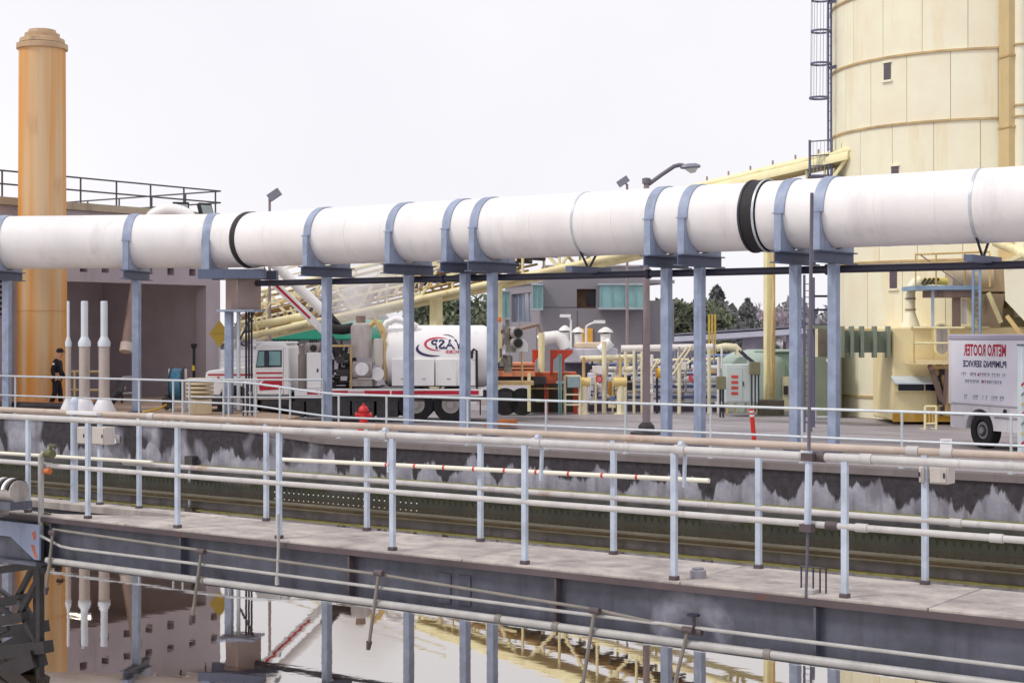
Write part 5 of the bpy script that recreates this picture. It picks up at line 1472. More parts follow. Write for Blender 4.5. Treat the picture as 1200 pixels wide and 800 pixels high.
# service ladder running down to the yard below the pipe
sl = T('access_ladder', 'narrow dark ladder between two blue supports left of the silo', 'ladder', tuple(Q(945, 42, 0)))
for px in (942.5, 950.5): sl.part('rail', MB().bar(Q(px, 42, 0), P(px, 322, 42), 0.05, 0.05), steel_bl)
for k in range(22): sl.part('rung', MB().cyl(Q(942.5, 42, 0.25 + 0.17 * k), Q(950.5, 42, 0.25 + 0.17 * k), 0.012, n=6), steel_bl)
gt = T('steel_gantry', 'dark steel gantry with two rungs between ladder and silo', 'gantry', tuple(Q(962, 44, 0)))
for px in (953, 974): gt.part('post', MB().bar(Q(px, 44, 0), P(px, 325, 44), 0.07, 0.07), steel_bl)
for py in (347, 363, 381): gt.part('rail', MB().bar(P(953, py, 44), P(974, py, 44), 0.06, 0.06), dark_steel)
gt.part('platform', MB().obox(P(963, 383, 44.2), (0.7, 1.0, 0.1), A), green_pt)

# ================================================================== conveyor gallery
S_b, E_b = P(280, 396, 64.5), P(1000, 239, 49.2)
HT = 1.65; side = (E_b - S_b).cross(Vector((0, 0, 1))).normalized()
cv = T('conveyor_gallery', 'long pale yellow truss conveyor sloping up behind the pipe to the silo', 'conveyor', (S_b.x, S_b.y, 0))
ax_ = (E_b - S_b); LN = ax_.length; dv_ = ax_.normalized(); upn = Vector((0, 0, 1))
WD = 1.3
for s in (0, 1):
    o_ = side * (s * -WD)
    cv.part('bottom_chord', MB().cyl(S_b + o_, E_b + o_, 0.11, n=12), yellow_st)
    cv.part('top_chord', MB().cyl(S_b + o_ + upn * HT, E_b + o_ + upn * HT, 0.08, n=10), yellow_st)
    NB = 17
    for k in range(NB):
        a = S_b + o_ + ax_ * (k / NB); b_ = S_b + o_ + ax_ * ((k + 1) / NB)
        if k % 2 == 0: cv.part('diagonal', MB().bar(a, b_ + upn * HT, 0.09, 0.09), yellow_st)
        else: cv.part('diagonal', MB().bar(a + upn * HT, b_, 0.09, 0.09), yellow_st)
        cv.part('upright', MB().bar(a, a + upn * HT, 0.07, 0.07), yellow_st)
for k in range(18):
    a = S_b + ax_ * (k / 17); cv.part('cross_tie', MB().bar(a, a - side * WD, 0.08, 0.08), yellow_st)
cov = []
for k in range(9):
    a = PI * k / 8; cov.append((math.cos(a) * 0.5, math.sin(a) * 0.42))
poly = cov + [(-0.5, -0.05), (0.5, -0.05)]
cv.part('belt_cover', MB().prism(poly, S_b - side * 0.35 + upn * (HT * 0.86) + dv_ * 0.35 * LN, side, upn, dv_ * LN * 0.645), yellow_st)
cv.part('belt_bed', MB().prism([(-0.5, 0), (0.5, 0), (0.5, 0.12), (-0.5, 0.12)], S_b - side * WD / 2 + upn * 0.75, side, upn, ax_), M('belt_brown', (150, 118, 74), 0.7, var=0.3))
for k in range(46):
    a = S_b - side * 0.1 + ax_ * ((k + 0.5) / 46) + upn * 0.62
    cv.part('idler', MB().cyl(a, a - side * (WD - 0.2), 0.07, n=8), dark_mach)
for k, (off_, h_, w_, m_) in enumerate(((0.02, 0.35, 0.06, yellow_dk), (0.02, 0.62, 0.09, yellow_st), (0.02, 0.9, 0.05, brown_tube), (0.02, 1.15, 0.09, yellow_st), (0.02, 1.4, 0.05, brown_tube), (-0.7, 0.25, 0.1, yellow_dk), (-0.7, 1.0, 0.1, yellow_st), (-1.25, 0.5, 0.08, yellow_dk), (-1.25, 1.25, 0.1, yellow_dk), (0.02, HT + 0.35, 0.05, yellow_st), (0.02, HT + 0.65, 0.05, yellow_st))):
    cv.part('runner', MB().bar(S_b + side * off_ + upn * h_, S_b + side * off_ + upn * h_ + ax_ * (0.52 if h_ < HT else 0.4), 0.05, w_), m_)
for k in range(26):
    a = S_b + side * 0.03 + ax_ * (0.4 * k / 26); cv.part('slat', MB().bar(a + upn * 0.3, a + upn * 0.62 + ax_ * 0.008, 0.03, 0.14), brown_tube if k % 2 else yellow_dk)
for k in range(7):
    a = S_b - side * 0.35 + ax_ * (0.80 + 0.03 * k) + upn * (HT * 0.86 + 0.40); cv.part('bracket', MB().bar(a, a + upn * 0.16, 0.03, 0.05), brown_tube)
for px, py, r in ((498, 345, 0.17), (569, 333, 0.15)):
    k0 = (px - 600) / F
    lo, hi = 0.0, 1.0
    for _ in range(40):
        mid = (lo + hi) / 2; p = S_b + ax_ * mid
        X = p.x * ca + p.y * sa; Dd = -p.x * sa + p.y * ca
        if X / Dd < k0: lo = mid
        else: hi = mid
    p = S_b + ax_ * lo - side * WD / 2
    lg_ = cv.part('leg', MB().box(p.x - r, p.x + r, p.y - r, p.y + r, 0, p.z + 0.05), yellow_st)
    cv.part('base_block', MB().box(p.x - 0.5, p.x + 0.5, p.y - 0.5, p.y + 0.5, 0, 0.4), concrete_lt, parent=lg_)
ycol = T('yellow_column', 'single yellow steel column on a concrete foot beside the green tank', 'column', tuple(Q(902, 50.5, 0)))
ycol.part('shaft', MB().box(-0.12, 0.12, -0.12, 0.12, 0, 0).obox(Q(900.5, 50.5, 3.6), (0.24, 0.24, 6.3), A + 0.3), yellow_st, bevel=0.02)
ycol.part('side_channel', MB().obox(Q(906, 50.5, 3.4), (0.06, 0.18, 6.0), A + 0.3), yellow_dk)
ycol.part('conduit', MB().path([Q(905, 50.3, 0.6), Q(904, 50.2, 2.2), Q(906.5, 50.3, 3.6), Q(905, 50.3, 6)], 0.04, 8), yellow_dk)
ycol.part('foot', MB().lathe([(0.42, 0.003), (0.42, 0.46), (0.38, 0.48)], Q(903, 50.5, 0), 16), M('foot_concrete', (118, 112, 100), 0.85))
# bottom end tubes of the conveyor
et = T('discharge_tubes', 'two yellow tubes and struts at the low end of the conveyor', 'tubes', tuple(P(300, 392, 58)))
et.part('tube', MB().cyl(P(292, 382.5, 58), P(360, 369.5, 57), 0.14, n=14), yellow_st)
et.part('tube', MB().cyl(P(288, 396, 57.8), P(362, 377.5, 56.8), 0.11, n=14), yellow_st)
for a in ((298, 370, 305, 398), (318, 352, 303, 380), (340, 360, 347, 372), (330, 345, 352, 366)):
    et.part('strut', MB().bar(P(a[0], a[1], 57.6), P(a[2], a[3], 57.6), 0.06, 0.06), yellow_st)

# ================================================================== plant at the foot of the silo (right)
up_ = Vector((0, 0, 1)); fw = Vector((-sa, ca, 0))        # fw = away from the camera
def fbox(mb, x0, x1, y0, y1, D, depth):
    """box whose near face fills photo columns x0..x1, rows y0..y1 at depth D"""
    a = P(x0, y1, D); b = P(x1, y0, D); W_ = (x1 - x0) * D / F
    c = (a + b) / 2 + fw * depth / 2
    return mb.obox(c, (W_, depth, abs(b.z - a.z)), A)
eh = T('equipment_house', 'low mustard equipment house at the foot of the silo', 'building', tuple(Q(1100, 45.6, 0)))
eh.part('wall', fbox(MB(), 1046, 1215, 383, 493, 45.2, 2.5), M('house_mustard', (244, 224, 176), 0.6, var=0.08, dirt=0.3, dirtcol=(226, 186, 110)), bevel=0.05)
wn = eh.part('window', fbox(MB(), 1051, 1099, 447, 457.5, 45.17, 0.03), glass_dk)
for px in (1051, 1083, 1098): eh.part('window_bar', fbox(MB(), px, px + 1.6, 446.5, 458, 45.14, 0.03), yellow_st, parent=wn)
eh.part('window_sill', fbox(MB(), 1049, 1100, 457.6, 459, 45.1, 0.08), yellow_st, parent=wn)
aw = P(1068, 444, 45)
eh.part('awning', MB().prism([(0, 0), (-0.55, -0.16), (-0.55, -0.12), (0, 0.05)], P(1044, 442.5, 45.19), -fw * -1.0, up_, ex * 1.22), M('awning_blue_white', (206, 216, 226), 0.45))
eh.part('base_stain', fbox(MB(), 1046, 1130, 484, 494, 45.185, 0.012), M('base_ochre', (206, 158, 58), 0.7, var=0.3, dirt=0.4, dirtcol=(196, 176, 130)))
eh.part('roof_edge', fbox(MB(), 1068, 1160, 382, 384.5, 45.1, 0.1), M('chipped_edge', (230, 214, 176), 0.6, var=0.3, rust=0.3))
lvx = T('ribbed_duct', 'grey-green ribbed duct on the silo wall', 'duct', tuple(P(1012, 418, 45.9)))
lvx.part('duct', fbox(MB(), 984, 1042, 388, 413, 45.3, 0.9), green_pt)
for px in (986, 997, 1009, 1024, 1040):
    lvx.part('rib', fbox(MB(), px, px + 4, 382, 419, 45.05, 0.3), green_pt, bevel=0.01)
# vent cowl on the house roof
vc = P(1067, 383, 45.9)
ch = T('cowl_vent', 'cream vent with cone base and bent top on the equipment house', 'vent', tuple(vc))
ch.part('cone', MB().lathe([(0.28, 0), (0.27, 0.02), (0.13, 0.42), (0.12, 0.44)], vc, 4 * 6), cream)
ch.part('pipe', MB().path([vc + up_ * 0.42, vc + up_ * 0.95, vc + up_ * 1.12 + ex * 0.03, vc + up_ * 1.25 + ex * 0.12, vc + up_ * 1.32 + ex * 0.28], 0.135, 16), cream)
for h in (0.47, 0.78): ch.part('band', MB().cyl(vc + up_ * h, vc + up_ * (h + 0.04), 0.155, n=16), brown_tube)
# upper platform with dust filter
pf = T('upper_platform', 'blue-edged service platform with yellow rails on the silo', 'platform', tuple(P(1105, 345, 44.5)))
pf.part('floor', fbox(MB(), 1073, 1150, 334.5, 339.5, 44.2, 1.6), M('platform_blue', (136, 160, 186), 0.5, var=0.15, rust=0.15))
pf.part('floor_frame', fbox(MB(), 1094, 1143, 340, 348, 44.4, 1.2), brown_tube)
for px in (1073, 1097, 1131, 1160):
    pf.part('post', MB().cyl(P(px, 336, 44.25), P(px, 297, 44.25), 0.025, n=8), yellow_dk)
for py in (297, 308): pf.part('rail', MB().cyl(P(1073, py + 1, 44.25), P(1160, py - 2, 44.25), 0.028, n=8), yellow_dk)
pf.part('brace', MB().cyl(P(1079, 299, 44.3), P(1128, 334, 44.3), 0.018, n=6), brown_tube)
pf.part('stair_stringer', MB().bar(P(1158, 343, 44.3), P(1173, 378, 44.3), 0.05, 0.12), yellow_st)
pf.part('strut', fbox(MB(), 1092, 1095, 340, 384, 44.4, 0.08), M('strut_blue', (176, 190, 200), 0.5))
pf.part('column', fbox(MB(), 1119, 1126, 348, 385, 44.6, 0.3), brown_tube)
df = T('dust_filter', 'tan filter housing with rounded top on the upper platform', 'filter', tuple(P(1140, 345, 45)))
df.part('drum', MB().cyl(P(1112, 326, 45.3), P(1160, 326, 45.3), 0.42, n=24), M('filter_tan', (182, 164, 140), 0.6, var=0.12, dirt=0.3))
df.part('housing', fbox(MB(), 1134, 1180, 312, 342, 45.0, 1.2), M('filter_tan', (182, 164, 140)), bevel=0.03)
df.part('cage', MB().path([P(1080, 331, 44.8), P(1092, 329, 44.8), P(1110, 330, 44.8)], 0.1, 10), M('filter_yellow', (206, 186, 92), 0.6))
for k in range(4): df.part('spring', MB().bar(P(1080 + 5 * k, 333, 44.7), P(1085 + 5 * k, 326, 44.7), 0.04, 0.06), dark_mach)
df.part('hopper', MB().add([P(1136, 344, 44.9), P(1178, 344, 44.9), P(1178, 344, 46.0), P(1136, 344, 46.0), P(1150, 384, 45.2), P(1172, 384, 45.2), P(1172, 384, 45.8), P(1150, 384, 45.8)],
                           [(0, 1, 5, 4), (1, 2, 6, 5), (2, 3, 7, 6), (3, 0, 4, 7), (0, 3, 2, 1), (4, 5, 6, 7)]), M('filter_tan', (182, 164, 140)))
df.part('doorway', fbox(MB(), 1127, 1133, 350, 380, 44.9, 0.05), truck_white)
rl_ = T('blue_ladder', 'pale blue ladder standing before the filter housing', 'ladder', tuple(P(1144, 393, 44)))
for px in (1140.5, 1148.5): rl_.part('rail', MB().bar(P(px, 396, 44), P(px, 312, 44), 0.06, 0.06), blue_pt)
for k in range(13): rl_.part('rung', MB().cyl(P(1140.5, 392 - 6.2 * k, 44), P(1148.5, 392 - 6.2 * k, 44), 0.014, n=6), blue_pt)
# lower catwalk with belt guard
cw = T('lower_catwalk', 'narrow yellow catwalk on brackets beside the van roof', 'catwalk', tuple(P(1095, 425, 44)))
cw.part('floor', fbox(MB(), 1073, 1130, 422.5, 427, 43.9, 1.2), M('catwalk_cream', (226, 208, 160), 0.6, var=0.15, rust=0.2))
for py in (402, 384): cw.part('rail', MB().cyl(P(1071, py, 43.95), P(1130, py, 43.95), 0.03, n=8), yellow_st)
for px in (1071, 1093): cw.part('post', MB().cyl(P(px, 425, 43.95), P(px, 384, 43.95), 0.025, n=8), yellow_dk)
cw.part('bracket', MB().bar(P(1090, 428, 44.3), P(1106, 474, 44.9), 0.12, 0.12), brown_tube)
cw.part('bracket', MB().bar(P(1110, 428, 44.3), P(1106, 474, 44.9), 0.1, 0.1), brown_tube)
cw.part('bracket', MB().bar(P(1090, 430, 44.3), P(1118, 430, 44.3), 0.1, 0.1), yellow_dk)
bg = T('belt_guard', 'oval grey belt guard with yellow rim behind the catwalk', 'guard', tuple(P(1103, 413, 44.6)))
ov = []
for k in range(24):
    a = 2 * PI * k / 24; ov.append((math.cos(a) * 0.155, math.sin(a) * 0.155 + (0.24 if math.sin(a) > 0 else -0.24)))
bg.part('rim', MB().prism([(x * 1.35, z * 1.12) for x, z in ov], P(1104, 397.5, 44.62), ex, up_, fw * 0.1), yellow_st)
bg.part('cover', MB().prism(ov, P(1104, 397.5, 44.60), ex, up_, fw * 0.05), grey_mach)
mp_ = T('chute_machine', 'dark ochre chute and pipe cluster behind the van box', 'machine', tuple(Q(1108, 45, 0)))
rnd = random.Random(9)
for k in range(9):
    mp_.part('pipe', MB().cyl(P(rnd.uniform(1096, 1122), rnd.uniform(420, 450), 44.8), P(rnd.uniform(1100, 1120), rnd.uniform(455, 492), 44.9), rnd.uniform(0.04, 0.1), n=10), yellow_dk if k % 3 else dark_mach)
mp_.part('housing', fbox(MB(), 1106, 1128, 430, 488, 44.95, 0.25), yellow_dk, bevel=0.03)
# sloping hopper wall at the right edge
sh_ = T('sloping_hopper', 'cream sloping hopper wall cut by the right picture edge', 'hopper', tuple(P(1190, 392, 43)))
sh_.part('wall', MB().add([P(1176, 308, 43.0), P(1260, 270, 42.5), P(1260, 440, 42.5), P(1178, 352, 43.0), P(1176, 308, 46), P(1260, 270, 46), P(1260, 440, 46), P(1178, 352, 46)],
                          [(0, 3, 2, 1), (4, 5, 6, 7), (0, 1, 5, 4), (1, 2, 6, 5), (2, 3, 7, 6), (3, 0, 4, 7)]), cream, smooth=False)
sh_.part('edge', MB().bar(P(1176, 308, 42.95), P(1260, 270, 42.45), 0.08, 0.1), yellow_st)
sh_.part('edge', MB().bar(P(1180, 370, 43.1), P(1212, 412, 42.6), 0.06, 0.1), yellow_dk)
sh_.part('chute_pipe', MB().cyl(P(1166, 283, 43.5), P(1215, 304, 42.6), 0.13, n=14), yellow_st)
fr = T('yellow_trolley', 'small yellow tube trolley standing by the equipment house', 'trolley', tuple(Q(1091, 43, 0)))
for px in (1084, 1097):
    fr.part('upright', MB().cyl(P(px, 504, 43), P(px, 476, 43), 0.035, n=8), yellow_st)
    fr.part('foot', MB().cyl(P(px, 504, 43) , P(px, 504, 43) + fw * 0.5, 0.035, n=8), yellow_st)
for py in (476, 496): fr.part('rail', MB().cyl(P(1084, py, 43), P(1097, py, 43), 0.03, n=8), yellow_st)
for px in (1089, 1093): fr.part('bar', MB().cyl(P(px, 496, 43), P(px, 476, 43), 0.015, n=6), yellow_dk)

# ================================================================== mid-yard: lamp, hydrant, marker, sign
lp_ = Q(757.5, 41, 0)
sl_ = T('street_lamp', 'tall grey street lamp with bent arm rising behind the white pipe', 'street lamp', tuple(lp_))
lampgrey = M('lamp_pole_grey', (150, 134, 136), 0.6, var=0.12, dirt=0.2)
topz = zz(213, 41)
sl_.part('pole', MB().lathe([(0.10, 0.3), (0.085, topz * 0.6), (0.07, topz)], lp_, 14), lampgrey)
sl_.part('base', MB().lathe([(0.42, 0.004), (0.40, 0.06), (0.22, 0.10), (0.2, 0.22), (0.12, 0.3)], lp_, 16), dark_mach)
sl_.part('pole_cap', MB().lathe([(0.11, topz - 0.05), (0.11, topz + 0.08), (0.05, topz + 0.1)], lp_, 12), M('lamp_arm', (110, 104, 116), 0.5))
sl_.part('arm', MB().path([P(760, 216, 41), P(775, 205, 41), P(790, 195, 41), P(796, 193.5, 41), P(801, 194, 41)], 0.055, 10), M('lamp_arm', (110, 104, 116)))
hdp = P(808.5, 196, 41)
hb = MB(); prof = []
for i, (t_, hw, hh) in enumerate(((-0.24, 0.05, 0.05), (-0.18, 0.11, 0.08), (-0.02, 0.15, 0.10), (0.14, 0.15, 0.10), (0.24, 0.10, 0.06), (0.27, 0.02, 0.02))):
    for k in range(12):
        a = 2 * PI * k / 12; hb.v.append(tuple(hdp + ex * t_ + fw * math.cos(a) * hw + up_ * (math.sin(a) * (hh if math.sin(a) > 0 else hh * 0.5) + t_ * 0.05)))
    if i:
        for k in range(12): hb.f.append(((i - 1) * 12 + k, (i - 1) * 12 + (k + 1) % 12, i * 12 + (k + 1) % 12, i * 12 + k))
hd_ = sl_.part('lamp_head', hb, M('lamp_head_grey', (130, 132, 146), 0.4, var=0.1))
sl_.part('lens', MB().add([hdp + Vector((0, 0, -0.02)) + ex * x + fw * y - up_ * z for x, y, z in ((-0.12, -0.12, 0.02), (0.2, -0.12, 0.0), (0.2, 0.12, 0.0), (-0.12, 0.12, 0.02), (0.02, -0.05, 0.13), (0.14, -0.05, 0.11), (0.14, 0.05, 0.11), (0.02, 0.05, 0.13))],
                        [(0, 1, 5, 4), (1, 2, 6, 5), (2, 3, 7, 6), (3, 0, 4, 7), (4, 5, 6, 7)]), M('lamp_lens', (206, 206, 200), 0.2, bump=0), parent=hd_)
def small_lamp(px, py0, D, lb, hw):
    b = Q(px, D, 0); tzp = zz(py0, D)
    t = T('floodlight_pole', lb, 'street lamp', tuple(b))
    t.part('pole', MB().cyl(b, Q(px, D, tzp), 0.07, 0.05, n=10), lampgrey)
    c = Q(px, D, tzp) + ex * hw
    t.part('lamp_head', MB().obox(c + up_ * 0.12, (0.5, 0.3, 0.28), m=Matrix.Rotation(A, 3, 'Z') @ Matrix.Rotation(-0.6, 3, 'Y')), M('lamp_head_grey', (130, 132, 146)))
    t.part('arm', MB().cyl(Q(px, D, tzp - 0.02), c + up_ * 0.1, 0.04, n=8), lampgrey)
small_lamp(316, 232, 62, 'floodlight pole poking above the white pipe right of the bend', 0.18)
small_lamp(735, 216, 70, 'small distant lamp pole just left of the street lamp', -0.18)
for px, py, D, lb, s in ((669, 371, 75, 'white lamp post before the grey office building, left one', -0.2), (687, 378, 72, 'white lamp post with double head before the office building', 0.45)):
    b = Q(px, D, 0); t = T('yard_lamp', lb, 'street lamp', tuple(b))
    t.part('pole', MB().cyl(b, P(px, py + 4, D), 0.05, n=8), truck_white)
    t.part('arm', MB().path([P(px, py + 4, D), P(px, py + 1, D) + ex * s * 0.5, P(px, py - 1, D) + ex * s], 0.04, 8), truck_white)
    t.part('lamp_head', MB().obox(P(px, py - 1, D) + ex * s * 1.3, (0.5, 0.25, 0.14), A), truck_white)
hy = Q(426, 42.5, 0.0)
hyd = T('fire_hydrant', 'red fire hydrant standing in front of the truck', 'hydrant', tuple(hy))
hred = M('hydrant_red', (206, 40, 44), 0.4, var=0.1)
hyb = hyd.part('barrel', MB().lathe([(0.15, 0), (0.15, 0.05), (0.11, 0.07), (0.11, 0.48), (0.14, 0.50), (0.14, 0.53), (0.12, 0.60), (0.06, 0.65)], hy, 20), hred)
hyd.part('cap_nut', MB().lathe([(0.035, 0.65), (0.035, 0.70), (0.02, 0.71)], hy, 6), hred)
for s in (-1, 1): hyd.part('outlet', MB().cyl(hy + up_ * 0.4, hy + up_ * 0.4 + ex * 0.2 * s, 0.06, n=12).cyl(hy + up_ * 0.4 + ex * 0.17 * s, hy + up_ * 0.4 + ex * 0.22 * s, 0.08, n=8), hred, parent=hyb)
mk = Q(884, 37.8, 0)
dl = T('marker_post', 'slim red-orange marker post with white bands in the yard', 'marker post', tuple(mk))
dred = M('marker_red', (232, 56, 40), 0.4, var=0.08)
k_ = mk + up_ * 0.8 - ex * 0.07
dl.part('shaft', MB().cyl(mk + up_ * 0.02, k_, 0.055, n=14), dred)
dl.part('base', MB().lathe([(0.16, 0.003), (0.15, 0.03), (0.06, 0.05)], mk, 16), black_pt)
for s0, s1 in ((0.76, 0.83), (0.88, 0.94)): dl.part('white_band', MB().cyl(mk.lerp(k_, s0), mk.lerp(k_, s1), 0.057, n=14), truck_white)
ws = Q(1108, 33.2, 0)
wsn = T('notice_board', 'small white notice standing on the yard near the van wheel', 'sign', tuple(ws))
wsn.part('panel', MB().obox(P(1108.5, 520.5, 33.2), (0.24, 0.02, 0.24), A), truck_white)
wsn.part('print', MB().obox(P(1108.5, 517, 33.2) - fw * 0.012, (0.15, 0.003, 0.022), A), grey_print)
wsn.part('stake', MB().cyl(ws, P(1112, 517, 33.2) + fw * 0.03, 0.015, n=6), galv)
# bricks / plank stack by the posts
solo('orange_timber', MB().obox(Q(587, 43.5, 0.1), (0.9, 0.5, 0.09), A).obox(Q(590, 43.3, 0.2), (0.7, 0.4, 0.09), A + 0.1), M('orange_timber', (206, 126, 72), 0.7, var=0.2), 'orange timber pieces lying behind the double support', 'timber', tuple(Q(588, 43.4, 0.05)))

# ================================================================== orange press and flatbed
fb = T('flatbed_trailer', 'salmon-orange flatbed trailer behind the truck tail', 'trailer', tuple(Q(605, 50, 0)))
salmon = M('salmon_paint', (216, 138, 100), 0.55, var=0.12, dirt=0.25)
for k, (y0, y1) in enumerate(((425.5, 428.5), (430, 432.5), (434, 441))):
    fb.part('side_board', fbox(MB(), 580, 627, y0, y1, 50 + 0.01 * k, 2.0), salmon)
fb.part('chassis', fbox(MB(), 582, 640, 441.5, 450, 50.3, 1.5), dark_mach)
for px in (592, 612): 
    c = P(px, 478, 50.1); c.z = 0.42
    fb.part('wheel', MB().cyl(c, c + fw * 0.3, 0.42, n=24), tyre)
fb.part('landing_leg', fbox(MB(), 618, 622, 437, 482, 49.9, 0.12), yellow_st)
op = T('orange_press', 'orange steel press frame with red brackets in the yard', 'press', tuple(Q(650, 51, 0)))
orange_dk = M('orange_red_paint', (190, 66, 42), 0.5, var=0.2, dirt=0.25)
op.part('beam', fbox(MB(), 622, 676, 436, 446, 51, 1.0), orange_pt, bevel=0.03)
op.part('beam', fbox(MB(), 634, 652, 444, 449, 50.9, 0.6), orange_pt)
for px in (626, 647, 660):
    op.part('bracket', MB().prism([(-0.06, -0.7), (0.02, -0.7), (0.04, -0.25), (0.30, -0.04), (0.30, 0.06), (-0.06, 0.06)], P(px, 412, 50.9), ex, up_, fw * 0.12), orange_dk)
for px in (638, 672): op.part('leg', fbox(MB(), px, px + 5, 446, 488, 51.1, 0.3), orange_dk)
op.part('mast', MB().cyl(P(634.5, 436, 50.7), P(634.5, 390, 50.7), 0.10, n=14), yellow_st)
op.part('jib', MB().path([P(634.5, 392, 50.7), P(631, 380, 50.7), P(626, 381, 50.7), P(606, 386, 50.7)], 0.06, 10), brown_tube)
op.part('cross_bar', MB().bar(P(620, 455, 51), P(660, 455, 51), 0.05, 0.05).bar(P(620, 470, 51), P(660, 470, 51), 0.05, 0.05), yellow_dk)
for px in (655, 657.5): op.part('conduit', MB().cyl(Q(px, 50.5, 0), P(px, 415, 50.5), 0.03, n=8), M('conduit_teal', (120, 150, 150), 0.5))
op.part('back_panel', fbox(MB(), 622, 672, 449, 486, 52.2, 0.1), M('dark_green_panel', (74, 78, 66), 0.7))

# ================================================================== pipe manifold
mf = T('pipe_manifold', 'dense manifold of cream and yellow pipes in mid yard', 'pipework', tuple(Q(760, 51, 0)))
cream_p = M('cream_pipe', (238, 226, 194), 0.5, var=0.12, dirt=0.25, dirtcol=(170, 140, 90), rust=0.1)
white_p = M('white_process_pipe', (232, 228, 226), 0.5, var=0.08, dirt=0.2)
blue_p = M('blue_process_pipe', (110, 122, 166), 0.5, var=0.2)
def mpipe(a, b_, D, r, m_, D2=None): mf.part('pipe', MB().cyl(P(*a, D), P(*b_, D2 or D), r, n=10), m_)
mpipe((680, 420.5), (758, 418), 51.5, 0.10, cream_p); mpipe((728, 408.5), (838, 406.5), 53, 0.12, white_p)
mpipe((690, 427), (842, 424), 52.5, 0.05, blue_p); mpipe((690, 424), (842, 421), 52.6, 0.06, cream_p)
mpipe((692, 433), (842, 431), 53, 0.10, white_p); mpipe((700, 440), (842, 438), 53.3, 0.05, blue_p)
for k in range(5): mpipe((696, 447 + 6.2 * k), (840, 446 + 6.2 * k), 53.2 + 0.05 * k, 0.055, white_p if k % 2 == 0 else blue_p)
for px, y0, r, m_ in ((708, 400, 0.075, cream_p), (733, 412, 0.05, cream_p), (743, 410, 0.045, cream_p), (752, 412, 0.04, cream_p), (764, 415, 0.05, white_p), (796, 412, 0.06, cream_p), (770, 430, 0.04, dark_steel), (698, 436, 0.04, cream_p), (718, 436, 0.03, cream_p), (831, 408, 0.06, cream_p), (842, 418, 0.05, white_p), (726, 414, 0.03, galv)):
    mf.part('riser', MB().cyl(Q(px, 51.3, 0), P(px, y0, 51.3), r, n=10), m_)
for px, y0 in ((684, 452), (727, 452)):
    c = Q(px, 50.8, 0); zt = zz(y0, 50.8)
    vl = mf.part('thick_riser', MB().lathe([(0.2, 0.003), (0.2, 0.03), (0.115, 0.04), (0.115, zt)], c, 16), cream_p)
    mf.part('valve_body', MB().cyl(Vector((c.x, c.y, zt + 0.12)) - ex * 0.22, Vector((c.x, c.y, zt + 0.12)) + ex * 0.2, 0.15, n=14), M('valve_yellow', (228, 200, 132), 0.5, var=0.2), parent=vl)
    mf.part('stem', MB().cyl(Vector((c.x, c.y, zt)), Vector((c.x, c.y, zt + 0.9)), 0.05, n=8), yellow_dk, parent=vl)
for k in range(12):
    px = 700 + 11.5 * k
    mf.part('branch', MB().path([P(px, 441, 52), P(px, 430, 51.8), P(px + 2, 426, 51.6), P(px + 6, 422, 51.6)], 0.04, 8), white_p if k % 3 else cream_p)
for px, py in ((702, 444), (811, 443)):
    c = P(px, py, 50.9); mf.part('red_handwheel', MB().arc(c, ex, up_, fw * 0.04, 0.06, 0.11, 0, 2 * PI, 16).cyl(c, c + fw * 0.4, 0.03, n=8), hred)
for a in ((786, 442, 812, 404), (764, 433, 772, 420), (790, 428, 806, 406)):
    mf.part('handrail', MB().cyl(P(a[0], a[1], 50.9), P(a[2], a[3], 50.9), 0.03, n=8), cream_p)
mf.part('base_slab', fbox(MB(), 690, 846, 473, 487, 52.5, 2.0), M('dark_plinth', (70, 64, 78), 0.8))
mf.part('backing_tank', fbox(MB(), 690, 846, 437, 473, 54, 1.2), M('white_tote', (200, 200, 212), 0.6, var=0.2, vscale=2), bevel=0.05)
mf.part('yellow_motor', MB().cyl(P(769, 437, 51.2), P(776, 437, 51.2), 0.16, n=14), M('motor_yellow', (226, 176, 60), 0.5))
mf.part('orange_valve', fbox(MB(), 713, 721, 447, 463, 51.4, 0.2), M('valve_orange', (220, 160, 54), 0.5))
rnd = random.Random(31)
for k in range(58):
    px, py, D = rnd.uniform(692, 846), rnd.uniform(424, 474), rnd.uniform(50.8, 52.8)
    c = P(px, py, D); m_ = rnd.choice((cream_p, white_p, white_p, blue_p, yellow_dk, dark_steel, grey_mach))
    q = k % 4
    if q == 0: mf.part('valve', MB().cyl(c - ex * 0.12, c + ex * 0.12, 0.09, n=10).cyl(c, c + up_ * 0.28, 0.03, n=8).arc(c + up_ * 0.28, ex, fw, up_ * 0.02, 0.05, 0.1, 0, 2 * PI, 12), m_)
    elif q == 1: mf.part('flange', MB().cyl(c - up_ * 0.04, c + up_ * 0.04, 0.13, n=12), m_)
    elif q == 2: mf.part('branch', MB().cyl(c, c + up_ * rnd.uniform(0.3, 0.8), 0.035, n=8), m_)
    else: mf.part('gauge_box', MB().obox(c, (rnd.uniform(.12, .35), .15, rnd.uniform(.1, .25)), A), m_, bevel=0.01)
for k in range(7):
    mf.part('tote_band', fbox(MB(), 692 + 22 * k, 711 + 22 * k, 441 + (k % 2), 471, 53.85, 0.12), M('tote_white', (216, 216, 226), 0.5, var=0.15, vscale=3), bevel=0.02)
cb1 = T('control_box', 'grey-blue control box on a cream stand beside the orange press', 'control box', tuple(Q(670, 50.6, 0)))
cb1.part('box', fbox(MB(), 665, 679, 441, 454, 50.5, 0.25), M('box_greyblue', (142, 162, 168), 0.5), bevel=0.01)
for px in (662, 679.5): cb1.part('post', MB().bar(Q(px, 50.6, 0), P(px, 440, 50.6), 0.06, 0.06), cream_p)
for py in (440, 462, 474): cb1.part('rail', MB().bar(P(662, py, 50.6), P(679.5, py, 50.6), 0.05, 0.05), cream_p)
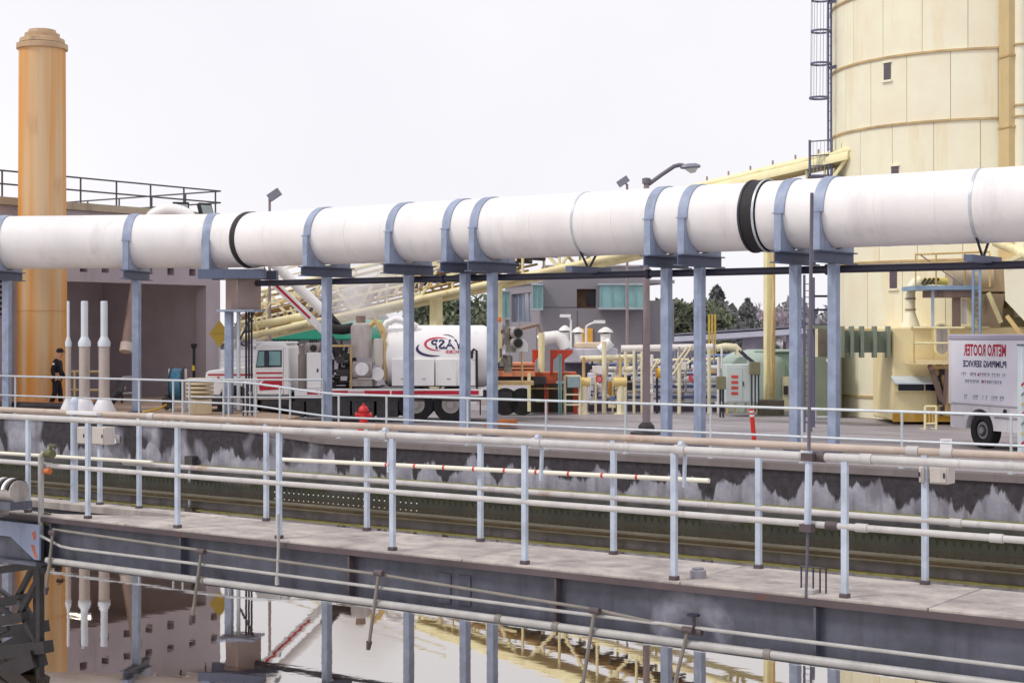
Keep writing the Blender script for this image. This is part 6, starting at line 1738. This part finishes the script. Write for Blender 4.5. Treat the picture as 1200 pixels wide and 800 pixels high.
# white blower house with capped vents
bh = T('blower_unit', 'white blower unit with three capped roof vents behind the manifold', 'blower unit', tuple(Q(690, 55, 0)))
bh.part('duct', MB().path([P(632, 400, 55), P(640, 396, 55), P(652, 394.5, 55), P(658, 398, 55), P(664, 408, 55)], 0.22, 14), truck_white)
bh.part('body', fbox(MB(), 660, 724, 408, 425, 55, 1.6), M('unit_white', (206, 204, 214), 0.5, var=0.12, dirt=0.2), bevel=0.05)
bh.part('body', fbox(MB(), 674, 708, 401, 408, 55.1, 1.2), M('unit_cream', (226, 206, 180), 0.5, var=0.15), bevel=0.05)
bh.part('sloping_duct', MB().cyl(P(703, 411, 54.9), P(716, 400, 54.9), 0.18, n=14), truck_white)
bh.part('stand', fbox(MB(), 662, 724, 425.2, 485, 55.6, 0.9), M('unit_dark', (96, 92, 106), 0.6, var=0.4, vscale=2))
for px, w_, y0 in ((662, 0.14, 399), (677.5, 0.14, 401), (709.5, 0.17, 401)):
    c = P(px, y0, 55.3); f = w_ / 0.14
    vt = bh.part('vent', MB().lathe([(w_, 0), (w_, 0.28), (w_ * 0.9, 0.29)], c, 14), truck_white)
    bh.part('vent_cap', MB().lathe([(w_ * 1.6, 0.34), (w_ * 1.3, 0.42), (w_ * 0.3, 0.52)], c, 14), truck_white, parent=vt)
    bh.part('vent_neck', MB().lathe([(w_ * 0.7, 0.28), (w_ * 0.7, 0.345)], c, 12), black_pt, parent=vt)
# cabinets and green tank
ec = T('electrical_cabinet', 'pale green cabinet with four red labels beside the green tank', 'cabinet', tuple(Q(870, 49.5, 0)))
ec.part('case', fbox(MB(), 851, 889, 427, 472, 49.3, 0.9), M('cabinet_pale', (200, 211, 208), 0.5, var=0.06), bevel=0.015)
for a, b_ in ((852, 870), (871.2, 879), (880.2, 888.5)): ec.part('door', fbox(MB(), a, b_, 430, 470, 49.28, 0.02), M('cabinet_pale', (200, 211, 208)), bevel=0.004)
for k in range(4): ec.part('label', fbox(MB(), 857, 865, 439.5 + 6.5 * k, 443 + 6.5 * k, 49.27, 0.01), M('label_red', (206, 76, 70), 0.5, bump=0))
ec.part('door_handle', fbox(MB(), 870.5, 871.6, 447, 452, 49.25, 0.03), black_pt)
for px in (851, 861, 873, 885): ec.part('leg', fbox(MB(), px, px + 2.5, 472, 484, 49.5, 0.1), yellow_dk)
jb = T('relay_box', 'small olive box with two conduits left of the pale green cabinet', 'control box', tuple(Q(845, 48.8, 0)))
jb.part('box', fbox(MB(), 840, 851, 441, 456, 48.8, 0.2), M('olive_box', (122, 118, 92), 0.6), bevel=0.01)
for px in (844, 847.5): jb.part('conduit', MB().cyl(Q(px, 48.9, 0), P(px, 456, 48.9), 0.03, n=8), dark_steel)
jb2 = T('breaker_box', 'dark olive box on conduits at the right of the pale green cabinet', 'control box', tuple(Q(884, 48.8, 0)))
jb2.part('box', fbox(MB(), 879, 891, 424, 439, 48.9, 0.25), M('olive_box', (122, 118, 92)), bevel=0.02)
for px in (881, 885, 889): jb2.part('conduit', MB().cyl(P(px, 439, 49.0), P(px, 482, 49.0), 0.025, n=8), dark_steel)
for k in range(2): jb2.part('cable', MB().path([P(866 + 3 * k, 411, 49.2), P(873 + 3 * k, 418, 49.1), P(881 + 3 * k, 424, 49.0)], 0.03, 8), dark_steel)
gtk = T('green_tank', 'pale green round-topped tank behind the yellow column', 'tank', tuple(Q(905, 52, 0)))
gcn = Q(884, 53, 0)
gtk.part('shell', MB().lathe([(1.1, 0), (1.1, 1.55), (1.0, 1.75), (0.7, 1.92), (0.2, 2.0)], gcn, 36), pale_green)
gtk.part('annex', fbox(MB(), 884, 936, 412, 478, 52.4, 1.8), M('annex_green', (148, 172, 156), 0.55, var=0.1), bevel=0.1)
gtk.part('annex_roof', fbox(MB(), 884, 937, 410, 413, 52.3, 2.0), pale_green, bevel=0.04)
gtk.part('manway', fbox(MB(), 917, 925, 441, 482, 52.2, 0.1), cream_p)
gtk.part('manway_panel', fbox(MB(), 918.5, 923.5, 452, 462, 52.15, 0.05), dark_mach)
gtk.part('overflow_pipe', MB().path([P(840, 408, 52), P(850, 406, 52), P(862, 407, 52), P(865, 410, 52), P(866, 416, 52)], 0.12, 12), cream_p)
gbx = T('green_shed', 'dull grey-green shed between the ladder and the silo', 'shed', tuple(Q(960, 48.5, 0)))
gbx.part('wall', fbox(MB(), 950, 986, 418, 492, 48.5, 2.0), green_pt)
gbx.part('upper_wall', fbox(MB(), 957, 986, 384, 418.5, 48.7, 1.6), M('shed_upper', (116, 110, 98), 0.6))
gbx.part('corner_post', fbox(MB(), 956, 958.5, 385, 418, 48.5, 0.1), cream_p)
gbx.part('tap', MB().cyl(P(970, 421, 48.45), P(972, 425, 48.4), 0.06, n=8), truck_white)
gbx.part('ground_pipe', MB().cyl(P(956, 489, 47.5), P(972, 489, 47.5), 0.05, n=8).cyl(P(956, 489, 47.5), P(955, 480, 47.5), 0.05, n=8), galv)

# ================================================================== background buildings, overpass, trees
OD = 92.0
ob_ = T('office_building', 'grey concrete office building with teal glass bays in the background', 'building', tuple(Q(700, OD, 0)))
oc_m = M('office_concrete', (138, 134, 139), 0.85, var=0.08, vscale=0.3, dirt=0.15, dirtcol=(126, 118, 126))
def wall_px(x0, x1, y0, D, holes, th=0.4, mat=oc_m):
    o = Q(x0, D, 0); W_ = (x1 - x0) * D / F; H_ = zz(y0, D)
    hs = []
    for a, b_, c, d in holes:
        hs.append(((a - x0) * D / F, (b_ - x0) * D / F, zz(d, D), zz(c, D)))
    return ob_.part('wall', MB().wall(o, ex, W_, H_, fw * th, hs), mat, smooth=False)
wall_px(636, 757.5, 312, OD, [(676, 698.5, 338.5, 361)], 0.8)
wall_px(757.5, 790, 352, OD + 1.0, [])
# left facade running away to the left
lw0, lw1 = Q(592, OD + 9, 0), Q(635.8, OD, 0)
axl = (lw1 - lw0).normalized(); WL = (lw1 - lw0).length; nl = Vector((axl.y, -axl.x, 0))
hl = zz(331, OD)
ob_.part('wall', MB().wall(lw0, axl, WL, hl, -nl * 0.5, [(WL * 0.18, WL * 0.72, hl - 2.2, hl - 0.5)]), oc_m, smooth=False)
for k in range(4):
    c = lw0 + axl * WL * (0.18 + 0.54 * (k + 0.5) / 4) - nl * 0.2
    wn = ob_.part('window', MB().obox(c + up_ * (hl - 1.35), (WL * 0.54 / 4 - 0.08, 0.06, 1.68), math.atan2(axl.y, axl.x)), M('office_glass', (96, 104, 124), 0.12, bump=0))
    ob_.part('mullion', MB().obox(c + axl * (WL * 0.54 / 8) + up_ * (hl - 1.35), (0.08, 0.14, 1.7), math.atan2(axl.y, axl.x)), M('mullion_grey', (170, 166, 172), 0.5), parent=wn)
for s in (0.12, 0.42, 0.85):
    ob_.part('panel_joint', MB().obox(lw0 + axl * WL * s + nl * 0.005 + up_ * (hl - 4.0), (0.06, 0.02, 3.4), math.atan2(axl.y, axl.x)), M('joint_dark', (92, 86, 94), 0.8))
ob_.part('roof', fbox(MB(), 636, 759, 310.5, 312.5, OD - 0.1, 12), M('office_roof', (166, 158, 162), 0.8))
ob_.part('roof', MB().prism([(0, 0), (WL, 0), (WL, 8), (0, 8)], lw0 + up_ * (hl + 0.004) + nl * 0.1, axl, -nl, up_ * 0.2), M('office_roof', (166, 158, 162)))
def bay(x0, x1, y0, y1, D, dep, nm='glass_bay', panes=4):
    bb = ob_.part(nm, fbox(MB(), x0, x1, y0, y1, D, dep), glass_teal)
    ob_.part('sill', fbox(MB(), x0 - 1.5, x1 + 0.5, y1, y1 + 2.6, D - 0.15, dep + 0.1), M('sill_pale', (164, 172, 178), 0.5), parent=bb)
    ob_.part('head', fbox(MB(), x0 - 1.5, x1 + 0.5, y0 - 2.2, y0, D - 0.15, dep + 0.1), M('sill_pale', (164, 172, 178)), parent=bb)
    for k in range(panes + 1):
        px = x0 + (x1 - x0) * k / panes
        ob_.part('glazing_bar', fbox(MB(), px - 0.5, px + 0.5, y0, y1, D - 0.06, 0.05), M('bar_teal', (130, 170, 170), 0.4), parent=bb)
bay(703.5, 757, 334, 360, OD - 1.5, 1.48); bay(624.5, 636, 334, 361, OD - 1.2, 1.6, 'corner_bay', 2); bay(586, 597, 342, 372, OD + 8, 1.5, 'corner_bay', 2)
ob_.part('recess_back', fbox(MB(), 675, 700, 338, 362, OD + 0.85, 0.05), M('recess_brown', (128, 96, 74), 0.7, var=0.2))
ob_.part('recess_window', fbox(MB(), 687, 698, 341, 358, OD + 0.80, 0.04), glass_dk)
ob_.part('yellow_panel', fbox(MB(), 677.5, 694.5, 384.5, 401, OD - 0.1, 0.08), M('panel_yellow', (226, 168, 66), 0.6))
for py in (359.5, ): ob_.part('panel_joint', fbox(MB(), 636.5, 676, py, py + 0.7, OD - 0.02, 0.03), M('joint_dark', (92, 86, 94)))
for px in (676, 753): ob_.part('panel_joint', fbox(MB(), px, px + 0.8, 364, 420, OD - 0.02, 0.03), M('joint_dark', (92, 86, 94)))
# green roofed shed behind the truck cab
gs = T('green_roof_shed', 'long shed with green metal roof and gridded windows behind the cab', 'building', tuple(Q(365, 74, 0)))
groof = M('green_roof', (40, 148, 122), 0.5, var=0.1)
gs.part('wall', fbox(MB(), 300, 445, 397, 452, 74, 5), M('shed_wall', (176, 170, 178), 0.7, var=0.08))
gs.part('roof', MB().prism([(-0.5, -0.05), (-0.5, 0.12), (3.0, 0.9), (3.0, 0.7)], Q(308, 74, zz(397, 74)), fw, up_, ex * 5.3), groof)
gs.part('canopy', fbox(MB(), 308, 445, 383, 397, 73.3, 0.4), groof)
for a, b_ in ((320, 335), (337, 350), (363, 372)):
    wn = gs.part('window', fbox(MB(), a, b_, 397.5, 411, 73.95, 0.04), glass_dk)
    for k in range(1, 4): gs.part('glazing_bar', fbox(MB(), a + (b_ - a) * k / 4 - 0.3, a + (b_ - a) * k / 4 + 0.3, 397.5, 411, 73.92, 0.03), M('bar_grey', (150, 146, 160), 0.5), parent=wn)
    for py in (402, 406.5): gs.part('glazing_bar', fbox(MB(), a, b_, py - 0.3, py + 0.3, 73.9, 0.02), M('bar_grey', (150, 146, 160)), parent=wn)
# overpass
ov_ = T('overpass', 'pale concrete overpass crossing the background before the trees', 'bridge', tuple(Q(860, 110, 0)))
a, b_ = P(792, 398, 112), P(960, 387.5, 104)
ov_.part('deck', MB().bar(a, b_, 3.0, 0.35), M('overpass_pale', (184, 186, 202), 0.7, var=0.08))
ov_.part('parapet', MB().bar(a + up_ * 0.32, b_ + up_ * 0.32, 3.1, 0.12), M('overpass_rail', (120, 118, 134), 0.7))
for px in (800, 885, 935):
    t_ = (px - 792) / 168; p = a.lerp(b_, t_)
    ov_.part('pier', MB().box(p.x - 0.5, p.x + 0.5, p.y - 0.5, p.y + 0.5, 0, p.z - 0.17), M('pier_grey', (168, 164, 178), 0.8))
for px in (832, 835, 838.5):
    ysn = None
yp = T('yellow_masts', 'three thin yellow posts standing close together before the fir', 'posts', tuple(Q(834, 100, 0)))
for px in (831, 834.5, 838): yp.part('post', MB().cyl(Q(px, 100, 0), P(px, 368, 100), 0.07, n=8), M('mast_yellow', (206, 176, 84), 0.6))
# parked cars under the overpass, far away
def car(px, D, col, lb):
    c = Q(px, D, 0); t = T('parked_car', lb, 'car', tuple(c), rotz=A, group='cars parked by the overpass', local=True)
    pm = M('car_' + col[0], col[1], 0.3, var=0.05, bump=0)
    t.part('body', MB().prism([(-2.1, 0.3), (-2.1, 0.75), (-1.3, 0.9), (-0.7, 1.4), (0.8, 1.4), (1.4, 0.92), (2.1, 0.8), (2.1, 0.3)], (0, -0.85, 0), (1, 0, 0), (0, 0, 1), (0, 1.7, 0)), pm, bevel=0.06)
    t.part('side_window', MB().prism([(-1.05, 0.95), (-0.62, 1.32), (0.74, 1.32), (1.15, 0.95)], (0, -0.87, 0), (1, 0, 0), (0, 0, 1), (0, 0.015, 0)), glass_dk)
    for x in (-1.3, 1.3):
        for y in (-0.8, 0.8): t.part('wheel', MB().cyl((x, y - 0.1, 0.32), (x, y + 0.1, 0.32), 0.32, n=18), tyre)
car(845, 84, ('blue', (86, 120, 170)), 'blue parked car under the overpass left of the yellow column')
car(872, 86, ('silver', (170, 172, 182)), 'silver parked car under the overpass beside the yellow column')
car(916, 83, ('white', (214, 212, 214)), 'white parked car right of the yellow column under the overpass')
# trees
leaf_dk = M('fir_needles', (124, 126, 126), 0.8, var=0.5, vscale=0.6, bump=0)
leaf_md = M('evergreen_leaves', (108, 116, 94), 0.8, var=0.5, vscale=0.5, bump=0)
bark = M('bark', (96, 84, 82), 0.9, var=0.2)
twig = M('bare_twigs', (176, 164, 172), 0.9, var=0.15, bump=0)
def leafcloud(pts, size, rng):
    m_ = MB()
    for p in pts:
        a = Vector((rng.gauss(0, 1), rng.gauss(0, 1), rng.gauss(0, 1))).normalized() * size * rng.uniform(0.6, 1.3)
        b = Vector((rng.gauss(0, 1), rng.gauss(0, 1), rng.gauss(0, 1))).normalized() * size * rng.uniform(0.4, 0.9)
        m_.add([p - a, p + b, p + a, p - b], [(0, 1, 2, 3)])
    return m_
def fir(px, ytop, D, rad, lb, seed):
    rng = random.Random(seed); base = Q(px, D, 0); H = zz(ytop, D)
    t = T('fir_tree', lb, 'tree', tuple(base), group='trees on the skyline')
    t.part('trunk', MB().cyl(base, base + up_ * H * 0.97, 0.3, 0.03, n=8), bark)
    pts = []
    for k in range(5200):
        s = rng.random() ** 0.7
        z = H * (0.15 + 0.85 * (1 - s) )
        lay = 0.75 + 0.25 * math.sin(z * 4.2 + rng.gauss(0, 0.5))
        r = rad * (s + 0.03) * lay * math.sqrt(rng.random())
        a = rng.random() * 2 * PI
        pts.append(base + Vector((r * math.cos(a), r * math.sin(a), z - r * 0.25)))
    t.part('crown', leafcloud(pts, 0.2 * rad / 3, rng), leaf_dk, smooth=False)
def broad(px, ytop, D, rad, lb, seed, mat=leaf_md, n_=6000):
    rng = random.Random(seed); base = Q(px, D, 0); H = zz(ytop, D)
    t = T('evergreen_tree', lb, 'tree', tuple(base), group='trees on the skyline')
    t.part('trunk', MB().cyl(base, base + up_ * H * 0.8, 0.35, 0.1, n=8), bark)
    cl = [(rng.uniform(-0.75, 0.75) * rad, rng.uniform(-0.6, 0.6) * rad, H * rng.uniform(0.3, 0.86), rad * rng.uniform(0.25, 0.5)) for _ in range(16)]
    cl.append((0, 0, H - rad * 0.35, rad * 0.35))
    pts = []
    for k in range(n_):
        c = rng.choice(cl); v = Vector((rng.gauss(0, 1), rng.gauss(0, 1), rng.gauss(0, 1))).normalized() * c[3] * rng.random() ** 0.4
        pts.append(base + ex * (c[0] + v.x) + fw * (c[1] + v.y) + up_ * min(H, c[2] + v.z * 0.8))
    t.part('crown', leafcloud(pts, 0.065 * rad, rng), mat, smooth=False)
def bare(px, ytop, D, lb, seed, spread=0.55):
    rng = random.Random(seed); base = Q(px, D, 0); H = zz(ytop, D)
    t = T('bare_tree', lb, 'tree', tuple(base), group='trees on the skyline')
    tm, bm2 = MB(), MB()
    def grow(p, d, L_, r, lvl):
        q = p + d * L_
        (tm if lvl == 0 else bm2).cyl(p, q, r, r * 0.65, n=6 if lvl < 2 else 3, caps=False)
        if lvl >= 6: return
        for k in range(3 if lvl < 5 else 2):
            nd = (d + Vector((rng.gauss(0, spread), rng.gauss(0, spread), abs(rng.gauss(0, 0.25))))).normalized()
            grow(p.lerp(q, rng.uniform(0.6, 1.0)), nd, L_ * rng.uniform(0.62, 0.8), max(0.035, r * 0.6), lvl + 1)
    grow(base, Vector((0, 0, 1)), H * 0.27, 0.25, 0)
    t.part('trunk', tm, bark); t.part('branches', bm2, twig)
fir(840, 335, 150, 4.8, 'tall dark fir tree above the overpass, the highest of the firs', 1)
fir(876, 350, 155, 3.8, 'smaller fir tree right of the tall fir', 2)
fir(858, 356, 158, 3.4, 'shortest fir tree between the two other firs', 12)
broad(803, 352, 140, 4.2, 'round dark evergreen beside the street lamp pole', 3)
broad(818, 362, 150, 3.2, 'low evergreen behind the two close supports right of the lamp', 13)
broad(528, 346, 120, 3.6, 'bushy evergreen above the truck tank', 4)
broad(507, 356, 122, 2.2, 'small evergreen left above the truck tank', 14)
bare(886, 337, 165, 'bare tree behind the small fir', 5)
bare(898, 338, 160, 'bare tree left of the yellow column', 6)
bare(920, 335, 160, 'bare tree right of the yellow column', 7)
bare(558, 344, 130, 'bare tree between the two close supports at the truck tail', 8)
bare(575, 350, 135, 'bare tree behind the tail of the truck', 18)
# distant wood that closes the horizon
rng = random.Random(21); pts = []
for k in range(9000):
    px = rng.uniform(-200, 1400); D = rng.uniform(230, 300); h = 4.5 + 2.5 * math.sin(px * 0.021) + 1.5 * math.sin(px * 0.09)
    pts.append(Q(px, D, max(0.2, h) * rng.random() ** 0.6))
solo('distant_wood', leafcloud(pts, 1.1, rng), M('distant_leaves', (140, 138, 142), 0.9, var=0.3, vscale=0.1, bump=0), 'distant low wood along the horizon', 'wood', tuple(Q(600, 260, 0)), kind='stuff', smooth=False)

# ------------------------------------------------------------------ steam drifting off the truck
def steam(px, py, D, sx, sy, sz, dens):
    c = P(px, py, D)
    m_ = MB(); pr = [(math.sin(PI * k / 12) or 0.001, -math.cos(PI * k / 12)) for k in range(13)]
    m_.lathe(pr, (0, 0, 0), 24)
    m_.v = [(c.x + ex.x * x * sx + fw.x * y * sy, c.y + ex.y * x * sx + fw.y * y * sy, c.z + z * sz) for x, y, z in m_.v]
    mat = bpy.data.materials.new('steam_volume'); mat.use_nodes = True
    t = mat.node_tree; t.nodes.clear(); L = t.links.new
    out = t.nodes.new('ShaderNodeOutputMaterial'); vol = t.nodes.new('ShaderNodeVolumePrincipled')
    vol.inputs['Color'].default_value = (0.98, 0.97, 0.96, 1); vol.inputs['Anisotropy'].default_value = 0.2
    tc = t.nodes.new('ShaderNodeTexCoord'); nz = t.nodes.new('ShaderNodeTexNoise'); nz.inputs['Scale'].default_value = 0.9; nz.inputs['Detail'].default_value = 4
    L(tc.outputs['Object'], nz.inputs['Vector'])
    sub = t.nodes.new('ShaderNodeMath'); sub.operation = 'SUBTRACT'; sub.inputs[1].default_value = 0.36; L(nz.outputs['Fac'], sub.inputs[0])
    ln = t.nodes.new('ShaderNodeVectorMath'); ln.operation = 'DISTANCE'; L(tc.outputs['Generated'], ln.inputs[0]); ln.inputs[1].default_value = (0.5, 0.5, 0.5)
    fo = t.nodes.new('ShaderNodeMapRange'); fo.inputs['From Min'].default_value = 0.5; fo.inputs['From Max'].default_value = 0.1; L(ln.outputs['Value'], fo.inputs['Value'])
    mu = t.nodes.new('ShaderNodeMath'); mu.operation = 'MULTIPLY'; L(sub.outputs[0], mu.inputs[0]); L(fo.outputs[0], mu.inputs[1])
    mu2 = t.nodes.new('ShaderNodeMath'); mu2.operation = 'MULTIPLY'; mu2.use_clamp = False; mu2.inputs[1].default_value = dens; L(mu.outputs[0], mu2.inputs[0])
    mx = t.nodes.new('ShaderNodeMath'); mx.operation = 'MAXIMUM'; mx.inputs[1].default_value = 0.0; L(mu2.outputs[0], mx.inputs[0])
    L(mx.outputs[0], vol.inputs['Density']); L(vol.outputs[0], out.inputs['Volume'])
    o = solo('steam', m_, mat, 'thin pale steam drifting above the pump of the truck', 'steam', tuple(c), kind='stuff')
steam(424, 342, 50.5, 2.2, 1.5, 1.5, 4.2)
